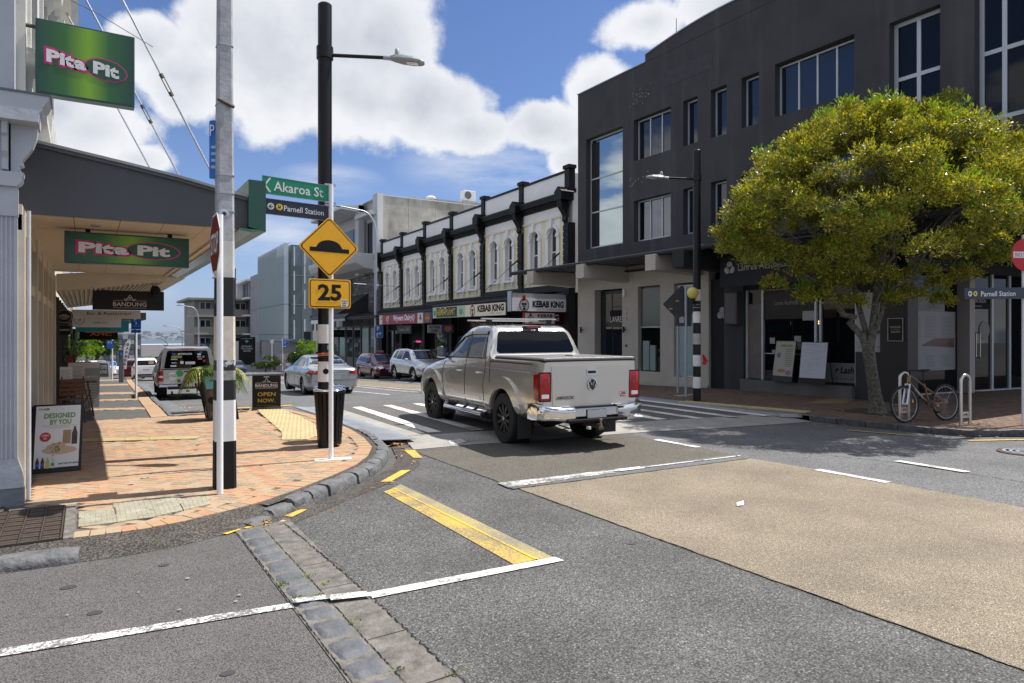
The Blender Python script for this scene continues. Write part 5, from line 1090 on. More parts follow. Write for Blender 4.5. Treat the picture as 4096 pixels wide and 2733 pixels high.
def glazing(par,X,y0,y1,z0,z1,nv,rows=(),fr=.045,glass='wglass',name='window',tilt=0):
    w = MB(); w.box(X - .02,X + .03,y0,y0 + fr,z0,z1); w.box(X - .02,X + .03,y1 - fr,y1,z0,z1); w.box(X - .02,X + .03,y0 + fr,y1 - fr,z0,z0 + fr); w.box(X - .02,X + .03,y0 + fr,y1 - fr,z1 - fr,z1)
    f = w.build(name,M['alu'],par); ys = np.linspace(y0 + fr,y1 - fr,nv + 1); zs = [z0 + fr] + list(rows) + [z1 - fr]
    for y in ys[1:-1]: MB().box(X - .022,X + .03,y - fr * .5,y + fr * .5,z0 + fr,z1 - fr).build('mullion',M['alu'],f)
    for z in rows: MB().box(X - .024,X + .03,y0 + fr,y1 - fr,z - fr * .5,z + fr * .5).build('transom',M['alu'],f)
    rnd = random.Random(int(y0 * 100 + z0 * 7))
    for i in range(nv):
        for j in range(len(zs) - 1):
            t = rnd.uniform(-.004,.004); MB().add([(X + .01 + t,ys[i],zs[j]),(X + .01,ys[i + 1],zs[j]),(X + .01 - t,ys[i + 1],zs[j + 1]),(X + .01 + t * .5,ys[i],zs[j + 1])],[(0,1,2,3)]).build('pane',M[glass],f)
    return f
XG = 16.2 + .24
glazing(db,XG,18.50,20.59,5.0,9.14,1,(6.35,7.62),glass='mirror')
for z0,z1 in ((7.75,9.17),(4.93,6.36)):
    glazing(db,XG,16.15,17.93,z0 + .03,z1,3,glass='mirror2' if z0 < 6 else 'wglass')
    for a,c in ((15.0,15.61),(13.86,14.47),(12.71,13.32)): glazing(db,XG,a,c,z0,z1,1)
    glazing(db,XG,9.88,12.18,z0,z1,4)
M['clearg'] = mat('clear_dark_glass',(.006,.007,.008),.015,0,spec=.35)
glazing(db,XG,7.87,9.01,4.5,9.12,2,(6.1,7.78),fr=.09,glass='clearg'); glazing(db,XG,6.22,7.17,4.5,9.9,2,(6.33,7.76,9.1),fr=.09,glass='clearg')
b = MB()
for y0,y1 in ((7.9,9.0),(6.25,7.15)):
    for z in np.arange(8.0,9.0,.07): b.box(XG + .02,XG + .03,y0,y1,z,z + .02)
wset(b.build('ceiling_batten',mat('interior_batten',(.05,.035,.03),.6),db),kind='stuff')
MB().box(16.194,16.199,14.4,16.6,9.85,10.35).build('ghost_sign_panel',mat('charcoal_patch',(.052,.053,.062),.8,var=(6,.3)),db)
b = MB(); b.tube([(16.3,16.0,11.5),(16.3,16.0,12.0)],.012,5); b.build('aerial',M['iron'],db)
rnd = random.Random(8); b = MB()
for _ in range(34):
    y,z = rnd.gauss(17.6,.28),rnd.gauss(9.85,.28); s_ = rnd.uniform(.008,.03); b.box(16.193,16.198,y,y + s_ * .6,z,z + s_ * 2.2)
for _ in range(10): y,z = rnd.uniform(17.0,18.1),rnd.uniform(6.9,7.25); b.box(16.193,16.198,y,y + .035,z,z + .035)
wset(b.build('paint_chip',mat('bare_render_chip',(.35,.32,.25),.9),db),kind='stuff')
# pale ground floor with its canopy beams
MB().box(16.2,16.5,14.55,21.1,3.37,4.1).build('lintel_band',M['putty'],db)
for a,c in ((20.08,21.1),(17.71,18.53),(16.02,16.63),(14.55,15.17)): MB().box(16.2,16.6,a,c,0,3.37).build('pier',M['putty'],db)
MB().box(16.2,16.45,16.63,17.71,0,.46).build('stall_riser',M['putty'],db); MB().box(16.2,16.45,15.17,16.02,0,.36).build('stall_riser',M['putty'],db)
MB().box(16.14,16.2,14.55,18.53,0,.16).build('skirting',M['putty'],db)
f = MB().box(16.34,16.38,16.66,17.68,.48,3.35).build('window',M['clearg'],db); MB().box(16.30,16.335,16.66,17.68,1.95,1.99).build('blind_rail',M['alu'],f); MB().box(16.315,16.335,16.7,17.64,2.0,3.3).build('blind',mat('grey_blind',(.10,.13,.12),.2,spec=.7),f)
for a,c,h in ((16.95,17.2,1.35),(17.25,17.55,1.50)): MB().box(16.28,16.335,a,c,.5,h).build('display_stand',mat('pale_display',(.22,.30,.29),.5),f)
f = MB().box(16.34,16.38,15.19,16.0,.38,3.32).build('window',M['frost'],db); MB().box(16.32,16.34,15.19,16.0,3.24,3.3).build('frame',M['alu'],f)
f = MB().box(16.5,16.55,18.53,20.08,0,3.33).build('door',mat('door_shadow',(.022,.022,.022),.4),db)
for a,c,d,e in ((19.42,20.0,2.15,3.2),(18.6,19.36,2.75,3.2),(18.6,19.36,2.17,2.7),(19.42,20.0,.2,2.0),(18.98,19.36,.2,2.0),(18.6,18.94,.2,2.0)): MB().box(16.48,16.497,a,c,d,e).build('pane',M['wglass'] if d < 2.1 else mat('pane_dark',(.03,.035,.035),.05),f)
MB().box(16.42,16.47,18.53,19.45,2.15,2.6).build('sign_band',M['blackm'],db); MB().box(XG + .0,XG + .008,20.1,20.54,5.05,9.0).build('reveal_reflection',M['near_black'],db); text('LANREÉ',M['white'],db,(16.41,19.05,2.30),RS,UZ,w=.72,h=.22)  # dark strip in the tall window stands in for the reveal's reflection
for k,ch in enumerate('128'): text(ch,M['blackm'],db,(16.195,18.27,2.62 - k * .17),RS,UZ,h=.07,bold=.03)
MB().lathe([(.05,16.185),(.05,16.2)],(0,18.3,1.32),16,'x').build('intercom',M['black'],db)
for y in (18.35,20.8): b = MB(); b.box(16.08,16.13,y - .03,y + .03,1.78,2.0); b.box(16.13,16.2,y - .015,y + .015,1.87,1.91); b.build('wall_light',M['black'],db)
MB().box(16.12,16.2,18.33,18.43,3.05,3.30).build('alarm_box',M['white'],db)
sh_ = thing('potted_shrub','dark conical shrub standing in the pale doorway','plant',(16.3,18.75,SW)); rnd = random.Random(3); b = MB()
for _ in range(500):
    z = rnd.uniform(.1,1.15); r_ = .17 * (1 - z / 1.3) + .03; a = rnd.uniform(0,6.3); x,y = 16.3 + r_ * math.cos(a),18.75 + r_ * math.sin(a); b.add([(x,y,SW + z),(x + .03 * math.cos(a),y + .03 * math.sin(a),SW + z + .05),(x + rnd.uniform(-.03,.03),y,SW + z + .03)],[(0,1,2)])
b.build('foliage',mat('dark_leaf',(.02,.04,.012),.6),sh_); MB().lathe([(.12,SW),(.15,SW + .2)],(16.3,18.75,0),12).build('pot',M['blackm'],sh_)
for y,m_,m2 in ((21.45,'putty',0),(18.40,'putty',0),(15.0,'putty',0),(13.88,'charcoal2',1),(11.2,'charcoal2',1),(8.4,'charcoal2',1)):
    b = MB(); b.prism([(14.2,4.10),(16.2,4.10),(16.2,3.55),(15.4,3.60),(14.2,3.62)],'y',y - .22,y + .22); b.build('canopy_beam',M[m_],db,bevel=.012)
MB().tube([(14.35,6.1,4.12),(14.35,23,4.12)],.07,12).build('canopy_pipe',M['charcoal2'],db,smooth=True)
for y in np.arange(12.5,23,.7): MB().box(14.35,16.2,y - .02,y + .02,4.12,4.17).build('canopy_rafter',M['galv'],db)
MB().box(14.3,16.2,13.0,23,4.17,4.19).build('canopy_glass',mat('canopy_glass',(.10,.11,.12),.2),db)
b = MB()
for y in np.arange(14.6,21.2,.16): b.box(14.45,16.15,y,y + .05,4.125,4.165)
wset(b.build('canopy_slat',mat('dull_slat',(.16,.16,.16),.5),db),kind='stuff')
MB().box(14.9,16.2,6.0,13.1,3.95,4.1).build('canopy_deck',M['charcoal2'],db); MB().box(15.5,15.6,8.5,13.5,3.08,3.95).build('canopy_fascia',M['charcoal2'],db)
for k in range(3): a = R(90 + 120 * k); MB().lathe([(.10,15.485),(.10,15.499)],(0,13.15 + .09 * math.cos(a),3.60 + .09 * math.sin(a)),20,'x').build('trefoil',mat('pale_print',(.42,.42,.43),.5),db)
text('Lanreé Aesthetics',mat('pale_print',(.42,.42,.43),.5),db,(15.49,12.0,3.60),RS,UZ,w=1.7,h=.20)
# dark shopfronts
MB().box(16.3,16.6,13.96,14.55,0,3.4).build('recess',M['near_black'],db); MB().box(16.2,16.6,13.25,13.96,0,3.95).build('pier',M['charcoal'],db)
for k in range(3): a = R(90 + 120 * k); MB().lathe([(.10,16.28),(.10,16.30)],(0,14.1 + .10 * math.cos(a),2.35 + .10 * math.sin(a)),20,'x').build('trefoil',mat('dim_print',(.28,.28,.29),.5),db)
s = thing('wall_cabinet','dark grey electrical cabinet mounted high on the charcoal pier','cabinet',(16.1,13.6,2)); MB().box(15.98,16.2,13.30,13.75,2.02,2.95).build('body',mat('cabinet_grey',(.075,.07,.068),.55),s,bevel=.01); MB().box(15.965,15.98,13.33,13.72,2.05,2.92).build('door',mat('cabinet_grey2',(.085,.08,.077),.5),s,bevel=.006)
MB().box(16.05,16.45,9.85,13.25,0,.44).build('plinth',mat('plinth_grey',(.13,.125,.12),.7,var=(3,.2)),db); MB().box(16.2,17.6,9.85,13.2,.40,.445).build('step_floor',M['charcoal2'],db)
b = MB(); b.box(18.5,18.6,10.3,13.3,0,3.9); b.box(16.4,18.5,13.3,13.35,0,3.9); b.build('shop_back_wall',M['near_black'],db)
sf = MB().box(16.3,16.36,9.85,13.25,3.0,3.9).build('shopfront',M['charcoal2'],db)
for y in (13.2,12.66,11.0,10.86,9.88): MB().box(16.28,16.36,y - .03,y + .03,.44,3.0).build('mullion',M['alu'],sf)
for a,c in ((12.69,13.17),(11.78,12.6),(11.03,11.76),(9.91,10.83)): MB().box(16.33,16.345,a,c,.46,3.0).build('pane',M['clearg'],sf)
MB().box(16.322,16.328,12.69,13.17,.46,2.6).build('poster',mat('faded_portrait_poster',(.17,.14,.13),.5,var=(2.5,.3)),sf)
MB().box(16.318,16.329,11.03,12.63,2.15,2.95).build('fascia_film',M['black'],sf); text('Lanreé Aesthetics',mat('dim_print',(.28,.28,.29),.5),sf,(16.315,11.9,2.6),RS,UZ,w=.75,h=.12)
text('SIGHT',mat('dim_print',(.28,.28,.29),.5),sf,(16.32,13.0,2.50),RS,UZ,w=.22,h=.06)
for (y,z,w_,h_) in ((12.35,1.55,.16,.17),(11.55,1.60,.20,.17),(11.55,1.40,.18,.17),(12.3,1.25,.12,.09),(11.97,1.33,.07,.09)): MB().box(16.31,16.329,y - w_ / 2,y + w_ / 2,z - h_ / 2,z + h_ / 2).build('notice',mat('paper_dim',(.30,.31,.30),.6) if w_ > .1 else M['blue'],sf)
for y in (11.84,11.70): MB().tube([(16.27,y,1.02),(16.24,y,1.05),(16.24,y,1.42),(16.27,y,1.45)],.012,8).build('door_handle',M['steel'],sf)
MB().box(16.30,16.33,11.03,12.6,1.18,1.2).build('rail',M['alu'],sf)
for z,r_ in ((2.08,.13),(2.02,.10)):
    MB().tube([(17.0 + r_ * math.cos(t),11.35 + r_ * 1.6 * math.sin(t),z + .02 * math.sin(t)) for t in np.linspace(0,6.283,22)],.010,6).build('ring_lamp',mat('warm_ring',(1,.6,.3),.5,emit=((1,.55,.22),3.0)),sf)
MB().box(16.31,16.329,10.95,11.4,2.1,2.35).build('white_sign',mat('dim_white',(.36,.35,.34),.5),sf)
for j in range(6):
    f = MB().box(16.9,17.1,10.0,10.7,1.15 + j * .19,1.17 + j * .19).build('shelf',mat('dim_shelf',(.20,.20,.20),.5),sf)
    for k in range(14): MB().box(16.92,16.98,10.02 + k * .048,10.05 + k * .048,1.17 + j * .19,1.25 + j * .19).build('polish_bottle',[mat('dim_a',(.25,.12,.10),.4),mat('dim_b',(.30,.28,.24),.4),mat('dim_c',(.15,.2,.24),.4)][(j * 5 + k * 3) % 3],f)
MB().box(16.31,16.329,9.92,10.8,.50,1.0).build('banner',mat('banner_grey',(.16,.16,.17),.6),sf); text('r Lash',M['black'],sf,(16.305,10.2,.82),RS,UZ,w=.5,h=.16,bold=.03,shear=.2); text('Parnell, Auckland 1052',M['black'],sf,(16.305,10.25,.6),RS,UZ,w=.6,h=.05)
MB().box(16.2,16.4,9.2,9.85,0,1.30).build('pier',M['charcoal'],db); ww2 = MB().box(16.22,16.4,9.2,9.85,1.30,2.75).build('white_panel',mat('dim_white_panel',(.40,.40,.42),.5),db); text('Beauty',M['black'],db,(16.21,9.35,1.75),Vector((0,-1,.45)),Vector((0,.35,1)),w=.35,h=.10,bold=.02)
text('128 Parnell Rd, Auckland 1052',M['black'],db,(16.212,9.52,1.42),RS,UZ,w=.55,h=.03)
MB().box(16.2,16.5,9.2,9.85,2.75,3.95).build('pier',M['charcoal2'],db)
MB().box(16.15,16.6,8.55,9.2,0,3.95).build('pier',mat('black_brown_pier',(.022,.018,.018),.5),db)
sg = thing('salon_sign','small framed dark sign reading LONDON SALON on the black pier','shop sign',(16.1,8.82,1.57)); MB().box(16.12,16.148,8.64,9.0,1.57,2.11).build('board',M['black'],sg)
b = MB()
for a in ((8.64,9.0,1.57,1.58),(8.64,9.0,2.10,2.11),(8.64,8.65,1.58,2.10),(8.99,9.0,1.58,2.10)): b.box(16.112,16.12,*a)
b.build('rim',bo,sg); text('LONDON',bo,sg,(16.118,8.82,1.90),RS,UZ,w=.24,h=.05); text('DA HAIR LOUNGE',bo,sg,(16.118,8.82,1.845),RS,UZ,w=.2,h=.015); text('SALON',bo,sg,(16.118,8.82,1.79),RS,UZ,w=.2,h=.05)
# recessed salon facing the side street
dS = Vector((1,-.09,0)).normalized(); OSn = Vector((16.6,9.95,0)); nS = Vector((-.09,-1,0)).normalized()
def sal(a0,a1,z0,z1,t0,t1,name,m,par=db): return MB().frame(OSn,dS,UZ,nS,[(a0,z0),(a1,z0),(a1,z1),(a0,z1)],t0,t1).build(name,m,par)
sf2 = sal(0,12,3.45,3.95,-.1,.1,'salon_front',M['charcoal2'])
for a in (.05,4.05,5.65,6.55,8.2,10): sal(a,a + (.24 if a == 4.05 else .09),.12,3.45,-.06 if a != 4.05 else -.1,.06 if a != 4.05 else .35,'mullion',M['alu'] if a != 4.05 else mat('pale_column',(.36,.33,.31),.6),sf2)
for a,c in ((.14,4.05),(4.3,5.65),(5.74,6.55),(6.64,8.2),(8.3,10)): sal(a,c,.12,3.45,0,.01,'pane',M['clearg'],sf2)
sal(-.1,12,0,.14,-.2,.12,'sill',M['alu'],sf2)
MB().box(16.0,30,6.0,21,3.9,3.94).build('soffit',M['near_black'],db); sal(-.1,14,0,4,-3.6,-3.5,'back_wall',M['near_black'],sf2)
for a,z,w_ in ((2.2,3.3,1.3),(5.0,3.15,.9)): sal(a,a + w_,z,z + .05,-1.5,-.5,'ceiling_light',mat('tube_light',(.9,.9,.8),.5,emit=((.95,1,.85),1.3)),sf2)
sal(4.35,4.55,3.1,3.25,-.4,-.35,'exit_sign',mat('exit_green',(.05,.35,.2),.5,emit=((.05,.6,.3),.5)),sf2)
pp = [(1.2,.75),(3.95,.75),(3.95,2.35),(1.45,2.35),(1.2,2.2),(1.2,1.5),(1.6,1.5),(1.6,1.28),(1.2,1.28)]
MB().frame(OSn,dS,UZ,nS,pp,.015,.02).build('price_poster',mat('dim_poster',(.28,.275,.29),.5),sf2)
MB().frame(OSn,dS,UZ,nS,[(2.4,1.42),(3.9,1.36),(3.9,1.62),(3.0,1.62)],.021,.023).build('eye_print',mat('eye_print',(.17,.10,.08),.5,var=(6,.4)),sf2)
b = MB()
for k in range(16):
    for a in (1.35,1.95,2.6,3.3):
        b.frame(OSn,dS,UZ,nS,[(a,2.2 - k * .038),(a + .45,2.2 - k * .038),(a + .45,2.212 - k * .038),(a,2.212 - k * .038)],.021,.022)
        if k < 9: b.frame(OSn,dS,UZ,nS,[(a,1.15 - k * .038),(a + .4,1.15 - k * .038),(a + .4,1.162 - k * .038),(a,1.162 - k * .038)],.021,.022)
wset(b.build('price_print',mat('grey_small_print',(.17,.17,.18),.5),sf2),kind='stuff')
pz = lambda a,z,t=.02: OSn + dS * a + Vector(UZ) * z + nS * t
sal(4.35,5.62,2.45,2.78,.012,.018,'name_board',M['blackm'],sf2); text('LONDON SALON',bo,sf2,pz(4.98,2.68),dS,UZ,w=.85,h=.10); text('DA HAIR LOUNGE',bo,sf2,pz(4.98,2.53),dS,UZ,w=.5,h=.04)
MB().frame(pz(5.35,1.85),dS,UZ,nS,circ(.26,28),0,.004).build('round_sticker',mat('dim_grey_sticker',(.20,.20,.20),.5),sf2)
for a in (4.85,5.05): MB().tube([pz(a,1.05,.02),pz(a,1.08,.07),pz(a,1.75,.07),pz(a,1.78,.02)],.016,8).build('door_handle',M['steel'],sf2)
b = MB()
for sgn_ in (0,): b.box(22.0,22.5,10.2,10.7,.5,.56); b.box(22.45,22.5,10.2,10.7,.56,1.0)
for x in (22.03,22.45):
    for y in (10.23,10.65): b.tube([(x,y,.12),(x,y,.5)],.015,6)
wset(b.build('salon_chair',M['blackm']),'dark chair inside the salon window at far right','chair')

# ------------------------------------------------------------ black and white terrace
BND = R(1.8)
M['tblack'] = mat('terrace_black_paint',(.006,.006,.007),.5,var=(10,.3),spec=.25); M['twhite'] = mat('terrace_white_paint',(.87,.86,.83),.6,var=(1.5,.05),streak=(4,.14,(.55,.54,.50))); M['tcream'] = mat('terrace_cream_paint',(.82,.75,.52),.65,var=(1.5,.1)); M['slate'] = mat('slate_roofing',(.018,.019,.024),.5,var=(6,.2),spec=.3)
tr = thing('terrace','black and white Victorian terrace of shops with arched upper windows','building',(19.4,26,0),rz=-BND)
PB = [0,4.25,8.55,12.9,17.25,21.6,26.0]; TOPS = [9.5,9.5,9.27,9.27,9.08,9.08]
def tp(b,*a,ax='y'): return b
ARS = [(.42 * math.cos(R(t)),6.62 + .36 * math.sin(R(t))) for t in np.linspace(0,180,9)]
for k in range(6):
    s0,s1 = PB[k],PB[k + 1]; top = TOPS[k]; dz = top - 9.5; c0 = (s0 + s1) / 2; sh = dz
    MB().box(.24,7,s0,s1,3.72,top - .1).build('wall',M['twhite'],tr)
    MB().box(-.02,.12,s0 + .2,s1 - .2,8.42 + dz,9.42 + dz).build('parapet',M['twhite'],tr)
    MB().box(-.06,.20,s0,s1,top - .10,top + .02).build('parapet_rail',M['tblack'],tr)
    b = MB(); b.prism([(0,7.88 + dz),(-.12,7.92 + dz),(-.18,8.05 + dz),(-.38,8.12 + dz),(-.42,8.35 + dz),(-.40,8.42 + dz),(0,8.42 + dz)],'y',s0,s1); b.build('cornice',M['tblack'],tr)
    b = MB()
    for j in range(18): y = s0 + .3 + j * (s1 - s0 - .6) / 18; b.box(-.30,-.14,y,y + .09,7.98 + dz,8.08 + dz)
    b.build('dentils',M['tblack'],tr)['kind'] = 'stuff'
    MB().box(-.03,.03,s0 + .2,s1 - .2,7.42 + dz * .8,7.88 + dz).build('frieze',M['twhite'],tr)
    MB().box(-.10,.03,s0 + .2,s1 - .2,7.34 + dz * .8,7.42 + dz * .8).build('string_moulding',M['tcream'],tr)
    d = dz * .9
    # upper wall with arched openings, built as a pierced sheet
    for c in (c0 - .83,c0 + .83):
        w = MB(); hw = .36
        w.box(.18,.21,c - hw,c + hw,4.75 + d,6.98 + d); f = w.build('window',mat('sash_glass',(.02,.02,.022),.05,spec=.8),tr)
        b = MB(); b.box(.13,.18,c - hw,c - hw + .05,4.75 + d,6.9 + d); b.box(.13,.18,c + hw - .05,c + hw,4.75 + d,6.9 + d); b.box(.13,.18,c - hw + .05,c + hw - .05,4.75 + d,4.82 + d); b.box(.12,.18,c - hw + .05,c + hw - .05,5.72 + d,5.78 + d); b.build('sash',M['twhite'],f)
        MB().box(.14,.175,c - .3,c + .3,4.82 + d,5.7 + d).build('curtain',mat('curtain',(.10,.09,.08),.8),f)
        # spandrel with arch cut, jambs, hood mould, keystone, sill and consoles
        ap = [(c - .62,7.34 + d * .9),(c - .62,6.62 + d)] + [(c - hw,6.62 + d)] + [(c - y_,z_ + d) for y_,z_ in [(hw * math.cos(R(t)),6.62 + .30 * math.sin(R(t))) for t in np.linspace(0,180,9)][1:-1]] + [(c + hw,6.62 + d),(c + .62,6.62 + d),(c + .62,7.34 + d * .9)]
        MB().prism(ap,'x',-.03,.2).build('arch_spandrel',M['twhite'],f)
        for sg in (-1,1):
            y0_,y1_ = (c + hw,c + hw + .25) if sg > 0 else (c - hw - .25,c - hw)
            MB().box(-.08,.2,y0_,y1_,4.62 + d,6.45 + d).build('jamb',M['twhite'],f); b = MB(); b.box(-.14,.2,y0_ - .02,y1_ + .02,6.45 + d,6.52 + d); b.box(-.11,.2,y0_ - .01,y1_ + .01,6.52 + d,6.62 + d); b.build('capital',M['twhite'],f); MB().box(-.12,.2,y0_ - .01,y1_ + .01,4.62 + d,4.78 + d).build('jamb_base',M['twhite'],f)
        hm = [(c + r_ * math.cos(R(t)),6.60 + d + r_ * .80 * math.sin(R(t))) for r_,ts in ((.58,np.linspace(0,180,11)),(.44,np.linspace(180,0,11))) for t in ts]
        MB().prism(hm,'x',-.12,-.03).build('hood_mould',M['twhite'],f)
        MB().prism([(c - .06,6.90 + d),(c + .06,6.90 + d),(c + .11,7.33 + d * .9),(c - .11,7.33 + d * .9)],'x',-.19,-.03).build('keystone',M['twhite'],f)
        MB().box(-.16,.2,c - .66,c + .66,4.50 + d,4.62 + d).build('sill',M['twhite'],f)
        for y in (c - .5,c + .42): MB().prism([(-.03,4.22 + d),(-.06,4.22 + d),(-.14,4.42 + d),(-.14,4.5 + d),(-.03,4.5 + d)],'y',y,y + .09).build('console',M['twhite'],f)
    zz = [s0 + .2] + [c0 - .83 - .62,c0 - .83 + .62,c0 + .83 - .62,c0 + .83 + .62] + [s1 - .2]
    b = MB(); b.box(-.02,.2,zz[0],zz[1],4.1 + d,7.34 + d * .9); b.box(-.02,.2,zz[2],zz[3],4.1 + d,7.34 + d * .9); b.box(-.02,.2,zz[4],zz[5],4.1 + d,7.34 + d * .9)
    for c in (c0 - .83,c0 + .83): b.box(-.02,.2,c - .62,c + .62,4.1 + d,4.5 + d)
    b.build('upper_wall',M['tcream'],tr)
    MB().box(-.12,.2,s0,s1,3.72 + d * .6,4.12 + d).build('fascia_band',M['tblack'],tr)
    # shopfront
    MB().box(.5,.6,s0,s1,-2,3.7).build('shopfront',M['near_black'],tr)
for k in range(7):
    s0 = PB[k]; top = TOPS[min(k,5)] if k < 6 else TOPS[5]; top = max(top,TOPS[max(0,k - 1)]); dz = top - 9.5
    b = MB(); b.box(-.14,.25,s0 - .2,s0 + .2,-2,7.0 + dz); b.build('pilaster',M['tblack'],tr)
    for j in range(9): MB().box(-.18,-.14,s0 - .21,s0 + .21,4.3 + j * .29 + dz * .8,4.55 + j * .29 + dz * .8).build('quoin',M['tblack'],tr)
    b = MB(); b.prism([(-.14,7.0 + dz),(-.26,7.1 + dz),(-.24,7.3 + dz),(-.32,7.45 + dz),(-.50,7.7 + dz),(-.56,8.02 + dz),(-.14,8.02 + dz)],'y',s0 - .17,s0 + .17); b.build('console',M['tblack'],tr)
    b = MB(); b.box(-.62,.1,s0 - .3,s0 + .3,8.02 + dz,8.40 + dz); b.add([(-.62,s0 - .34,8.40 + dz),(-.62,s0 + .34,8.40 + dz),(-.62,s0,8.66 + dz),(.1,s0 - .34,8.40 + dz),(.1,s0 + .34,8.40 + dz),(.1,s0,8.66 + dz)],[(0,1,2),(3,5,4),(0,2,5,3),(1,4,5,2),(0,3,4,1)]); b.build('pediment',M['tblack'],tr)
    b = MB(); b.box(-.10,.25,s0 - .19,s0 + .19,8.42 + dz,9.55 + dz); b.box(-.16,.28,s0 - .25,s0 + .25,8.42 + dz,8.62 + dz); b.box(-.16,.28,s0 - .26,s0 + .26,9.55 + dz,9.72 + dz); b.build('parapet_pier',M['tblack'],tr)
def awn(s0,s1,zf,zt,label_m,name='verandah'):
    b = MB(); pr = [(-2.72,zf + .02),(-2.72,zf + .10),(-2.3,zf + .22),(-1.5,zf + .36),(0,zt),(0,zt - .08),(-1.5,zf + .28),(-2.3,zf + .12)]
    b.prism(pr,'y',s0,s1); o = b.build(name,M['slate'],tr)
    MB().tube([(-2.78,s0,zf + .03),(-2.78,s1,zf + .03)],.055,8).build('gutter',M['tblack'],o,smooth=True)
    MB().box(-2.70,0,s0,s1,zf - .06,zf - .02).build('soffit',mat('dim_soffit',(.20,.19,.17),.8),o)
    for y in np.arange(s0 + .4,s1,.55):
        MB().tube([(-2.72,y,zf + .12),(-2.3,y,zf + .24),(-1.5,y,zf + .38),(0,y,zt + .02)],.014,4).build('roll_seam',M['slate'],o)
    return o
awn(.75,9.6,3.27,3.78,None); awn(9.65,19.2,3.02,3.62,None); awn(19.25,26.3,2.92,3.55,None)
def fsign(name,label,s0,s1,z0,z1,m,x=-2.80):
    s = thing(name,label,'shop sign',(19.4,26,0),rz=-BND); MB().box(x,x + .05,s0,s1,z0,z1).build('board',m,s); return s
LS = (0,-1,0)
wine = mat('wine_red_print',(.30,.02,.045),.5,var=(8,.12))
s = fsign('dairy_fascia','long wine red shop fascia reading Wyvern Dairy',10.9,18.7,2.36,3.0,wine)
text('Wyvern Dairy',M['white'],s,(-2.80,14.35,2.70),LS,UZ,w=3.3,h=.34,bold=.035)
for y in (17.0,11.9 + .55):
    b = MB()
    for q in (1.0,.6): b.tube([(-2.815,y - .22 * q * math.sin(t) ** 3 * 1.1,2.72 + .014 * q * (13 * math.cos(t) - 5 * math.cos(2 * t) - 2 * math.cos(3 * t) - math.cos(4 * t))) for t in np.linspace(0,6.283,22)],.018,4)
    b.build('heart_emblem',M['white'],s); text('STREETS',M['white'],s,(-2.80,y,2.45),LS,UZ,w=.4,h=.05)
for y0,y1 in ((18.05,18.65),(10.95,11.8)):
    o = MB().box(-2.812,-2.80,y0,y1,2.37,2.99).build('berry_print',mat('cream_print',(.6,.55,.52),.5),s); rnd = random.Random(int(y0))
    for _ in range(7): c = (rnd.uniform(y0 + .12,y1 - .12),rnd.uniform(2.48,2.9)); MB().prism(circ(rnd.uniform(.05,.10),10,*c),'x',-2.816 - .001 * _,-2.812).build('berry',rnd.choice((mat('berry_red',(.35,.02,.05),.5),mat('choc',(.06,.03,.025),.5),M['white'])),o)
s = fsign('lotto_fascia','dark purple and orange Lotto panel between the wine red and hemp signs',9.7,10.88,2.36,3.0,mat('lotto_purple',(.05,.03,.10),.5)); MB().prism(circ(.28,14,10.3,2.68,1.3),'x',-2.812,-2.80).build('burst',mat('lotto_orange',(.45,.14,.03),.6,var=(9,.6)),s); text('Lotto',mat('lotto_gold',(.7,.4,.05),.5),s,(-2.812,10.3,2.66),LS,UZ,w=.6,h=.14,shear=.2)
s = fsign('hemp_fascia','multicoloured graffiti style fascia with green leaves at its ends',5.4,9.55,2.62,3.23,mat('pale_green_print',(.45,.55,.42),.5)); rnd = random.Random(6)
o = MB().box(-2.812,-2.80,6.35,9.0,2.66,3.19).build('print',mat('dark_print',(.05,.05,.05),.6),s)
for _ in range(46): c = (rnd.uniform(6.45,8.9),rnd.uniform(2.72,3.13)); MB().prism([(c[0] + rnd.uniform(-.13,.13),c[1] + rnd.uniform(-.1,.1)) for _k in range(3)],'x',-2.815 - _ * .0003,-2.813).build('patch',rnd.choice([mat('g1',(.10,.25,.04),.5),mat('g2',(.55,.42,.03),.5),mat('g3',(.35,.05,.05),.5),mat('g4',(.12,.05,.18),.5),M['white']]),o)
text('HEMP PLANT',mat('g2',(.55,.42,.03),.5),s,(-2.832,7.7,2.93),LS,UZ,w=2.4,h=.32,bold=.02)
for y in (9.28,5.85):
    for a in range(5): an = R(20 + a * 35); MB().prism([(y,2.75),(y + .28 * math.cos(an) + .04,2.75 + .28 * math.sin(an)),(y + .34 * math.cos(an),2.75 + .36 * math.sin(an)),(y + .28 * math.cos(an) - .04,2.75 + .30 * math.sin(an))],'x',-2.81 - .002 * a,-2.80).build('leaf_print',mat('leaf_print',(.04,.30,.10),.5),s)
sc_ = mat('kebab_cream',(.80,.72,.56),.5)
def kebab_face(s,O,U,k):
    U = Vector(U); W_ = U.cross(Vector(UZ)); O = Vector(O); p = lambda a,c,t=.004: O + U * a * k + Vector(UZ) * c * k + W_ * t
    MB().tube([p(.20 * math.cos(t),.23 * math.sin(t)) for t in np.linspace(0,6.283,26)],.014 * k,5).build('ring',M['blackm'],s)
    MB().frame(p(0,.0),U,UZ,W_,[(-.09 * k,.14 * k),(.07 * k,.20 * k),(.04 * k,.38 * k),(-.08 * k,.34 * k)],.0,.006).build('fez',M['red'],s)
    for q in (-.06,.05): MB().frame(p(q,.04),U,UZ,W_,circ(.045 * k,12,sx=1.2),0,.004).build('eyeglass',M['blackm'],s)
    MB().frame(p(0,-.04),U,UZ,W_,[(-.09 * k,0),(0,-.03 * k),(.09 * k,0),(0,.03 * k)],0,.004).build('moustache',M['blackm'],s); MB().frame(p(0,-.14),U,UZ,W_,circ(.06 * k,12),0,.004).build('beard',M['blackm'],s)
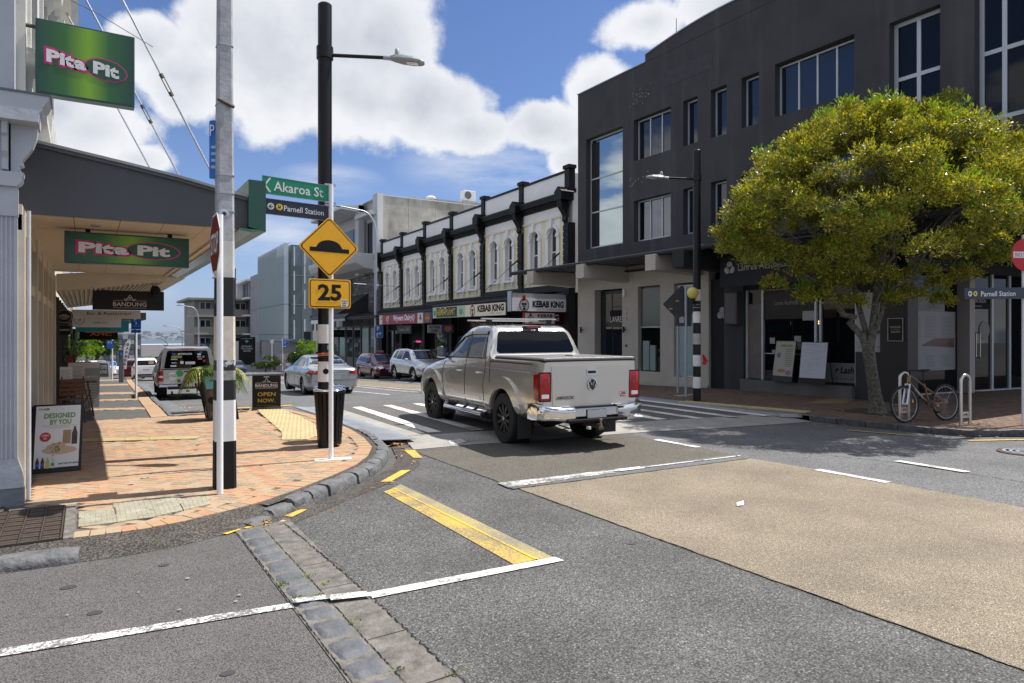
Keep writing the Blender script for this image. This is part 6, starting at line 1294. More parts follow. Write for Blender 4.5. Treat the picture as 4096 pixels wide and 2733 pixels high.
s = fsign('kebab_fascia','cream banner reading KEBAB KING facing the road',1.15,5.38,2.62,3.22,sc_)
kebab_face(s,(-2.80,4.5,2.90),LS,1.2); text('KEBAB KING',M['blackm'],s,(-2.80,2.6,2.99),LS,UZ,w=2.7,h=.30,bold=.05); text('SO FRESH - SO HEALTHY',grn,s,(-2.80,2.0,2.73),LS,UZ,w=1.3,h=.08)
s = thing('kebab_sign','large pale KEBAB KING sign across the verandah end','shop sign',(17.8,26,2.8)); MB().box(16.24,19.45,26,26.12,2.77,3.36).build('board',mat('sign_grey_white',(.78,.78,.79),.5),s); MB().box(16.3,19.4,26.02,26.12,3.36,3.58).build('upper_board',mat('sign_grey',(.40,.40,.40),.5),s); MB().box(16.19,16.24,25.98,26.3,2.75,3.66).build('end_post',M['galv'],s)
kebab_face(s,(16.90,25.998,3.04),LX,1.22); text('KEBAB KING',M['blackm'],s,(18.24,25.998,3.10),LX,UZ,w=1.76,h=.27,bold=.05); text('SO FRESH - SO HEALTHY',grn,s,(18.65,25.998,2.86),LX,UZ,w=.95,h=.07)
s = thing('kebab_sign','small red-edged KEBAB KING sign hanging under the larger one','shop sign',(18.1,26.5,2.2)); MB().box(17.2,19.0,26.5,26.6,2.18,2.74).build('board',M['red'],s); MB().box(17.26,18.94,26.49,26.5,2.22,2.70).build('face',mat('sign_grey_white',(.78,.78,.79),.5),s)
kebab_face(s,(17.58,26.488,2.42),LX,.75); text('KEBAB\nKING',M['blackm'],s,(18.4,26.488,2.48),LX,UZ,w=.85,h=.36,bold=.03)
s = thing('shop_poster','dark red menu poster beside the small kebab sign','poster',(19.3,26.7,2.2)); MB().box(19.05,19.7,26.7,26.75,2.18,2.74).build('board',M['darkred'],s); text('G',M['white'],s,(19.2,26.698,2.5),LX,UZ,h=.3,bold=.03)
s = flat_sign('dairy_sign','small grey hanging sign reading WYVERN DAIRY under the verandah',15.38,16.17,33,1.78,2.21,mat('dairy_grey',(.20,.20,.21),.5)); text('WYVERN\nDAIRY',M['blackm'],s,(15.77,32.998,2.0),LX,UZ,w=.62,h=.32,bold=.03)
s = flat_sign('lotto_sign','small dark hanging Lotto sign with an orange burst',16.2,16.9,33,1.78,2.21,mat('lotto_purple',(.05,.03,.10),.5)); MB().frame((16.55,32.99,2.0),LX,UZ,(0,-1,0),circ(.16,14,sx=1.3),0,.003).build('burst',mat('lotto_orange',(.45,.14,.03),.6,var=(9,.6)),s)
for name,lab,s0,s1,z0,z1,m_,tx,tm in (('ice_cream_board','dim red Ice Cream board under the verandah',7.2,9.4,2.1,2.5,mat('dim_red',(.12,.02,.02),.6),'Ice Cream',bo),('cafe_board','dark cafe board reading Casetta CAFE',18.6,21.4,1.75,2.35,mat('cafe_black',(.03,.028,.025),.5),'Casetta CAFE',bo),('menu_screen','dark panel of menu pictures in the kebab shopfront',3.9,6.6,1.85,2.4,M['near_black'],None,None)):
    s = fsign(name,lab,s0,s1,z0,z1,m_,x=-.5)
    if tx: text(tx,tm,s,(-.50,(s0 + s1) / 2,(z0 + z1) / 2),LS,UZ,w=(s1 - s0) * .75,h=.26)
    else:
        rnd = random.Random(3)
        for q in range(24): c = (rnd.uniform(s0 + .1,s1 - .1),rnd.uniform(z0 + .1,z1 - .1)); MB().prism(circ(.06,6,*c),'x',-.512,-.50).build('picture',rnd.choice([mat('m1',(.25,.12,.04),.5),mat('m2',(.10,.14,.05),.5),mat('m3',(.16,.16,.2),.5)]),s)
# assorted shop windows below the verandahs
shopc = [mat('shop_brown',(.13,.09,.06),.5),mat('shop_grey',(.16,.16,.15),.5),mat('shop_green',(.05,.09,.04),.5),mat('shop_orange',(.35,.16,.06),.5,var=(3,.3)),mat('shop_dim',(.06,.06,.065),.4)]
rnd = random.Random(14)
for s0,w_,z0,z1,c,st in ((18.4,1.9,-.9,1.2,4,'door'),(16.2,1.6,.6,1.9,3,'window'),(14.3,1.7,.7,2.0,0,'window'),(14.2,3.8,-.9,.5,1,'stall_riser'),(13.0,1.0,-.9,1.9,2,'door'),(11.9,.9,-.9,1.6,4,'poster_panel'),(10.8,.9,-.9,1.6,1,'poster_panel'),(9.6,1.0,-.9,1.7,0,'poster_panel'),
                         (8.2,.25,-.9,2.5,1,'post'),(3.6,.2,-.9,2.5,1,'post'),(21.8,.3,-.9,2.5,1,'post'),(22.3,1.6,0,2,4,'window'),(24.2,1.4,0,2,4,'window'),(17.9,.25,-.9,2.4,1,'post'),(4.2,3.6,1.7,1.78,1,'transom'),(1.0,2.2,-.2,1.6,4,'window')):
    o = MB().box(.30,.48,s0,s0 + w_,z0,z1).build(st,shopc[c],tr)
    if st in ('window','door'): MB().box(.285,.298,s0 + .08,s0 + w_ - .08,z0 + .08,z1 - .08).build('pane',M['wglass'],o)
ne = thing('neon_sign','pink neon script glowing in the cafe window','neon sign',(19.4,26,0),rz=-BND); text('Casetta',pink,ne,(.25,19.1,1.2),LS,UZ,w=.85,h=.16,shear=.3,bold=-.005)
b = MB()
for k in range(6):
    s0 = PB[k] + (.2 if k else .5); z1 = 5.6 if k < 2 else 5.3; st2 = thing('stay_rod',['thin dark stay rod at the terrace bay %s' % q for q in ('beside the dark building','second from the dark building','third from the dark building','fourth from the dark building','fifth from the dark building','farthest from the dark building')][k],'stay rod',(19.4,26,0),'stay rods on the terrace',rz=-BND)
    MB().tube([(-.18,s0,z1),(-2.7,s0 + .1,3.4)],.012,5).build('rod',M['blackm'],st2); MB().tube([(-.18,s0,z1),(-.5,s0 + .012,z1 - .27)],.04,6).build('shackle',M['blackm'],st2)

# ------------------------------------------------------------ beyond the terrace
M['rawconc'] = mat('streaked_concrete_wall',(.42,.41,.37),.85,var=(.5,.6,(.17,.165,.14)),streak=(1.1,.75,(.58,.58,.56)))
M['offw'] = mat('plaster_white',(.55,.56,.56),.7,var=(1,.1)); M['balg'] = mat('balcony_glass',(.10,.16,.17),.03,spec=.9)
gb2 = thing('concrete_building','grey concrete building with white balconies above the terrace roofline','building',(20.6,53,0))
for k,(a,c) in enumerate(((20.6,22.9),(22.92,25.4),(25.42,28.0),(28.02,30.4),(30.42,33))): MB().box(a,c,53,53.3,3,13.1 + .035 * (a - 20.6)).build('panel',M['rawconc'],gb2)
MB().box(20.55,33,52.95,66,13.05,13.12).build('roof_edge',M['offw'],gb2); MB().box(20.9,33,53.3,66,-2,13.05).build('wall',M['offw'],gb2)
MB().box(20.15,20.62,52.9,54.0,6.8,13.2).build('column',M['offw'],gb2); MB().box(20.1,20.6,57.3,58.2,6.8,12.9).build('column',M['offw'],gb2)
b = MB(); b.prism([(18.5,12.45),(20.6,12.3),(20.6,12.95),(18.6,12.75)],'y',57.3,66.5); b.build('roof_slab',M['offw'],gb2)
b = MB(); b.prism([(19.6,11.5),(20.6,11.5),(20.6,11.9),(19.6,11.8)],'y',53.2,56.9); b.build('roof_slab',M['offw'],gb2)
b = MB(); b.prism([(18.3,7.95),(18.5,7.5),(19.3,7.1),(20.6,6.9),(20.6,8.3),(18.3,8.3)],'y',53.5,66.5); b.build('balcony_slab',M['offw'],gb2,bevel=.05)
for y in (57.6,59.6,61.6,63.6): MB().box(18.4,18.44,y,y + 1.9,8.3,9.3).build('balustrade_pane',M['balg'],gb2)
for a,c in ((54.3,55.6),(55.9,57.1),(58.4,60.5),(60.8,63),(63.3,66)): MB().box(20.84,20.9,a,c,8.4,11.3).build('window',M['wglass'],gb2)
for k in range(8): MB().box(20.82,20.88,54 + k * 1.5,55.3 + k * 1.5,5.0,6.7).build('window',M['wglass'],gb2)
ac = thing('air_conditioner','white rooftop air conditioner unit above the streaked concrete wall','air conditioner',(28.7,53.2,13.4)); MB().box(28.1,29.35,53.0,53.6,13.45,14.35).build('body',M['white'],ac,bevel=.03); MB().lathe([(.33,52.96),(.33,53.0)],(28.55,0,13.92),20,'y').build('fan_grille',mat('grille',(.12,.12,.12),.6),ac)
vt = thing('roof_vent','low white roof vent on the concrete building','vent',(25.2,53.4,13.2)); MB().lathe([(.30,13.2),(.42,13.35),(.42,13.45),(.30,13.55),(0,13.58)],(25.2,53.5,0),16).build('cowl',M['white'],vt,smooth=True)
# stone-faced lower storey with canvas awning
sb = thing('stone_shop','dark stone faced shop with a black canvas awning beyond the terrace','shop',(20.2,53,0),rz=-BND)
MB().box(.35,6,0,14,-3,6.8).build('wall',mat('stone_joint',(.05,.05,.05),.9),sb); rnd = random.Random(3); st_m = [mat('stone_%s' % q,c,.85,bump=(10,.5)) for q,c in (('a',(.15,.145,.14)),('b',(.10,.10,.10)),('c',(.20,.19,.18)),('d',(.13,.12,.11)))]
for j in range(16):
    s_ = .0 + rnd.uniform(0,.3)
    while s_ < 7.4:
        w_ = rnd.uniform(.35,.8); MB().box(.30 - rnd.uniform(0,.04),.35,s_ + .02,s_ + w_ - .02,2.4 + j * .27 + .015,2.4 + j * .27 + .255).build('stone',rnd.choice(st_m),sb); s_ += w_
for k in range(26): MB().box(.0,.3,-.7,-.3,-1 + k * .3,-.8 + k * .3).build('louvre',M['tblack'],sb)
MB().prism([(.3,5.2),(-2.4,3.4),(-2.4,3.2),(.3,3.3)],'y',3.2,12.6).build('awning',mat('black_canvas',(.025,.026,.032),.7),sb)
awb = MB().prism([(-2.9,3.05),(-2.5,3.35),(-.6,3.5),(.3,3.5),(.3,3.2),(-2.9,2.95)],'y',-.5,10.6).build('verandah',M['slate'],sb); MB().box(-2.9,-2.85,4.4,10.0,2.62,2.95).build('white_fascia',M['white'],sb); MB().box(-2.88,-2.84,-.5,4.3,2.75,2.95).build('pale_fascia',mat('pale_fascia',(.35,.36,.36),.6),sb)
for k in range(6):
    f = MB().box(.2,.3,.4 + k * 2.3,2.4 + k * 2.3,-1.2,2.4).build('window',mat('dim_frame',(.10,.105,.10),.5),sb); MB().box(.185,.2,.6 + k * 2.3,2.2 + k * 2.3,-.4,2.2).build('pane',[M['wglass'],M['frost'],M['wglass']][k % 3],f)
s = thing('wine_shop_sign','dark green hanging sign ending in WINS beyond the bus stop','shop sign',(20.2,53,0),rz=-BND); MB().box(-1.6,.2,9.9,10.0,1.4,2.1).build('board',mat('bottle_green_sign',(.008,.02,.018),.4),s); text('BALDWINS',mat('dim_green_print',(.12,.16,.15),.5),s,(-.7,9.898,1.75),LX,UZ,w=1.4,h=.22)
text('112',mat('dim_print',(.28,.28,.29),.5),sb,(.29,1.4,.6),LS,UZ,w=.9,h=.6)
# glass office building with fins
M['glaz'] = mat('green_grey_glazing',(.075,.105,.11),.06,spec=.9); M['fin'] = mat('frosted_glass_fin',(.52,.60,.62),.3,spec=.6); M['steelb'] = mat('fin_bracket',(.12,.12,.12),.5)
go = thing('glass_office','pale green glass office building with rows of frosted vertical fins','office building',(22.5,90,0),rz=-BND)
MB().box(.3,14,1.2,21,.6,13.4).build('core',M['glaz'],go); MB().box(1.5,14,3,21,-5,.6).build('base',mat('office_base',(.12,.12,.12),.5),go)
rnd = random.Random(5)
for r_,(z0,z1) in enumerate(((.7,1.55),(1.62,5.55),(5.62,9.4),(9.45,13.6))):
    for k in range(22):
        y = 1.25 + k * .91; w_ = .5; MB().box(-.55 + .05 * math.sin(k * 2.1),-.02,y,y + .05,z0,z1).build('fin',M['fin'],go)
        if r_ in (1,2): MB().box(-.45,.3,y + .25,y + .37,z0 - .09,z0 + .05).build('bracket',M['steelb'],go)
for k in range(10):
    x = .3 + k * 1.35; f = MB().box(x + .02,x + 1.32,1.10,1.18,.62,13.3).build('pane',mat('side_glass_%d' % (k % 3),((.12,.16,.17),(.20,.25,.26),(.09,.125,.13))[k % 3],.05,spec=.9),go)
    for z in (2.6 + math.sin(k * 3),5.9 + .8 * math.sin(k),9.0 + math.sin(k * 2),12.2): MB().box(x + .3,x + .42,.85,1.1,z - 1.6,z + .9).build('fin',M['white'],go)
for z in (5.58,9.42): MB().box(.3,14,1.0,1.1,z - .06,z + .06).build('slab_edge',mat('slab_edge',(.25,.3,.3),.4),go)
MB().prism([(-.3,13.6),(.3,13.6),(1.6,14.5)],'y',6,21).build('roof_screen',M['fin'],go)
pc = thing('precast_building','mauve grey precast concrete block between the glass office and the white framed one','office building',(22.5,90,0),rz=-BND); mauve = mat('mauve_precast',(.34,.33,.345),.8,var=(.4,.15),streak=(1.2,.2,(.22,.21,.22)))
for k in range(7):
    for z0,z1 in ((-1.0,1.8),(1.84,5.5),(5.54,9.3),(9.34,11.2)): MB().box(-.1,.3,21.1 + k * 1.25,22.32 + k * 1.25,z0,z1).build('panel',mauve,pc)
MB().box(.3,12,21.1,29.8,-1,11.2).build('wall',mauve,pc); MB().box(2.0,12,21.5,29.8,-6,-1).build('base',M['near_black'],pc)
ob = MB().box(-.3,2.4,3.2,18.5,-2.4,.6).build('overhang',mat('overhang_grey',(.26,.26,.27),.7),go)
wf = thing('white_framed_building','white framed building with dark recessed bays beyond the mauve block','building',(22.5,90,0),rz=-BND); MB().box(.4,12,30.2,41,-5,10.8).build('wall',mat('dark_bay',(.03,.035,.045),.3),wf)
for z in (10.6,7.55,4.65,1.5): MB().box(-.7,.5,30.1,41.2,z,z + .28).build('slab',M['white'],wf)
MB().box(-.7,.5,40.9,41.3,-4,10.8).build('frame',M['white'],wf)
for y in (33,36,38.5): MB().box(.30,.38,y,y + .6,1.8,10.5).build('mullion',mat('blue_grey_frame',(.12,.15,.20),.4),wf)
# beige apartments
ap = thing('apartment_block','beige apartment block with bowed balconies at the far end of the street','apartment building',(14.8,125,0)); bei = mat('beige_apartment',(.30,.29,.25),.8,var=(.5,.1))
MB().box(15.6,26,126.2,140,-8,7.4).build('wall',bei,ap); MB().box(14.4,26.5,124.6,141,7.4,7.75).build('roof_slab',bei,ap)
for k in range(4):
    z = 5.0 - k * 3.0
    MB().prism([(14.7,126.6),(14.9,125.4),(15.8,124.8),(26,124.8),(26,126.6)],'z',z - .3,z + .9).build('balcony',bei,ap); MB().box(14.4,26,124.6,126.6,z - .42,z - .3).build('slab',mat('slab_pale',(.42,.41,.37),.7),ap)
    for x in (16.4,19.2,22): f = MB().box(x,x + 1.8,126.05,126.2,z + .5,z + 2.1).build('window',M['white'],ap); MB().box(x + .1,x + .8,125.98,126.05,z + .6,z + 2.0).build('pane',M['wglass'],f); MB().box(x + .95,x + 1.7,125.98,126.05,z + .6,z + 2.0).build('pane',M['wglass'],f)
for x,h in ((20.5,2.0),(24,1.4)): MB().box(x,x + 3.5,112,120,-8,h - 1.5).build('lower_building_wall',mat('low_white',(.5,.5,.5),.7),thing('low_building','low pale building in front of the beige apartments' if x < 22 else 'low pale building nearest the white framed block','building',(x,112,-4)))
# apartment building behind the flag
fb = thing('apartment_block','grey blue apartment building with glass balconies behind the barber flag','apartment building',(3,118,0))
MB().box(2.2,7.2,118,128,-12,1.7).build('wall',mat('blue_grey_wall',(.20,.23,.26),.7),fb)
for i in range(6):
    for j in range(5):
        x,z = 2.35 + i * .8,1.2 - j * .75; f = MB().box(x,x + .7,117.8,118,z - .3,z + .32).build('window',[mat('pale_panel',(.42,.44,.46),.6),M['glaz'],mat('mid_panel',(.14,.17,.20),.5)][(i * 2 + j) % 3],fb)
MB().box(4.6,6.9,121,128,1.7,2.6).build('upper_floor',M['offw'],fb)
# hillside houses, sea and far shore
hil = sheet('hillside',[(-300,299),(700,299),(900,900),(-500,900)],0,mat('hillside_green',(.035,.055,.025),.95,var=(.02,.5)),kind='structure',flat=-16.5)
water = sheet('sea',[(-6000,800),(9000,800),(12000,8500),(-9000,8500)],0,mat('sea_water',(.05,.09,.12),.35),kind='structure',flat=-30)
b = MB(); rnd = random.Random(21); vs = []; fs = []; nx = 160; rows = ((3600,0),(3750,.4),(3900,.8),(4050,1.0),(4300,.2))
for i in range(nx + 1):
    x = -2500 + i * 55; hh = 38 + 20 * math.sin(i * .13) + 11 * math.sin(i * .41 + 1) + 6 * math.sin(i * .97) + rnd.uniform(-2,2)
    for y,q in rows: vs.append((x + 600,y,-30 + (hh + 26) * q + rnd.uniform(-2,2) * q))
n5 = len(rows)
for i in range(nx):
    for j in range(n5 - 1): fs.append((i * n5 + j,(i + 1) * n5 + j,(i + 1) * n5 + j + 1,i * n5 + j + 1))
b.add(vs,fs); hl = b.build('hills',mat('hazy_far_shore',(.075,.10,.125),.95,var=(.012,.6,(.17,.19,.21))),smooth=True); hl['kind'] = 'structure'  # bluish grey puts the distance haze into the hills' own colour
b = MB()
for _ in range(900):
    x = rnd.uniform(-1500,5000); y = rnd.uniform(3560,3980); q = (y - 3560) / 400; z = -30 + 34 * q + rnd.uniform(0,5); s_ = rnd.uniform(8,20); b.box(x,x + s_,y - 6,y + 2,z,z + s_ * .45)
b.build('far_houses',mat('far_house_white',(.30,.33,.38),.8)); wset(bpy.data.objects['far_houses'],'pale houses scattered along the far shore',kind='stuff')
def house(x,y,w,d,z,h,rh,wm,rm,label,cat='house'):
    s = thing('house',label,cat,(x,y,z),'houses on the slope down to the water'); MB().box(x,x + w,y,y + d,z - 6,z + h).build('wall',wm,s)
    if rh: MB().add([(x - .3,y - .3,z + h),(x + w + .3,y - .3,z + h),(x + w + .3,y + d + .3,z + h),(x - .3,y + d + .3,z + h),(x + w * .3,y + d / 2,z + h + rh),(x + w * .7,y + d / 2,z + h + rh)],[(0,1,5,4),(1,2,5),(2,3,4,5),(3,0,4),(0,3,2,1)]).build('roof',rm,s)
    for k in range(max(2,int(w / 3))): MB().box(x + .6 + k * 3,x + 2 + k * 3,y - .1,y,z + h * .3,z + h * .7).build('window',M['wglass'],s)
tile = mat('terracotta_roof',(.42,.14,.08),.8,var=(1,.2)); hw_ = mat('house_white',(.52,.52,.50),.7); hg = mat('house_grey',(.14,.15,.16),.7)
house(14.5,175,10,8,-12,4.2,1.5,hg,tile,'grey house with orange tiled roof beyond the white pole'); house(11,150,11,8,-9.6,2.4,1.7,hg,tile,'long low house with terracotta roof and dark windows'); house(24,170,9,8,-9,6.0,2.4,hw_,tile,'house with a steep terracotta roof above the ute roof')
house(11,190,16,12,-11,10,0,hw_,tile,'white flat roofed building against the water','building'); house(33,210,40,20,-10,6,0,mat('house_dim',(.22,.22,.22),.8),tile,'long grey flat roofed building near the far lamps','building')
# ------------------------------------------------------------ vehicles
def catmull(P,sub):
    P = np.array(P,float); out = []
    for i in range(len(P) - 1):
        a,b_,c,d = P[max(i - 1,0)],P[i],P[i + 1],P[min(i + 2,len(P) - 1)]
        for k in range(sub):
            t = k / sub; out.append(.5 * ((2 * b_) + (c - a) * t + (2 * a - 5 * b_ + 4 * c - d) * t * t + (3 * b_ - a - 3 * c + d) * t ** 3))
    out.append(P[-1]); return np.array(out)
class Car:
    def __init__(s,name,label,st,paint,pos,heading,wheels,r,tw,rim,cat='car',group=None,zoff=0,dx=.05,smooth_n=2,cutr=.07,pitch=0,wout=0):
        """st rows: x, z under, w low, w max, z of w max, w shoulder, z shoulder, w belt, z belt, w rail, z rail, z top"""
        s.t = thing(name,label,cat,pos,group,rz=math.atan2(heading[1],heading[0])); s.t.rotation_euler[1] = pitch
        s.paint = paint; st = np.array(sorted(st)); xs = [st[0,0]]
        for a,b_ in zip(st[:,0],st[1:,0]):
            n = max(1,int(round((b_ - a) / dx))); xs += list(np.linspace(a,b_,n + 1)[1:])
        xs = np.array(xs); cols = [np.interp(xs,st[:,0],st[:,k]) for k in range(st.shape[1])]
        for k in range(1,len(cols)):
            c = cols[k]
            for _ in range(smooth_n): c = np.concatenate([[c[0]],(c[:-2] + 2 * c[1:-1] + c[2:]) / 4,[c[-1]]])
            cols[k] = c
        rings = []
        for i,x in enumerate(xs):
            zb,wl,w,zm,ws,zs,wb,zt,wr,zr,zo = [cols[k][i] for k in range(1,12)]
            sec = [(0,zb),(wl,zb),(w * .985,zb + (zm - zb) * .35),(w,zm),(ws,zs),(wb,zt),(wr,zr),(wr * .62,zr + (zo - zr) * .78),(0,zo)]
            up = catmull(sec[1:6],3); tp_ = catmull(sec[5:],3)[1:]; h = [(0,zb)] + [tuple(q) for q in up] + [tuple(q) for q in tp_]
            rings.append([(x,y,z) for y,z in h] + [(x,-y,z) for y,z in h[-2:0:-1]])
        n = len(rings[0]); b = MB(); fs = []
        for i in range(len(rings) - 1):
            for k in range(n): fs.append((i * n + k,i * n + (k + 1) % n,(i + 1) * n + (k + 1) % n,(i + 1) * n + k))
        fs += [tuple(range(n)),tuple(range((len(rings) - 1) * n,len(rings) * n))[::-1]]
        b.add([v for r_ in rings for v in r_],fs)
        s.body = b.build('body',paint,s.t,smooth=38); me = s.body.data
        s.bvh = BVHTree.FromPolygons([v.co.copy() for v in me.vertices],[tuple(p.vertices) for p in me.polygons])
        # real wheel arches
        cb = MB()
        wmax = max(st[:,3])
        for wx in wheels:
            for sg in (1,-1): cb.lathe([(r + cutr,sg * (wmax - .34)),(r + cutr,sg * (wmax + .2))],(wx,0,r),26,'y')
        cut = cb.build('cutter',paint,s.t); dg0 = s.body.modifiers.new('b','BOOLEAN'); dg0.object = cut; dg0.operation = 'DIFFERENCE'; dg0.solver = 'EXACT'
        dg = bpy.context.evaluated_depsgraph_get(); ev = s.body.evaluated_get(dg); nm = bpy.data.meshes.new_from_object(ev,depsgraph=dg); s.body.modifiers.clear(); s.body.data = nm
        try: nm.polygons.foreach_set('use_smooth',[True] * len(nm.polygons)); nm.set_sharp_from_angle(angle=R(38))
        except Exception: pass
        bpy.data.objects.remove(cut)
        for wx in wheels:
            for sg in (1,-1):
                vs = []; N_ = 22
                for a in range(N_):
                    t = R(-20 + 220 * a / (N_ - 1)); 
                    for yy in (wmax - .33,wmax - .03): vs.append((wx + (r + cutr - .004) * math.cos(t),sg * yy,r + (r + cutr - .004) * math.sin(t)))
                bb = MB().add(vs,[(2 * i,2 * i + 1,2 * i + 3,2 * i + 2) for i in range(N_ - 1)]); bb.add([(wx + (r + cutr) * math.cos(2 * math.pi * k / 20),sg * (wmax - .325),r + (r + cutr) * math.sin(2 * math.pi * k / 20)) for k in range(20)],[tuple(range(20))]); bb.build('wheel_well',M['blackm'],s.t)
                s.wheel(wx,sg,r,tw,wmax - .035 + wout,rim)
        b = MB(); b.box(st[0,0] + .3,st[-1,0] - .4,-wmax * .6,wmax * .6,st[:,1].min() + .0,st[:,1].min() + .12); b.build('chassis',M['blackm'],s.t)
    def wheel(s,x,sg,r,tw,yo,rim):
        yc = sg * yo; o = sg
        rr = r * rim['k']
        prof = [(rr,yo - tw),(r * .93,yo - tw),(r * .985,yo - tw + .02),(r,yo - tw + .05),(r,yo - .05),(r * .985,yo - .02),(r * .94,yo - .002),(rr + .01,yo),(rr,yo - .01)]
        w = MB().lathe([(a,c * sg) for a,c in prof],(x,0,r),36,'y',caps=False).build('wheel',M['rubber'],s.t,smooth=35)
        b = MB(); b.lathe([(rr + .003,sg * (yo - .004)),(rr - .014,sg * (yo - .006)),(rr - .03,sg * (yo - .07)),(rr * .3,sg * (yo - .09)),(.0,sg * (yo - .09))],(x,0,r),30,'y',caps=False); b.lathe([(rr * .95,sg * (yo - .10)),(0,sg * (yo - .10))],(x,0,r),24,'y'); n = rim['n']
        b2 = MB()
        for k in range(n):
            for dd in ((0,) if not rim.get('twin') else (-.10,.10)):
                a = 2 * math.pi * k / n + dd + .2; c,d = math.cos(a),math.sin(a); w0,w1 = rim['w'] * .75,rim['w']
                P = [(x + c * q - d * e * ww_,sg * (yo - yy),r + d * q + c * e * ww_) for q,ww_,yy in ((rr * .18,w0,.03),(rr * .97,w1,.015)) for e in (-1,1)]
                P2 = [(p[0],sg * (yo - .075),p[2]) for p in P]
                b2.add(P + P2,[(0,1,3,2),(0,2,6,4),(1,5,7,3),(2,3,7,6),(0,4,5,1)])
        b2.lathe([(rr * .2,sg * (yo - .022)),(rr * .16,sg * (yo - .018)),(0,sg * (yo - .018))],(x,0,r),16,'y')
        b.build('rim_barrel',M['blackm'],w,smooth=35); b2.build('rim',rim['m'],w); MB().lathe([(rr * .14,sg * (yo - .017)),(0,sg * (yo - .012))],(x,0,r),14,'y').build('hub_cap',rim.get('c',M['chrome']),w)
    def ray(s,axis,a,c):
        o,d = {'l': ((a,3,c),(0,-1,0)),'r': ((a,-3,c),(0,1,0)),'back': ((-3,a,c),(1,0,0)),'front': ((9,a,c),(-1,0,0)),'top': ((a,c,4),(0,0,-1))}[axis]
        h = s.bvh.ray_cast(Vector(o),Vector(d))
        if h[0] is None: q = s.bvh.find_nearest(Vector(o)); return q[0],-Vector(d)
        return h[0],-Vector(d)
    def patch(s,name,axis,poly,m,off=.004,grid=.07,parent=None,skirt=.012,smooth=True,rnd_=0):
        if rnd_: poly = round_poly(poly,rnd_)
        xs = [p[0] for p in poly]; ys = [p[1] for p in poly]; pts = []
        n = len(poly)
        # densify edges
        ed = []
        for i in range(n):
            a,c = Vector(poly[i]),Vector(poly[(i + 1) % n]); k = max(1,int((c - a).length / grid)); ed += [a.lerp(c,j / k) for j in range(k)]
        ne = len(ed); pts = [Vector(p) for p in ed]
        for x in np.arange(min(xs) + grid / 2,max(xs),grid):
            for y in np.arange(min(ys) + grid / 2,max(ys),grid):
                if inside((x,y),poly) and min((Vector((x,y)) - e).length for e in ed) > grid * .35: pts.append(Vector((x,y)))
        vco,_,fcs,_,_,_ = geometry.delaunay_2d_cdt(pts,[(i,(i + 1) % ne) for i in range(ne)],[],1,1e-5)
        V3 = []; VB = []
        for v in vco:
            h,nn = s.ray(axis,v.x,v.y); V3.append(h + nn * off)
        b = MB(); b.add(V3,[tuple(f) for f in fcs])
        k0 = len(V3); low = []
        for i in range(ne):
            h,nn = s.ray(axis,ed[i].x,ed[i].y); low.append(h - nn * skirt)
        top = [s.ray(axis,e.x,e.y)[0] + s.ray(axis,e.x,e.y)[1] * off for e in ed]
        b.add(top + low,[(i,(i + 1) % ne,ne + (i + 1) % ne,ne + i) for i in range(ne)])
        return b.build(name,m,parent or s.t,smooth=30 if smooth else False)
    def seam(s,axis,line,w=.005,m=None,off=.0,name='seam',step=.06,parent=None):
        pts = resample(line,step); P = []
        for p in pts: h,nn = s.ray(axis,*p); P.append(h + nn * off)
        return MB().tube(P,w,5).build(name,m or M['blackm'],parent or s.t)
    def box(s,name,m,*a,bevel=.01,parent=None,smooth=False): return MB().box(*a).build(name,m,parent or s.t,bevel=bevel,smooth=smooth)
    def both(s,name,poly,m,**k):
        for ax in ('l','r'): s.patch(name,ax,poly,m,**k)
def round_poly(poly,r,n=4):
    out = []; N_ = len(poly)
    for i in range(N_):
        a,b_,c = Vector(poly[i - 1]),Vector(poly[i]),Vector(poly[(i + 1) % N_]); rr = min(r,(a - b_).length * .45,(c - b_).length * .45)
        p,q = b_ + (a - b_).normalized() * rr,b_ + (c - b_).normalized() * rr
        for k in range(n + 1): t = k / n; out.append(tuple(p * (1 - t) ** 2 + b_ * 2 * t * (1 - t) + q * t * t))
    return out
def arc_poly(cx,cz,r0,r1,a0=-12,a1=192,n=22,sx=1.0): return [(cx + r1 * sx * math.cos(R(t)),cz + r1 * math.sin(R(t))) for t in np.linspace(a0,a1,n)] + [(cx + r0 * math.cos(R(t)),cz + r0 * math.sin(R(t))) for t in np.linspace(a1,a0,n)]
gp = M['glassc']; gdark = mat('tinted_glass',(.004,.004,.005),.02,spec=.30); pb = M['black']
hd = lambda d: (math.sin(R(d)),math.cos(R(d)))

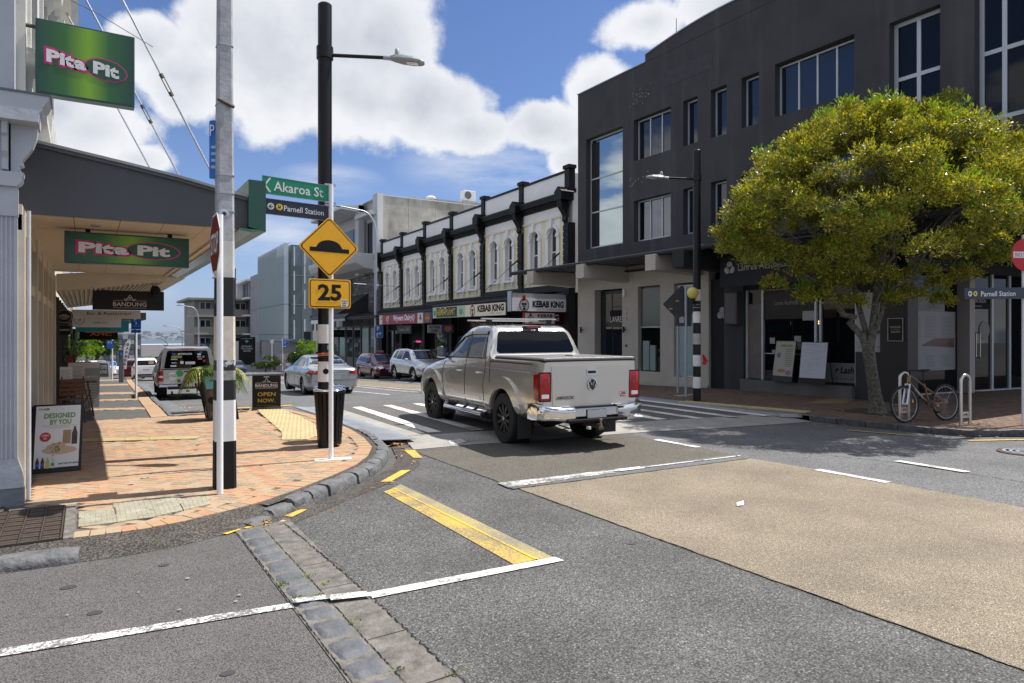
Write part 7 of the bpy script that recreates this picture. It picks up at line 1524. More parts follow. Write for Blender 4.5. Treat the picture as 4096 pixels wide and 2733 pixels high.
# --- the silver double cab ute
UT = [(.10,.52,.80,.88,.80,.87,1.05,.86,1.25,.82,1.275,1.28),(.16,.48,.84,.945,.80,.935,1.08,.915,1.26,.88,1.285,1.29),(.5,.46,.86,.965,.80,.955,1.08,.93,1.262,.89,1.287,1.292),(1.70,.42,.86,.965,.80,.955,1.08,.93,1.262,.89,1.285,1.29),
      (1.74,.42,.86,.965,.80,.955,1.08,.935,1.262,.915,1.30,1.31),(1.77,.42,.86,.965,.80,.955,1.08,.935,1.262,.90,1.42,1.44),(1.88,.42,.86,.965,.80,.955,1.07,.935,1.262,.80,1.70,1.74),(1.98,.42,.86,.965,.80,.955,1.07,.93,1.262,.775,1.755,1.80),
      (2.3,.42,.86,.965,.80,.955,1.07,.93,1.26,.755,1.775,1.83),(2.7,.42,.86,.965,.80,.955,1.06,.925,1.25,.745,1.77,1.83),(3.0,.42,.86,.965,.80,.955,1.05,.92,1.24,.73,1.74,1.80),(3.25,.42,.86,.965,.80,.955,1.05,.91,1.23,.73,1.63,1.70),(3.85,.42,.86,.965,.80,.955,1.03,.90,1.20,.78,1.235,1.27),
      (4.35,.42,.86,.965,.80,.95,1.02,.88,1.13,.72,1.16,1.185),(4.8,.42,.85,.955,.78,.935,.98,.84,1.07,.66,1.10,1.13),(5.08,.42,.80,.90,.74,.87,.93,.76,1.0,.6,1.04,1.06),(5.2,.44,.70,.80,.70,.76,.88,.66,.92,.5,.95,.96)]
U_ = Car('ute','large silver double cab ute seen from behind, driving over the raised crossing',UT,M['silver'],(6.52,9.28,.05),hd(4.0),(1.25,4.345),.385,.27,dict(k=.60,n=10,w=.022,m=M['blackrim'],c=M['steel']),cat='ute',cutr=.085,wout=.035)
def shift(o,dx):
    pass
U_.t.scale = (1,.95,1.045); U_.t.location = Vector((6.56,9.26,-.005)) - Vector((*hd(4.0),0)) * 1.25
ut = U_.t; SV = M['silver']
# tailgate with its fittings
tg = U_.patch('tailgate','back',[(-.715,.63),(.715,.63),(.735,1.0),(.74,1.225),(-.74,1.225),(-.735,1.0)],SV,off=.014,grid=.12,rnd_=.02)
T = lambda y,z,d=.088: Vector((d,y,z))
BU = (0,-1,0)
def rearp(name,poly,x0,x1,m,par): return MB().frame((0,0,0),(0,1,0),UZ,(1,0,0),poly,x0,x1).build(name,m,par)
hs = rearp('handle_plate',rrect(.20,.105,.015,3,cx=0,cy=1.13),.072,.09,M['silverc'],tg); rearp('handle',rrect(.15,.035,.01,3,cx=.008,cy=1.125),.068,.073,M['blackm'],tg); MB().lathe([(.010,.066),(.008,.066)],(0,-.072,1.125),10,'x').build('lock',M['chrome'],tg)
em = MB(); em.tube([(.068,.082 * math.cos(t),.945 + .082 * math.sin(t)) for t in np.linspace(0,6.2832,33)],.008,8); em.build('emblem_ring',M['chrome'],tg,smooth=True)
rearp('emblem_disc',circ(.078,28,0,.945),.070,.088,mat('emblem_black',(.02,.02,.022),.3),tg)
b = MB()
for pts in ([(.045,.06),(.015,-.005),(-.0,.035),(-.015,-.005),(-.045,.06)],[(.072,.01),(.038,-.062),(.0,.015),(-.038,-.062),(-.072,.01)]): b.tube([(.067,y,.945 + z) for y,z in pts],.0065,5)
b.build('emblem_letters',M['chrome'],tg)
text('AMAROK',mat('dark_chrome',(.22,.22,.23),.15,1),tg,(.078,.50,.77),BU,UZ,w=.34,h=.045,bold=.03,shear=.25,off=.006,depth=.01); text('TDI',M['red'],tg,(.078,-.60,.80),BU,UZ,w=.12,h=.036,bold=.04); text('4MOTION',mat('dark_chrome',(.22,.22,.23),.15,1),tg,(.078,-.60,.757),BU,UZ,w=.11,h=.018,bold=.03)
MB().box(.10,1.72,-.88,.88,1.285,1.305).build('tonneau_trim',M['rubber'],ut,bevel=.005)
tn = MB().box(.115,1.70,-.865,.865,1.305,1.335).build('tonneau_cover',mat('chequer_alloy',(.42,.41,.39),.38,.8,bump=(90,.5)),ut,bevel=.008)
MB().box(.75,.87,-.10,-.02,1.335,1.345).build('latch',M['black'],tn)
b = MB()
for i in range(23):
    for j in range(26): x,y = .16 + i * .066,-.84 + j * .066; b.add([(x,y,1.3385),(x + .022,y + .007,1.3385),(x + .026,y + .022,1.3385),(x + .004,y + .015,1.3385)],[(0,1,2,3)])
b.build('tread_pattern',M['steel'],tn)['kind'] = 'stuff'
for sg in (1,-1):
    ax = 'l' if sg > 0 else 'r'
    # tail lamp wraps the corner
    lamp = MB().box(.092,.30,sg * .755,sg * .952,.735,1.125).build('tail_light',M['redl'],ut,bevel=.022,seg=3,smooth=60); rearp('reverse_lens',rrect(.13,.055,.012,3,cx=sg * .855,cy=.80),.086,.098,M['clear'],lamp)
    rearp('inner_lens',rrect(.085,.11,.02,3,cx=sg * .845,cy=1.0),.087,.096,mat('deep_red_lens',(.30,.004,.008),.08,coat=1),lamp); rearp('lamp_surround',rrect(.215,.415,.02,3,cx=sg * .853,cy=.93),.098,.12,M['black'],lamp)
    for wx in (1.25,4.345):
        U_.patch('fender_flare',ax,arc_poly(wx,.385,.47,.64,2,176,sx=1.02),SV,off=.040,grid=.05,skirt=.02); U_.patch('flare_return',ax,arc_poly(wx,.385,.455,.485,-14,194),SV,off=.018,grid=.05,skirt=.05)
    MB().box(.72,.74,min(sg * .72,sg * .97),max(sg * .72,sg * .97),.13,.50).build('mud_flap',M['rubber'],ut,bevel=.006); MB().box(3.76,3.79,min(sg * .68,sg * .94),max(sg * .68,sg * .94),.20,.48).build('mud_flap',M['rubber'],ut)
    # glass
    U_.patch('window',ax,[(1.93,1.30),(2.07,1.30),(2.07,1.70),(2.02,1.68)],gdark,rnd_=.02); rw = U_.patch('window',ax,[(2.10,1.30),(2.66,1.29),(2.66,1.70),(2.10,1.71)],gp,rnd_=.02); fw = U_.patch('window',ax,[(2.77,1.288),(3.68,1.272),(3.60,1.37),(3.38,1.51),(3.10,1.65),(2.77,1.695)],gp,rnd_=.02)
    U_.patch('window_frame',ax,[(2.66,1.275),(2.77,1.275),(2.77,1.71),(2.66,1.72)],M['black'],off=.006); U_.patch('window_trim',ax,[(1.92,1.272),(3.76,1.246),(3.76,1.27),(1.92,1.296)],M['black'],off=.007)
    for a in ([(2.05,1.725),(2.70,1.72),(2.70,1.67),(2.05,1.675)],[(2.74,1.72),(3.10,1.675),(3.40,1.53),(3.63,1.38),(3.60,1.345),(3.37,1.49),(3.08,1.62),(2.74,1.67)]): U_.patch('weather_shield',ax,a,mat('smoke_acrylic',(.02,.022,.025),.1,coat=.6),off=.028,skirt=.0)
    for ln in ([(1.92,1.27),(1.92,1.05),(1.98,.86),(1.96,.72),(1.93,.50)],[(2.72,1.27),(2.74,.9),(2.72,.45)],[(3.74,1.24),(3.80,.9),(3.74,.72),(3.66,.48)],[(1.93,.49),(3.66,.46)],[(1.74,1.26),(1.73,.90)],[(1.72,1.24),(.35,1.24)],[(3.85,1.20),(4.4,1.14),(5.0,1.03)]): U_.seam(ax,ln,.0065)
    U_.seam(ax,[(.4,1.12),(1.9,1.13),(4.3,1.10)],.008,SV,name='crease'); U_.patch('lower_swage',ax,[(2.05,.60),(3.60,.58),(3.58,.63),(2.1,.66)],SV,off=.012,skirt=.006)
    for hx in (2.12,2.95): U_.patch('handle_cup',ax,rrect(.13,.09,.04,4,cx=hx,cy=1.04),SV,off=-.002,skirt=.004); h,nn = U_.ray(ax,hx,1.045); MB().tube([h + Vector((-.085,0,0)),h + nn * .03 + Vector((-.07,0,0)),h + nn * .03 + Vector((.07,0,0)),h + Vector((.085,0,0))],.014,8).build('door_handle',M['silverc'],ut,smooth=True)
    # mirror
    mr = MB(); yo = sg * .98
    mr.lathe([(.05,-.06),(.10,-.045),(.118,0),(.11,.05),(.06,.075),(0,.08)],(0,0,0),16,'x'); mr.v = [(3.68 + v[0] * .8,sg * (1.04 + v[1] * .95),1.335 + v[2] * 1.08) for v in mr.v]; mir = mr.build('wing_mirror',M['black'],ut,smooth=50)
    MB().prism(rrect(.20,.20,.05,4,cx=sg * 1.04,cy=1.335),'x',3.625,3.635).build('mirror_glass',M['chrome'],mir); MB().box(3.64,3.74,min(sg * .88,sg * 1.0),max(sg * .88,sg * 1.0),1.24,1.29).build('mirror_arm',M['black'],mir,bevel=.01)
    # side step
    MB().tube([(1.85,sg * .93,.42),(1.95,sg * 1.0,.375),(3.55,sg * 1.0,.375),(3.62,sg * .94,.42)],.040,14).build('side_step',M['chrome'],ut,smooth=True)
    for x in (2.0,2.45,2.9,3.35): MB().tube([(x,sg * .75,.45),(x,sg * .98,.38)],.018,6).build('step_bracket',M['blackm'],ut)
    MB().lathe([(.045,0),(.045,.05)],(0,0,0),12,'x').f
    MB().tube([(1.80,sg * .985,.385),(1.93,sg * 1.0,.375)],.044,12).build('step_end_cap',M['blackm'],ut)
    # chrome bumper wings
    bp = [(.02,.44),(-.035,.46),(-.045,.60),(-.01,.66),(.10,.67),(.10,.44)]; b = MB(); vs = []; ring = []
    for (x_,y_) in ((-.0,.40),(.0,.60),(.02,.78),(.07,.92),(.17,.985),(.34,.99)):
        for (a,c) in ((-.03,.445),(-.055,.475),(-.058,.59),(-.03,.635),(.06,.65),(.06,.445)): vs.append((x_ + a,sg * (y_ + (0.0)),c + (.02 if y_ > .7 else 0) + (.03 if (y_ > .9 and c > .55) else 0)))
    n_ = 6; fs = [(i * 6 + k,i * 6 + (k + 1) % 6,i * 6 + 6 + (k + 1) % 6,i * 6 + 6 + k) for i in range(5) for k in range(6)] + [tuple(range(6)),tuple(range(30,36))]
    b.add(vs,fs).build('bumper',M['chrome'],ut,smooth=40,bevel=.008)
MB().box(-.035,.06,-.42,.42,.50,.62).build('bumper_centre',M['chrome'],ut,bevel=.01); MB().box(-.10,.10,-.56,.56,.425,.475).build('step_pad',M['blackm'],ut,bevel=.015)
b = MB()
for k in range(40): b.box(-.085,.0,-.53 + k * .0267,-.52 + k * .0267,.475,.481)
b.build('pad_ribs',M['black'],ut)['kind'] = 'stuff'
MB().box(.02,.12,-.76,.76,.58,.64).build('bumper_gap',M['blackm'],ut)
pt = MB().box(-.052,-.036,-.185,.185,.475,.60).build('number_plate_frame',M['black'],ut,bevel=.004); MB().box(-.056,-.052,-.178,.178,.482,.592).build('number_plate',M['plate'],pt)
b = MB(); b.box(-.16,.3,-.035,.035,.33,.40); b.box(-.17,-.10,-.05,.05,.315,.36); b.build('tow_bar',M['iron'],ut,bevel=.006); b = MB(); b.tube([(-.15,0,.36),(-.15,0,.44)],.015,10); b.lathe([(.012,.43),(.022,.445),(.025,.46),(.020,.475),(0,.48)],(-.15,0,0),14); b.build('tow_ball',mat('worn_steel',(.35,.28,.2),.4,.8),ut,smooth=True)
MB().box(-.12,-.05,.16,.20,.33,.37).build('trailer_socket',M['white'],ut)
b = MB(); b.lathe([(.03,-.5),(.11,-.2),(.14,-.05),(.14,.1),(.05,.25),(.04,.5)],(1.25,.05,.34),14,'y'); b.tube([(1.25,-.75,.385),(1.25,.75,.385)],.045,10); b.build('rear_axle',M['rubber'],ut,smooth=True)
MB().tube([(.35,-.45,.36),(1.6,-.45,.40)],.035,8).build('exhaust',M['iron'],ut); MB().box(.5,3.9,-.6,.6,.38,.46).build('underbody',M['blackm'],ut)
# rear screen, roof, third brake lamp, rack
U_.patch('rear_window','back',[(-.82,1.365),(.82,1.365),(.715,1.725),(-.715,1.725)],gdark,off=.006,grid=.06,rnd_=.09)
U_.patch('windscreen','front',[(-.76,1.28),(.76,1.28),(.66,1.70),(-.66,1.70)],gp,off=.006,rnd_=.08)
bl = MB().box(1.87,1.97,-.17,.17,1.765,1.805).build('brake_light',M['black'],ut,bevel=.01); MB().box(1.864,1.87,-.13,.13,1.772,1.796).build('lens',M['redl'],bl); text('FST',M['white'],ut,(1.855,0,1.735),BU,UZ,w=.10,h=.022,bold=.03)
rk = MB(); rk.box(2.32,2.40,-.80,.80,1.915,1.94).build('roof_bar',M['steel'],ut,bevel=.008)
for sg in (1,-1): MB().prism([(sg * .58,1.79),(sg * .66,1.775),(sg * .70,1.915),(sg * .60,1.915)],'x',2.32,2.40).build('bar_foot',M['black'],ut,bevel=.01)
MB().box(2.95,3.02,-.78,.78,1.895,1.92).build('roof_bar',M['steel'],ut,bevel=.008)
for sg in (1,-1): U_.seam('top',[(2.0,sg * .68),(3.1,sg * .66)],.010,M['black'],name='roof_channel')
U_.patch('bonnet_grille','front',[(-.5,.75),(.5,.75),(.5,.92),(-.5,.92)],M['black'])
for sx in (.35,-.35):   # seats and steering wheel seen through the glass
    pass

# --- silver saloon in the lane beyond the crossing
def car_glass(c,side,rear,front,g=gp,trim=M['black'],seams=(),handles=(),hz=.9):
    for ax in ('l','r'):
        for p in side: c.patch('window',ax,p,g,rnd_=.03)
        for ln in seams: c.seam(ax,ln,.004)
        for hx in handles:
            h,nn = c.ray(ax,hx,hz); MB().tube([h + Vector((-.08,0,0)),h + nn * .03 + Vector((-.06,0,0)),h + nn * .03 + Vector((.06,0,0)),h + Vector((.08,0,0))],.012,6).build('door_handle',c.paint,c.t,smooth=True)
    if rear: c.patch('rear_window','back',rear,g,off=.004,rnd_=.06)
    if front: c.patch('windscreen','front',front,g,off=.004,rnd_=.06)
def mirrors(c,x,y,z,m,k=1):
    for sg in (1,-1):
        b = MB(); b.lathe([(.03,-.05),(.075,-.035),(.085,.01),(.06,.06),(0,.075)],(0,0,0),12,'x'); b.v = [(x + v[0],sg * (y + v[1] * 1.25),z + v[2] * .85) for v in b.v]; o = b.build('wing_mirror',m,c.t,smooth=50); MB().prism(rrect(.15 * k,.10,.03,3,cx=sg * y,cy=z),'x',x - .058,x - .05).build('mirror_glass',M['chrome'],o)
SD = [(0,.32,.70,.78,.62,.76,.80,.68,.90,.5,.93,.94),(.10,.24,.78,.86,.62,.85,.84,.78,.98,.62,1.01,1.03),(.45,.22,.82,.905,.62,.895,.84,.82,1.0,.66,1.04,1.06),(.85,.20,.83,.91,.62,.90,.84,.83,1.0,.66,1.09,1.12),(1.15,.20,.83,.91,.62,.90,.84,.83,.99,.62,1.22,1.25),(1.55,.20,.83,.91,.62,.90,.83,.83,.98,.58,1.345,1.39),
      (2.1,.20,.83,.91,.62,.90,.82,.83,.97,.57,1.375,1.43),(2.6,.20,.83,.91,.62,.90,.81,.83,.96,.57,1.345,1.40),(3.0,.20,.83,.91,.62,.90,.80,.83,.95,.60,1.22,1.27),(3.6,.20,.83,.91,.62,.895,.79,.80,.92,.64,.96,.98),(4.2,.20,.82,.90,.60,.88,.76,.76,.84,.56,.90,.92),(4.65,.22,.74,.83,.56,.80,.70,.66,.76,.5,.79,.80),(4.83,.28,.6,.70,.5,.66,.60,.5,.66,.4,.68,.69)]
L_ = Car('saloon_car','silver grey saloon car driving away just beyond the crossing',SD,M['silverb'],(0,0,0),hd(2.6),(1.02,3.87),.33,.23,dict(k=.72,n=10,w=.024,m=M['alloy']),cutr=.04,dx=.06)
L_.t.location = Vector((7.45,24.6,gz(25) - .01)) - Vector((*hd(2.6),0)) * 1.02
car_glass(L_,[[(1.42,1.02),(2.12,1.0),(2.12,1.33),(1.72,1.34)],[(2.2,1.0),(3.18,.975),(2.85,1.20),(2.55,1.33),(2.2,1.345)],[(1.20,1.03),(1.38,1.02),(1.62,1.30),(1.5,1.27)]],[(-.66,1.11),(.66,1.11),(.53,1.36),(-.53,1.36)],[(-.66,1.0),(.66,1.0),(.53,1.35),(-.53,1.35)],
          seams=([(1.35,.98),(1.42,.7),(1.55,.35)],[(2.16,.98),(2.2,.6),(2.2,.3)],[(3.2,.94),(3.28,.7),(3.2,.3)],[(1.55,.30),(3.2,.28)]),handles=(1.6,2.45),hz=.86)
for sg in (1,-1):
    tl_ = L_.patch('tail_light','back',[(sg * .50,.79),(sg * .85,.78),(sg * .86,.92),(sg * .55,.915)],M['redl'],off=.008,grid=.05,rnd_=.03); L_.patch('tail_light_side','l' if sg > 0 else 'r',[(.08,.79),(.34,.83),(.26,.93),(.09,.93)],M['redl'],off=.006,grid=.05)
    L_.patch('reflector','back',[(sg * .62,.33),(sg * .76,.33),(sg * .76,.37),(sg * .62,.37)],M['redl'],off=.01); MB().tube([(-.01,sg * .55,.27),(.2,sg * .55,.27)],.05,12).build('exhaust',M['chrome'],L_.t); L_.patch('bumper_shadow','back',[(sg * .35,.235),(sg * .70,.235),(sg * .68,.30),(sg * .37,.30)],M['blackm'],off=.004)
L_.patch('plate_recess','back',[(-.36,.60),(.36,.60),(.40,.76),(-.40,.76)],M['silverb'],off=-.004); L_.patch('number_plate','back',[(-.22,.62),(.22,.62),(.22,.74),(-.22,.74)],M['plate'],off=.02); L_.patch('plate_trim','back',[(-.40,.765),(.40,.765),(.40,.785),(-.40,.785)],M['chrome'],off=.02)
L_.seam('back',[(-.60,.96),(-.50,.58),(.50,.58),(.60,.96)],.004); L_.seam('back',[(-.86,.56),(.86,.56)],.005); L_.seam('back',[(-.6,1.045),(0,1.06),(.6,1.045)],.012,M['silverb'],name='spoiler_lip'); h,nn = L_.ray('back',0,.84); MB().tube([h + Vector((-.006,.05 * math.cos(t),.036 * math.sin(t))) for t in np.linspace(0,6.28,18)],.005,5).build('emblem',M['chrome'],L_.t); MB().tube([h + Vector((-.006,.02,.03)),h + Vector((-.006,.02,-.02)),h + Vector((-.006,-.04,-.02))],.005,4).build('emblem',M['chrome'],L_.t)
L_.patch('badge','back',[(-.70,.645),(-.5,.645),(-.5,.675),(-.70,.675)],M['chrome'],off=.008)
mirrors(L_,3.0,.98,1.02,M['silverb'])

# --- four wheel drive with canopy parked at the left kerb
RG = [(.10,.50,.76,.84,.78,.83,.98,.80,1.05,.72,1.70,1.76),(.16,.48,.80,.90,.78,.89,.98,.855,1.07,.70,1.73,1.79),(.5,.46,.82,.915,.78,.905,.98,.865,1.08,.70,1.75,1.81),(1.8,.44,.82,.915,.78,.905,.98,.865,1.08,.68,1.74,1.80),(2.6,.44,.82,.915,.78,.905,.98,.865,1.08,.66,1.72,1.78),(3.2,.44,.82,.915,.78,.905,.98,.86,1.08,.66,1.66,1.72),(3.9,.44,.82,.915,.78,.905,.96,.84,1.06,.68,1.10,1.13),(4.9,.44,.78,.88,.74,.86,.9,.74,.97,.6,1.0,1.02),(5.1,.46,.66,.76,.7,.72,.82,.6,.88,.5,.9,.91)]
rgp = mat('champagne_silver_paint',(.40,.385,.37),.3,.6,coat=.7)
K_ = Car('ute','silver four wheel drive with sticker covered canopy window parked at the left kerb',RG,rgp,(0,0,0),hd(3),(1.2,4.2),.37,.25,dict(k=.58,n=6,w=.05,m=M['alloy']),cat='ute',cutr=.09,dx=.07)
K_.t.location = Vector((2.93,26.0,gz(26) - .01)) - Vector((*hd(3),0)) * 1.2
kw = K_.patch('rear_window','back',[(-.70,1.10),(.70,1.10),(.60,1.68),(-.60,1.68)],gdark,off=.008,rnd_=.06)
car_glass(K_,[[(.35,1.14),(1.5,1.14),(1.5,1.66),(.40,1.66)],[(1.85,1.14),(2.55,1.13),(2.55,1.62),(1.95,1.64)],[(2.65,1.12),(3.55,1.10),(3.1,1.55),(2.65,1.62)]],None,[(-.66,1.15),(.66,1.15),(.58,1.6),(-.58,1.6)],g=gdark,seams=([(1.7,1.6),(1.7,.5)],[(2.6,1.1),(2.6,.5)],[(3.6,1.08),(3.6,.5)]),handles=(1.95,2.8),hz=1.0)
kt = K_.patch('tailgate','back',[(-.70,.60),(.70,.60),(.70,1.04),(-.70,1.04)],mat('tailgate_silver',(.50,.50,.49),.35,.4),off=.014,rnd_=.02)
for sg in (1,-1):
    K_.patch('tail_light','back',[(sg * .72,.68),(sg * .86,.68),(sg * .85,1.02),(sg * .73,1.02)],M['redl'],off=.02,grid=.06); K_.patch('reverse_lens','back',[(sg * .73,.80),(sg * .85,.80),(sg * .85,.86),(sg * .73,.86)],M['clear'],off=.026,grid=.06)
    for wx in (1.2,4.2): K_.patch('fender_flare','l' if sg > 0 else 'r',arc_poly(wx,.37,.455,.54,-5,185),rgp,off=.045,grid=.07,skirt=.03)
    MB().box(.68,.70,min(sg * .62,sg * .9),max(sg * .62,sg * .9),.18,.5).build('mud_flap',M['rubber'],K_.t)
    MB().tube([(.3,sg * .62,1.84),(3.0,sg * .60,1.84)],.018,6).build('roof_rail',M['black'],K_.t)
    MB().box(-.06,.12,min(sg * .30,sg * .86),max(sg * .30,sg * .86),.50,.58).build('bumper',M['chrome'],K_.t,bevel=.02); MB().tube([(.1,sg * .45,.2),(.45,sg * .45,.3)],.03).build('exhaust',M['iron'],K_.t)
MB().box(-.08,.1,-.6,.6,.42,.50).build('step_pad',M['blackm'],K_.t,bevel=.01); kp = MB().box(-.075,-.06,-.19,.19,.50,.62).build('number_plate',mat('plate_pale',(.5,.52,.56),.5),K_.t); MB().lathe([(.02,.38),(.025,.40),(0,.43)],(-.15,0,0),10).build('tow_ball',M['chrome'],K_.t); MB().box(-.16,.1,-.04,.04,.33,.39).build('tow_bar',M['iron'],K_.t)
sl2 = MB().box(.10,.16,-.2,.2,1.715,1.745).build('brake_light',M['redl'],K_.t)
KX = .072
for z_ in (1.06,1.075): K_.seam('back',[(-.82,z_),(.82,z_)],.008)
K_.patch('rear_valance','back',[(-.72,.51),(.72,.51),(.72,.585),(-.72,.585)],M['blackm'],off=.016)
def kpatch(name,y,z,w_,h_,m,t=0,par=kt): return rearp(name,rrect(w_,h_,min(w_,h_) * .2,2,cx=y,cy=z),KX - t - .004,KX - t,m,par)
rearp('logo_disc',circ(.135,26,.45,.84),KX - .006,KX,M['white'],kt); rearp('logo_dot',circ(.11,22,.24,.93),KX - .003,KX + .002,mat('logo_green',(.04,.30,.08),.5),kt); rearp('logo_dot',circ(.055,18,.26,.69),KX - .005,KX + .001,mat('logo_green2',(.02,.24,.06),.5),kt); rearp('logo_dot',circ(.05,18,.57,.84),KX - .009,KX - .006,mat('logo_green_pale',(.25,.5,.25),.5),kt); rearp('logo_dot',circ(.10,18,-.06,.79),KX - .005,KX,mat('logo_dark',(.03,.02,.025),.5),kt)
text('TCG',M['blackm'],kt,(KX - .007,.43,.86),BU,UZ,w=.19,h=.075,bold=.02); text('Telecom Compliance Group',M['blackm'],kt,(KX - .007,.44,.765),BU,UZ,w=.22,h=.015); K_.box('handle',M['black'],KX - .02,KX,-.16,.12,.97,1.01,parent=kt)
rnd = random.Random(17)
for y,z,w_,h_,c,tx in ((.40,1.565,.13,.05,M['blue'],None),(.08,1.57,.42,.05,M['white'],'Castrol EDGE'),(-.40,1.62,.09,.05,M['blue'],None),(.33,1.48,.30,.06,mat('bright_yellow',(.75,.55,.01),.4),'DUNLOP'),(.40,1.40,.20,.045,mat('cyan_sticker',(.05,.45,.65),.4),'ACTION'),(.40,1.28,.17,.05,M['darkred'],'BMW'),
                          (.17,1.29,.10,.09,M['white'],None),(-.08,1.27,.30,.09,mat('sticker_grey2',(.6,.6,.62),.4),'SPARE'),(-.35,1.55,.11,.06,M['white'],None),(-.35,1.47,.15,.05,M['darkred'],'MOTUL'),(-.48,1.47,.07,.07,mat('sticker_bluegrey',(.2,.25,.4),.4),None),(-.37,1.40,.13,.035,mat('sticker_pink',(.6,.3,.3),.4),None),(-.5,1.33,.07,.08,M['red'],None),(.42,1.18,.18,.05,M['white'],None)):
    o = rearp('sticker',rrect(w_,h_,.012,2,cx=y,cy=z),.055 + (1.7 - z) * 0 - .004,.058 - .001,c,kw)
    xq = K_.ray('back',y,z)[0].x - .012
    for v in o.data.vertices: v.co.x = xq - (.003 if v.co.x < .056 else 0)
    if tx: text(tx,M['blackm'] if c in (M['white'],) or 'yellow' in c.name else M['white'],kw,(xq - .004,y,z),BU,UZ,w=w_ * .85,h=h_ * .6,bold=.03)
mirrors(K_,3.35,1.0,1.18,M['black'],1.2)

# --- pale hatch, its red neighbour and the white wagon turning at the end of the street
HB = [(0,.34,.66,.76,.6,.75,.82,.66,.95,.5,1.0,1.02),(.08,.24,.76,.86,.6,.85,.84,.80,.98,.62,1.18,1.22),(.25,.20,.80,.885,.6,.875,.84,.82,.98,.60,1.40,1.44),(.6,.20,.81,.89,.6,.88,.84,.82,.98,.58,1.45,1.50),(1.8,.20,.81,.89,.6,.88,.82,.82,.96,.57,1.47,1.52),(2.4,.20,.81,.89,.6,.88,.80,.82,.94,.57,1.42,1.48),(3.3,.20,.81,.89,.6,.87,.78,.78,.90,.6,.97,1.0),(4.0,.20,.78,.87,.58,.84,.72,.70,.80,.5,.86,.88),(4.28,.28,.60,.72,.5,.68,.62,.52,.68,.4,.70,.71)]
def hatch(label,paint,pos,head,rim,sy=1,cat='car',tall=1.0,lift=0,sx=1.0,name='hatchback',L=4.28,group=None):
    st = [tuple([r_[0] * sx] + [(v * tall + lift if k in (0,3,5,7,9,10) else v * sy) for k,v in enumerate(r_[1:])]) for r_ in HB]
    c = Car(name,label,st,paint,(0,0,0),head,(.82 * sx,3.42 * sx),.325 + lift * .3,.22,rim,cutr=.045,dx=.08,cat=cat,group=group)
    c.t.location = pos; return c
Z = lambda z,t=1,l=0: z * t + l
al5 = dict(k=.68,n=5,w=.04,m=M['alloy'])
def hglass(c,sx,tall,lift,g=gp,qw=True):
    q = lambda pts: [(x * sx,z * tall + lift) for x,z in pts]; qq = lambda pts: [(y,z * tall + lift) for y,z in pts]
    sides = [q([(1.02,1.0),(1.72,.99),(1.72,1.40),(1.1,1.41)]),q([(1.8,.985),(2.95,.96),(2.55,1.24),(2.3,1.37),(1.8,1.41)])]
    if qw: sides.append(q([(.48,1.06),(.95,1.01),(.99,1.40),(.58,1.36)]))
    car_glass(c,sides,qq([(-.66,1.06),(.66,1.06),(.54,1.38),(-.54,1.38)]),qq([(-.66,1.02),(.66,1.02),(.53,1.42),(-.53,1.42)]),g=g,
              seams=(q([(1.0,.96),(.98,.7),(1.18,.3)]),q([(1.76,.96),(1.76,.3)]),q([(2.95,.92),(2.98,.6),(2.88,.3)]),q([(1.18,.28),(2.88,.27)])),handles=(1.12 * sx,1.98 * sx),hz=.86 * tall + lift)
W1 = hatch('white hatchback parked beyond the silver four wheel drive',M['whitec'],Vector((3.5,52.4,gz(52))),hd(3),al5)
hglass(W1,1,1,0,gdark); 
for sg in (1,-1): W1.patch('tail_light','back',[(sg * .48,.86),(sg * .83,.86),(sg * .84,.97),(sg * .55,.96)],M['redl'],off=.01,grid=.06)
W1.patch('number_plate','back',[(-.2,.70),(.2,.70),(.2,.80),(-.2,.80)],M['plate'],off=.012); W1.patch('bumper_base','back',[(-.80,.26),(.80,.26),(.76,.46),(-.76,.46)],M['blackm'],off=.01)
W2 = hatch('dark red car parked ahead of the white hatchback',M['darkred'],Vector((2.95,58.5,gz(58))),hd(3),al5); hglass(W2,1,1,0,gdark)
for sg in (1,-1): W2.patch('tail_light','back',[(sg * .6,.9),(sg * .83,.9),(sg * .84,1.1),(sg * .65,1.1)],M['redl'],off=.01,grid=.06)
W3 = hatch('white station wagon with green side lettering crossing at the end of the street',M['whitec'],Vector((-.9,84.5,gz(84.5) + .05)),(.93,-.37),al5,sx=1.12,tall=1.12,name='station_wagon'); hglass(W3,1.12,1.12,0,gdark)
h,nn = W3.ray('r',2.3,.70); text('SPLASH',M['green'],W3.t,h + nn * .01,LX,UZ,w=.9,h=.14,shear=.2,bold=.03)
W4 = hatch('dark blue car parked in front of the jewellery sign',mat('dark_blue_paint',(.03,.05,.10),.25,.3,coat=.8),Vector((14.6,84,gz(84))),hd(183),al5); hglass(W4,1,1,0,gdark)
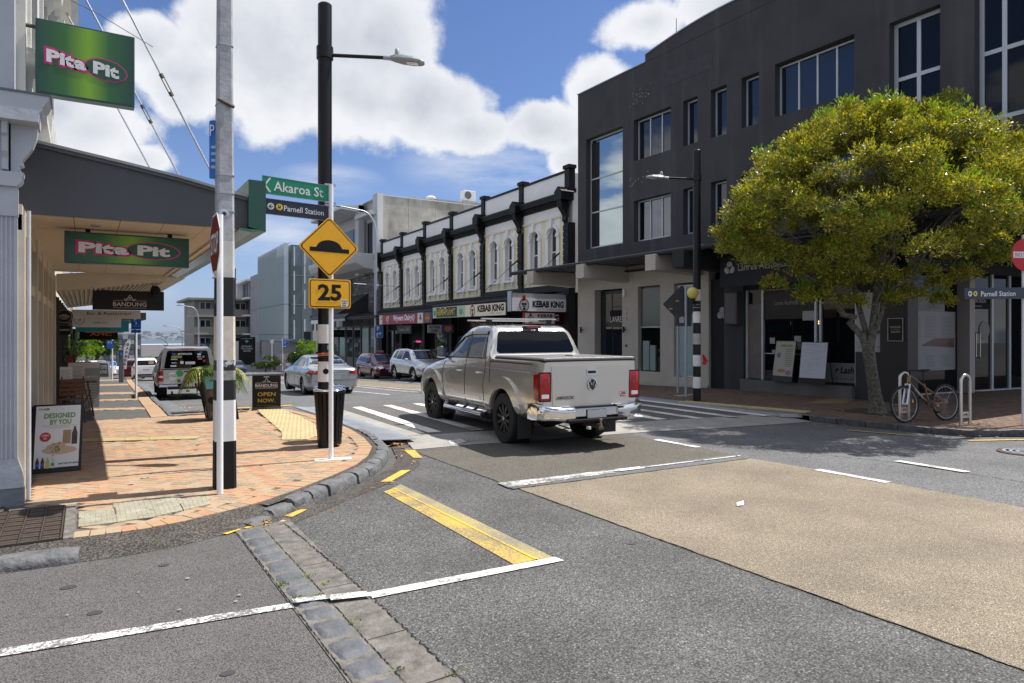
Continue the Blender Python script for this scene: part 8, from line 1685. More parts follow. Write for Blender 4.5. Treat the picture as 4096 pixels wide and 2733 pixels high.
# red hatch and silver soft-roader parked opposite, facing the camera
T1 = hatch('dark red hatchback parked nose out across the road by the terrace shops',M['darkred'],Vector((0,0,0)),hd(181.8),dict(k=.66,n=12,w=.018,m=M['alloy']))
T1.t.location = Vector((15.42,39.0,gz(39.5))) + Vector((*hd(1.8),0)) * 3.42; hglass(T1,1,1,0)
def face(c,sx,T,l,grille,lamp,fog):
    for sg in (1,-1):
        o = c.patch('headlight','front',[(sg * a,z * T + l) for a,z in lamp],M['clear'],off=.012,grid=.05,rnd_=.03); c.patch('fog_light','front',[(sg * a,z * T + l) for a,z in fog],M['black'],off=.008,grid=.06,rnd_=.02)
    g_ = c.patch('grille','front',[(a,z * T + l) for a,z in grille],M['black'],off=.008,grid=.06,rnd_=.03)
    zs = [z * T + l for _,z in grille]; w_ = max(a for a,_ in grille) * .9
    for k in range(4): z = min(zs) + (max(zs) - min(zs)) * (k + .6) / 4.2; P = [c.ray('front',y,z)[0] + Vector((.018,0,0)) for y in np.linspace(-w_,w_,7)]; MB().tube(P,.008,5).build('grille_bar',M['chrome'],g_)
    c.patch('lower_intake','front',[(-.42,.30 * T + l),(.42,.30 * T + l),(.38,.42 * T + l),(-.38,.42 * T + l)],M['blackm'],off=.006,grid=.08); c.patch('number_plate','front',[(-.2,.46 * T + l),(.2,.46 * T + l),(.2,.55 * T + l),(-.2,.55 * T + l)],M['plate'],off=.03)
face(T1,1,1,0,[(-.36,.60),(.36,.60),(.40,.70),(-.40,.70)],[(.44,.68),(.70,.64),(.76,.76),(.52,.80)],[(.50,.38),(.66,.38),(.66,.48),(.50,.48)])
for ax in ('l','r'): T1.patch('headlight_side',ax,[(3.72,.72),(4.02,.62),(4.05,.72),(3.85,.80)],M['clear'],off=.006,grid=.05)
mirrors(T1,2.85,.97,1.0,M['darkred'])
W5 = hatch('silver soft-roader parked nose out in front of the dark red hatchback',M['silverc'],Vector((0,0,0)),hd(181.8),dict(k=.72,n=5,w=.03,twin=1,m=M['alloy']),sx=1.035,tall=1.05,lift=.07,sy=1.03,name='suv',cat='suv')
W5.t.location = Vector((15.05,32.2,gz(32.6))) + Vector((*hd(1.8),0)) * 3.42 * 1.035; hglass(W5,1.035,1.05,.07)
face(W5,1.035,1.05,.07,[(-.34,.44),(.34,.44),(.42,.68),(-.42,.68)],[(.46,.66),(.74,.63),(.80,.73),(.50,.75)],[(.56,.38),(.70,.38),(.70,.56),(.58,.56)])
for ax in ('l','r'):
    for wx in (.82 * 1.035,3.42 * 1.035): W5.patch('arch_trim',ax,arc_poly(wx,.35,.395,.455,-15,195),M['blackm'],off=.012,grid=.07)
    W5.patch('sill_trim',ax,[(1.35,.28),(3.05,.28),(3.05,.38),(1.35,.40)],M['blackm'],off=.01); W5.patch('headlight_side',ax,[(3.85,.78),(4.15,.72),(4.18,.80),(3.95,.86)],M['clear'],off=.006,grid=.05); W5.seam(ax,[(.5,.98),(2.5,.96),(3.8,.90)],.006,M['silverc'],name='crease')
W5.patch('sunroof','top',[(.9,-.5),(2.4,-.5),(2.4,.5),(.9,.5)],M['glassd'],off=.008,grid=.2); mirrors(W5,2.95,1.0,1.13,M['silverc'])
# ------------------------------------------------------------ trees and plants
def leaf_mat(name,c1,c2,c3,rough=.28):
    m = bpy.data.materials.new(name); m.use_nodes = True; nt = m.node_tree; N = nt.nodes; L = nt.links; b = N['Principled BSDF']; out = N['Material Output']
    gi = N.new('ShaderNodeNewGeometry'); cr = N.new('ShaderNodeValToRGB'); e = cr.color_ramp.elements; e[0].color = (*c1,1); e[1].color = (*c3,1); q = e.new(.55); q.color = (*c2,1); q = e.new(.86); q.color = (*c2,1)
    L.new(gi.outputs['Random Per Island'],cr.inputs[0]); L.new(cr.outputs[0],b.inputs['Base Color']); b.inputs['Roughness'].default_value = rough; b.inputs['Specular IOR Level'].default_value = .4
    tr_ = N.new('ShaderNodeBsdfTranslucent'); vm = N.new('ShaderNodeVectorMath'); vm.operation = 'MULTIPLY'; vm.inputs[1].default_value = (2.6,2.3,.5); L.new(cr.outputs[0],vm.inputs[0]); L.new(vm.outputs[0],tr_.inputs[0])
    mx = N.new('ShaderNodeMixShader'); mx.inputs[0].default_value = .26; L.new(b.outputs[0],mx.inputs[1]); L.new(tr_.outputs[0],mx.inputs[2]); L.new(mx.outputs[0],out.inputs[0]); return m
def leaves(name,centres,n,l,w,m,parent,seed,up=.35,spread=1.0):
    """centres: (x,y,z,r,weight). leaves sit in sprigs near the surface of each clump"""
    rs = np.random.RandomState(seed); C = np.array(centres,float); pr = C[:,4] / C[:,4].sum(); k = 9; ns = n // k
    ci = rs.choice(len(C),ns,p=pr); d = rs.normal(size=(ns,3)); d /= np.linalg.norm(d,axis=1)[:,None]; d[:,2] = np.where(d[:,2] < -.2,-d[:,2] * .5,d[:,2])
    rr = rs.uniform(.55,1.05,ns) ** .7; P = C[ci,:3] + d * (C[ci,3] * rr)[:,None] * np.array([1,1,.8]) * spread
    base = np.repeat(P,k,0); N_ = len(base); dd = np.repeat(d,k,0)
    dirv = dd * .6 + rs.normal(size=(N_,3)) * .65 + np.array([0,0,up]); dirv /= np.linalg.norm(dirv,axis=1)[:,None]
    base = base + rs.normal(size=(N_,3)) * .035 + dirv * .02
    sd_ = np.cross(dirv,rs.normal(size=(N_,3))); sd_ /= np.linalg.norm(sd_,axis=1)[:,None]; nr = np.cross(dirv,sd_)
    L_ = (l * rs.uniform(.65,1.25,N_))[:,None]; W_ = (w * rs.uniform(.7,1.2,N_))[:,None]
    v = np.stack([base,base + dirv * L_ * .45 + sd_ * W_ * .5 + nr * W_ * .12,base + dirv * L_ - nr * L_ * .12,base + dirv * L_ * .45 - sd_ * W_ * .5 + nr * W_ * .12],1).reshape(-1,3)
    o0 = org(parent); v -= np.array(o0); f = np.arange(N_ * 4).reshape(-1,4)
    me = bpy.data.meshes.new(name); me.vertices.add(len(v)); me.vertices.foreach_set('co',v.ravel()); me.loops.add(N_ * 4); me.loops.foreach_set('vertex_index',f.ravel()); me.polygons.add(N_); me.polygons.foreach_set('loop_start',np.arange(N_) * 4); me.polygons.foreach_set('loop_total',np.full(N_,4)); me.update(calc_edges=True); me.materials.append(m)
    return link(name,me,parent)
TRE = thing('street_tree','leafy pavement tree with a leaning pale trunk in front of the dark building','tree',(13.85,7.95,SW))
bark = mat('lichen_bark',(.05,.038,.028),.9,var=(16,.5,(.20,.20,.165)),bump=(30,1.0))
V_ = Vector; tb0 = V_((13.85,7.95,SW)); fk = V_((13.64,8.02,1.45))
b = MB(); b.tube([tb0 + V_((0,0,-.05)),tb0 + V_((0,0,.08)),V_((13.80,7.97,.5)),V_((13.72,7.99,.95)),fk,V_((13.70,7.97,1.72)),V_((13.74,7.93,2.3)),V_((13.78,7.9,2.9)),V_((13.9,7.8,3.5))],[.24,.16,.125,.115,.12,.08,.065,.055,.045],14); b.build('trunk',bark,TRE,smooth=True)
rnd = random.Random(31)
def limb(p0,p1,r0,r1,bend=.18,n=6,name='limb'):
    p0,p1 = V_(p0),V_(p1); pts = [p0.lerp(p1,t) + V_((rnd.gauss(0,1),rnd.gauss(0,1),rnd.gauss(0,.6))) * bend * math.sin(math.pi * t) * .5 + V_((0,0,bend * math.sin(math.pi * t))) for t in np.linspace(0,1,n)]
    MB().tube(pts,r0,8,r2=r1).build(name,bark,TRE,smooth=True); return pts
main = [((13.6,8.02,1.4),(13.15,8.35,2.3),.10,.075),((13.15,8.35,2.25),(12.4,8.9,3.3),.075,.05),((13.62,8.05,1.5),(13.5,8.4,2.9),.08,.06),((13.7,7.95,1.75),(14.1,7.3,3.0),.07,.05),((13.74,7.93,2.3),(14.8,7.0,3.7),.06,.035),((13.5,8.4,2.9),(13.3,8.2,4.2),.055,.03),((12.4,8.9,3.3),(11.7,9.3,4.1),.045,.02),
        ((14.1,7.3,3.0),(14.6,6.6,4.2),.045,.02),((13.15,8.35,2.3),(13.5,9.2,3.6),.06,.03),((13.5,8.4,2.9),(14.2,8.9,4.2),.05,.025),((13.9,7.8,3.5),(13.7,7.2,4.7),.045,.02),((14.8,7.0,3.7),(15.6,6.6,4.3),.03,.015),((14.1,7.3,3.0),(15.2,6.9,3.3),.035,.015),((13.7,7.9,2.4),(13.2,7.2,3.7),.05,.025)]
for a in main: limb(a[0],a[1],a[2] * .75,a[3] * .75)
CC = []
rs = random.Random(5)
# flattened dome of clumps around (13.75, 7.75, 4.3)
for _ in range(185):
    a = rs.uniform(0,2 * math.pi); q = math.sqrt(rs.uniform(0,1)); rx = 2.72 * q
    x,y = 13.75 + rx * math.cos(a),7.85 + rx * math.sin(a); top = 3.45 + 2.65 * math.sqrt(max(0,1 - q ** 2.3)) ; bot = 2.75 + .45 * q
    z = rs.uniform(bot,top) if rs.random() < .35 else top - rs.uniform(0,.35)
    CC.append((x,y,min(z,6.3),rs.uniform(.28,.50),1.0))
for x,y,z,r_ in ((13.8,7.9,6.25,.30),(12.2,9.0,3.3,.4),(11.8,9.2,3.6,.38),(11.45,9.35,3.9,.3),(12.6,8.6,2.95,.38),(13.0,8.3,2.75,.28),(13.3,8.6,2.75,.3),(14.8,7.2,2.75,.25),(15.2,6.9,2.9,.3),(15.9,6.5,3.2,.35),(16.0,6.4,4.0,.4),(12.9,7.9,3.0,.3),(14.3,7.3,2.95,.3),(13.9,8.2,2.8,.32),(13.2,8.1,2.35,.28),(13.9,7.7,2.4,.26),(12.7,8.5,2.45,.3),(14.4,7.5,2.5,.28),(14.9,7.2,2.4,.2),(12.9,8.9,2.5,.28),(14.2,7.8,2.7,.28),(13.5,7.6,2.85,.3),(12.9,8.7,2.6,.22),(12.2,9.2,2.75,.25),(11.5,9.5,4.2,.4),(11.3,9.6,3.8,.35),(11.7,9.3,4.6,.4),(11.3,9.5,3.5,.3),(15.6,7.0,5.0,.45),(15.9,6.7,4.6,.45),(15.3,6.8,5.5,.4),(11.6,9.2,3.2,.3)): CC.append((x,y,z,r_,1.0))
for _ in range(46):
    c = CC[rs.randrange(185)]; d = V_((c[0] - 13.75,c[1] - 7.85,c[2] - 4.0)).normalized(); CC.append((c[0] + d.x * .42,c[1] + d.y * .42,c[2] + max(-.1,d.z) * .36,rs.uniform(.12,.22),.38))
for q in ((15.3,7.9,5.9),(15.7,7.6,5.7),(16.0,7.2,5.4)): CC.append((*q,.36,1.0))
leaves('crown',CC,175000,.072,.028,leaf_mat('bronze_green_leaf',(.05,.085,.012),(.26,.27,.035),(.58,.47,.07),.42),TRE,3)
tips = [(c[0],c[1],c[2] + .12,c[3] * 1.05,c[4]) for c in CC if rs.random() < .30 or (c[0] > 15 and c[1] < 7.2)]
leaves('new_shoots',tips,9000,.10,.030,leaf_mat('fresh_green_leaf',(.10,.19,.015),(.17,.28,.02),(.30,.30,.03)),TRE,8,up=.8)
for _ in range(90):                     # fine twigs in the thin underside
    c = CC[rs.randrange(len(CC))]; e = V_(c[:3]); s_ = V_((13.75,7.9,3.0)).lerp(e,rs.uniform(.45,.7)); limb(s_,e,.012,.004,.12,4,'twig')
def shrub(name,label,cat,x0,x1,y0,y1,z0,z1,n,col,l=.09,group=None,seed=1,stem=True):
    s = thing(name,label,cat,((x0 + x1) / 2,(y0 + y1) / 2,z0),group); r_ = random.Random(seed); C = []
    for _ in range(22): C.append((r_.uniform(x0,x1),r_.uniform(y0,y1),z0 + (z1 - z0) * r_.uniform(.25,.95),(z1 - z0) * .22,1))
    leaves('foliage',C,n,l,l * .45,col,s,seed)
    if stem: MB().tube([((x0 + x1) / 2,(y0 + y1) / 2,z0 - .2),((x0 + x1) / 2,(y0 + y1) / 2,z0 + (z1 - z0) * .6)],.05 + (z1 - z0) * .02,6).build('trunk',bark,s)
    return s
lg = leaf_mat('light_green_leaf',(.07,.15,.012),(.14,.25,.02),(.22,.32,.03)); dg_ = leaf_mat('dark_green_leaf',(.02,.045,.012),(.04,.08,.015),(.07,.11,.02))
shrub('bush','bright green bush below the glass office beside the navy post sign','bush',19.4,20.6,70,74,-1.6,.9,5000,lg,.16,seed=2); shrub('bush','dark green bush rising just left of the black lamp pole','bush',18.1,18.9,71,73,-2.1,-.3,3500,dg_,.16,seed=3); shrub('bush','dark green bush under the mauve block','bush',15.6,17.8,76,79,-2.6,-.8,4500,dg_,.16,seed=4)
for i,(x,y,z0,z1,w_,lab) in enumerate(((-1.5,92,-3.5,3.2,4,'tall green tree behind the white station wagon, nearest the dark shops'),(.9,96,-3.5,2.0,3,'green tree just right of the tallest one behind the station wagon'))):
    t = thing('background_tree',lab,'tree',(x,y,z0)); r_ = random.Random(i + 40); C = [(x + r_.uniform(-w_,w_) * .6,y + r_.uniform(-2,2),r_.uniform(z0 + 2.5,z1 - .4),1.0,1) for _ in range(26)]
    leaves('crown',C,9000,.26,.13,[lg,dg_][i],t,i + 50); MB().tube([(x,y,z0 - 1),(x + .3,y,z0 + 3),(x - .4,y,z1 - 1)],.22,8,r2=.08).build('trunk',bark,t); MB().tube([(x + .2,y,z0 + 2),(x + 1.6,y,z1 - 1.4)],.12,6,r2=.04).build('limb',bark,t)
shrub('bush','small bright green roadside tree beyond the white hatchback','bush',6.4,8.0,92,95,-3.6,-1.2,3500,lg,.2,seed=9)
rr_ = random.Random(77)
for i in range(10):
    x,y = -2 + i * 5.2 + rr_.uniform(-1,1),230 + rr_.uniform(-20,30); shrub('distant_tree','distant dark tree on the slope down to the water','tree',x - 3,x + 3,y - 3,y + 3,gz(y) - 1,gz(y) + rr_.uniform(3,7),1500,dg_,.6,'distant trees on the slope',100 + i,stem=True)

# ------------------------------------------------------------ bicycle and racks
def rack(x,y,label,ux=(.85,-.15)):
    s = thing('bicycle_rack',label,'bicycle rack',(x,y,SW),'steel hoop racks by the kerb'); u = V_((*ux,0)).normalized() * .115; P = [V_((x,y,SW)) - u]
    P += [V_((x,y,SW + .78)) - u] + [V_((x,y,SW + .78)) + u * -math.cos(t) + V_((0,0,.115 * math.sin(t))) for t in np.linspace(0,math.pi,11)][1:] + [V_((x,y,SW)) + u]
    MB().tube(P,.027,14).build('hoop',M['steel'],s,smooth=True); w = u.normalized(); n = w.cross(V_((0,0,1)))
    MB().frame((x,y,SW + .19),w,UZ,n,[(-.09,-.055),(.09,-.055),(.09,.055),(-.09,.055)],-.004,.004).build('plate',M['steel'],s)
    b = MB(); o = V_((x,y,SW + .185)) + n * .006
    for q in (-.035,.035): b.tube([o + w * (q + .02 * math.cos(t)) + V_((0,0,.02 * math.sin(t))) for t in np.linspace(0,6.28,12)],.0025,4)
    b.tube([o - w * .035,o - w * .012 + V_((0,0,.028)),o + w * .025 + V_((0,0,.028)),o + w * .035],.0025,4); b.tube([o - w * .012 + V_((0,0,.028)),o,o + w * .025 + V_((0,0,.028))],.0025,4); b.build('cycle_mark',M['iron'],s)
rack(13.06,6.98,'curved steel hoop rack with the bicycle leaning on it'); rack(13.22,6.0,'empty steel hoop rack standing in the sunlit strip of paving')
bk = thing('bicycle','copper and black mountain bicycle leaning by the tree','bicycle',(13.2,6.6,SW))
F0 = V_((12.72,6.79,SW + .335)); R0 = V_((13.71,6.56,SW + .335)); Q = (R0 - F0); ub = V_((Q.x,Q.y,0)).normalized(); lean = V_((.04,.06,0)); nb = V_((-ub.y,ub.x,0)); copper = mat('copper_frame_paint',(.22,.11,.05),.3,.5,coat=.6)
upv = (V_((0,0,1)) + nb * .06).normalized()
B_ = lambda a,c,o=0: F0 + ub * a + upv * c + nb * o     # a along bike from front hub, c height above hub line
WB = Q.length
for nm,C0 in (('wheel',F0),('wheel',R0)):
    w = MB().tube([C0 + ub * .325 * math.cos(t) + upv * .325 * math.sin(t) for t in np.linspace(0,2 * math.pi,41)],.022,8).build(nm,M['rubber'],bk,smooth=True)
    b = MB(); b.tube([C0 + ub * .297 * math.cos(t) + upv * .297 * math.sin(t) for t in np.linspace(0,2 * math.pi,37)],.007,6); b.build('rim',M['galv'],w,smooth=True)
    b = MB()
    for k in range(24): t = 2 * math.pi * k / 24; b.tube([C0 + nb * (.02 if k % 2 else -.02),C0 + ub * .295 * math.cos(t) + upv * .295 * math.sin(t)],.0012,3,caps=False)
    b.tube([C0 - nb * .03,C0 + nb * .03],.016,8); b.build('spokes',M['alloy'],w)
fr_ = MB(); bb = B_(.60,-.03); st_ = B_(.52,.46); hd_t,hd_b = B_(.16,.52),B_(.13,.40)
for p,q,r_ in ((hd_b,bb,.019),(hd_t + ub * .0,B_(.50,.32),.016),(B_(.505,.36),bb,.016),(hd_t,hd_b,.020)): fr_.tube([p,q],r_,10)
for o in (-.02,.02): fr_.tube([bb + nb * o,R0 + nb * o * 2.4],.010,6); fr_.tube([B_(.51,.30,o),R0 + nb * o * 2.4],.009,6)
fr_.build('frame',copper,bk,smooth=True); text('GIANT',M['white'],bk,B_(.34,.19) - nb * .022,(bb - hd_b).normalized(),((bb - hd_b).normalized()).cross(nb).normalized() * -1,w=.26,h=.03)
MB().tube([B_(.50,.32),B_(.485,.60)],.013,8).build('seat_post',M['black'],bk); b = MB(); b.add([B_(.34,.62,-.02),B_(.34,.62,.02),B_(.60,.63,.07),B_(.62,.63,-.07),B_(.34,.595,0),B_(.60,.59,0)],[(0,1,2,3),(0,4,1),(1,4,5,2),(2,5,3),(3,5,4,0)]); b.build('saddle',M['blackm'],bk,bevel=.01)
b = MB()
for o in (-.045,.045): b.tube([F0 + nb * o,B_(.045,.16,o),B_(.10,.36,o)],.014,8)
b.tube([B_(.10,.36,-.05),B_(.10,.36,.05)],.014,8); b.build('fork',M['alloy'],bk,smooth=True)
b = MB(); b.tube([hd_t,B_(.17,.60)],.014,8); b.tube([B_(.20,.62,-.30),B_(.17,.615,-.1),B_(.17,.61,0),B_(.17,.615,.1),B_(.20,.62,.30)],.011,8); b.build('handlebar',M['black'],bk,smooth=True)
for o in (-.27,.27): MB().tube([B_(.19,.62,o * .8),B_(.205,.62,o * 1.16)],.017,8).build('grip',M['rubber'],bk)
b = MB(); b.lathe([(.085,-.006),(.085,.006),(.06,.006),(.06,-.006)],(0,0,0),24,'y'); b.v = [tuple(bb + ub * v[0] + upv * v[2] + nb * (v[1] - .045)) for v in b.v]; b.build('chainring',M['iron'],bk)
b = MB(); b.tube([bb - nb * .05,bb - nb * .06 + ub * .10 - upv * .13],.009,6); b.tube([bb + nb * .05,bb + nb * .06 - ub * .10 + upv * .13],.009,6); b.build('crank',M['iron'],bk)
for sg_,pq in ((-1,bb - nb * .09 + ub * .10 - upv * .13),(1,bb + nb * .09 - ub * .10 + upv * .13)): MB().box(pq.x - .04,pq.x + .04,pq.y - .03,pq.y + .03,pq.z - .012,pq.z + .012).build('pedal',M['blackm'],bk)
b = MB(); b.tube([bb - nb * .045 + upv * .085,R0 - nb * .045 + upv * .035],.004,4); b.tube([bb - nb * .045 - upv * .085,R0 - nb * .045 - upv * .10],.004,4); b.build('chain',M['iron'],bk); MB().frame(F0 + ub * .2 + upv * .05,ub,upv,nb,rrect(.03,.06,.01),-.005,.005).build('reflector',M['brassy'],bk); MB().frame(R0 - ub * .2 - upv * .05,ub,upv,nb,rrect(.06,.03,.01),-.005,.005).build('reflector',M['brassy'],bk)

# ------------------------------------------------------------ signs on the right
ns = thing('no_entry_sign','round red no entry sign cut by the right edge on a grey post','road sign',(14.1,5.45,SW)); MB().tube([(14.12,5.46,SW),(14.12,5.46,3.5)],.035,12).build('post',M['postw'],ns,smooth=True)
nU = V_((.9,-.43,0)).normalized(); nW = nU.cross(V_((0,0,1))); nO = V_((14.12,5.46,3.14)) + nW * .045
MB().frame(nO,nU,UZ,nW,circ(.29,36),0,.004).build('plate',M['red'],ns); MB().frame(nO,nU,UZ,nW,[(-.25,-.055),(.25,-.055),(.25,.055),(-.25,.055)],.004,.006).build('bar',M['white'],ns); text('NO ENTRY',M['red'],ns,nO + nW * .006,nU,UZ,w=.42,h=.07)
s = thing('station_sign','navy sign reading Parnell Station on the far right post','street sign',(14.1,5.45,2.4)); MB().frame((14.10,5.40,0),(.97,-.24,0),UZ,(-.24,-.97,0),[(-1.50,2.33),(.05,2.365),(.05,2.565),(-1.50,2.52)],0,.012).build('plate',M['navy'],s)
Us2 = V_((.97,-.24,.03)).normalized(); So = V_((14.10,5.40,0)) + V_((-.24,-.97,0)).normalized() * .014; station_marks(s,*(So + V_((.97,-.24,0)) * -1.38 + V_((0,0,2.427))),1.25,Us2); text('Parnell Station',M['white'],s,So + V_((.97,-.24,0)) * -.72 + V_((0,0,2.44)),Us2,UZ,w=.82,h=.085,bold=.012)
rs_ = thing('road_signs','pair of grey posts carrying dark backs of a diamond and a square sign','road sign',(13.4,13.0,SW))
for x,y,z in ((13.84,13.53,2.45),(13.05,12.48,2.97)): MB().tube([(x,y,SW),(x,y,z)],.035,10).build('post',M['galv'],rs_,smooth=True)
gU = V_((.85,-.53,0)); gW = gU.cross(V_((0,0,1))); bkm = mat('sign_back_grey',(.035,.04,.05),.5)
MB().frame(V_((13.0,12.56,2.50)),gU,UZ,-gW,rdiamond(.50,.04),0,.004).build('diamond_back',bkm,rs_); sqb = MB().frame(V_((13.02,12.54,2.12)),gU,UZ,gW,rrect(.42,.37,.03),.04,.045).build('plate_back',bkm,rs_)
MB().frame(V_((12.95,12.54,2.10)),gU,UZ,gW,[(-.06,-.08),(.06,-.08),(.07,.06),(0,.09),(-.07,.04)],.05,.052).build('sticker',mat('eagle_sticker',(.35,.36,.42),.5),sqb)
for dx_,dz_ in ((-.05,2.58),(-.22,2.38)): MB().frame(V_((12.9,12.56,dz_)) + gU * dx_ ,gU,UZ,gW,rrect(.09,.05,.01),.006,.009).build('sticker',mat('ochre_sticker',(.35,.22,.03),.5),rs_)
def aboard(x,y,u,h,w,name,label,m,cat='sandwich board'):
    s = thing(name,label,cat,(x,y,.45)); U = V_((*u,0)).normalized(); n = U.cross(V_((0,0,1))); Vv_ = (V_((0,0,1)) - n * .16).normalized(); O = V_((x,y,.45))
    MB().frame(O,U,Vv_,n,[(-w / 2,.0),(w / 2,0),(w / 2,h),(-w / 2,h)],-.012,0).build('frame',M['black'],s); MB().frame(O,U,Vv_,n,[(-w / 2 + .02,.16),(w / 2 - .02,.16),(w / 2 - .02,h - .02),(-w / 2 + .02,h - .02)],.001,.003).build('panel',m,s)
    for sg in (-1,1): MB().tube([O + U * sg * w * .46 - n * .45,O + U * sg * w * .46 + Vv_ * h * .98 - n * .02],.012,6).build('rear_leg',M['black'],s)
    return s,(lambda a,c: O + U * a + Vv_ * c + n * .004),U,Vv_
s,q,U2,V2 = aboard(15.9,11.75,(-.15,-1),1.12,.72,'price_board','yellowish price board reading SPECIAL TODAY on the shop step',mat('board_cream',(.38,.36,.30),.5))
text('SPECIAL TODAY',mat('board_ink',(.08,.07,.05),.5),s,q(.05,.98),U2,V2,w=.4,h=.05,bold=.02)
for a,c,w_,h_,m_ in ((-.20,.72,.15,.16,mat('board_blue',(.10,.14,.26),.5)),(-.05,.30,.30,.10,mat('board_orange',(.35,.15,.06),.5)),(.2,.25,.22,.14,mat('board_mauve',(.28,.14,.24),.5)),(.05,.98,.48,.09,mat('board_yellow',(.42,.34,.12),.5))): MB().frame(q(a,c),U2,V2,U2.cross(V2),circ(.5,14),0,.001).f; MB().frame(q(a,c),U2,V2,U2.cross(V2),[(x * w_,y * h_) for x,y in circ(.5,14)],-.001,.0005 if h_ < .1 else .001).build('print',m_,s)
b = MB()
for k in range(10): b.frame(q(.12,.88 - k * .05),U2,V2,U2.cross(V2),[(-.08,-.006),(.16,-.006),(.16,.006),(-.08,.006)],0,.001)
b.build('small_print',mat('board_ink',(.08,.07,.05),.5),s)
s,q,U2,V2 = aboard(15.75,10.75,(.12,-1),1.10,.72,'price_board','white marker board with pink and green handwriting on the shop step',mat('marker_board',(.50,.52,.60),.4))
rnd = random.Random(3); inks = [mat('ink_pink',(.6,.15,.3),.5),mat('ink_green',(.1,.4,.25),.5),mat('ink_orange',(.6,.25,.1),.5)]
for k in range(15):
    b = MB(); y_ = 1.03 - k * .055; a = -.28 + rnd.uniform(0,.25)
    for j in range(rnd.randrange(5,14)): b.frame(q(a + j * .03,y_),U2,V2,U2.cross(V2),[(0,-.008),(.018,rnd.uniform(-.01,.01)),(.02,.008),(.004,.010)],0,.001)
    b.build('handwriting',inks[k % 3],s)

# ------------------------------------------------------------ street furniture further off
def post_sign(name,label,x,y,z,items,cat='sign',r=.035,m='galv',zb=None,group=None):
    s = thing(name,label,cat,(x,y,gz(y) + SW if zb is None else zb),group); MB().tube([(x,y,gz(y) + .05),(x,y,z)],r,8).build('post',M[m],s,smooth=True)
    for (w_,h_,zc,mm,dx_) in items: MB().frame((x + dx_,y - r,zc),(.95,-.3,0),UZ,(-.3,-.95,0),rrect(w_,h_,.02),0,.01).build('plate',mm,s)
    return s
pbp = M['white']; pS = lambda x,y,z,t,h,s,m=pbp,w=None: text(t,m,s,(x,y,z),(.95,-.3,0),UZ,w=w,h=h,bold=.02)
s = post_sign('parking_sign','blue P 5 loading zone sign on a white post at the left kerb',1.38,25.0,2.30,[(.29,.33,2.13,M['blue'],0),(.29,.10,1.93,M['blue'],0),(.29,.10,1.82,M['blue'],0)],'parking sign',m='postw'); pS(1.36,24.94,2.2,'P',.12,s); pS(1.38,24.94,2.08,'5',.08,s); pS(1.38,24.94,1.99,'Loading Zone',.02,s,w=.2)
s = post_sign('parking_sign','small blue parking sign far down the left pavement, past the meter',1.6,55.2,1.66,[(.42,.55,.98,M['blue'],-.15)],'parking sign',m='postw'); pS(1.45,55.1,1.12,'P 5',.14,s)
pm = thing('parking_meter','grey pay station pillar on the left pavement','parking meter',(1.78,46,gz(46))); g = gz(46); MB().box(1.66,1.90,46,46.2,g,g + 2.0).build('body',mat('meter_grey',(.13,.14,.15),.5),pm,bevel=.02); MB().box(1.62,1.94,45.96,46.24,g + 2.0,g + 2.05).build('cap',M['galv'],pm); MB().box(1.69,1.87,45.98,46,g + 1.65,g + 1.92).build('panel',M['blue'],pm); text('P',M['white'],pm,(1.78,45.98,g + 1.79),LX,UZ,h=.12)
fl = thing('barber_flag','white feather flag with red and blue edge reading BARBER','flag',(2.12,52,gz(52))); g = gz(52)
fpts = [(2.16,52,-.60),(2.10,52,.2),(2.14,52,.8),(2.28,52,1.2),(2.52,52,1.45)]; MB().tube([(2.12,52,g)] + fpts,.015,6).build('pole',M['galv'],fl)
MB().prism([(2.14,-.55),(2.08,.2),(2.12,.8),(2.26,1.2),(2.54,1.46),(2.56,1.1),(2.44,.5),(2.36,.0),(2.30,-.62)],'y',51.99,52.0).build('cloth',M['white'],fl)
for k in range(12):
    t = k / 11; x = float(np.interp(t,[0,.4,.7,.9,1],[2.15,2.09,2.13,2.27,2.5])); z = -.5 + 1.9 * t; MB().frame((x,51.985,z),LX,UZ,(0,-1,0),[(-.01,-.06),(.05,-.03),(.05,.05),(-.01,.02)],0,.002).build('stripe',[M['red'],M['blue']][k % 2],fl)
for k,ch in enumerate('BARBER'): text(ch,M['blackm'],fl,(2.40 - .035 * k,51.985,1.02 - .26 * k),LX,(.1,0,1),h=.17,w=.16,bold=.02)
ab = thing('chalk_board','white framed chalk board standing by the woman in blue','sandwich board',(1.2,68,gz(68))); g = gz(68); MB().prism([(.65,g),(1.9,g),(1.75,g + 1.45),(.85,g + 1.55)],'y',68,68.06).build('frame',bo,ab); MB().prism([(.95,g + .18),(1.70,g + .16),(1.62,g + 1.3),(1.02,g + 1.35)],'y',67.98,68.0).build('slate',mat('slate_green',(.05,.06,.055),.6),ab)
text('COFFEE\n& FOOD',bo,ab,(1.33,67.97,g + .8),LX,UZ,w=.5,h=.7)
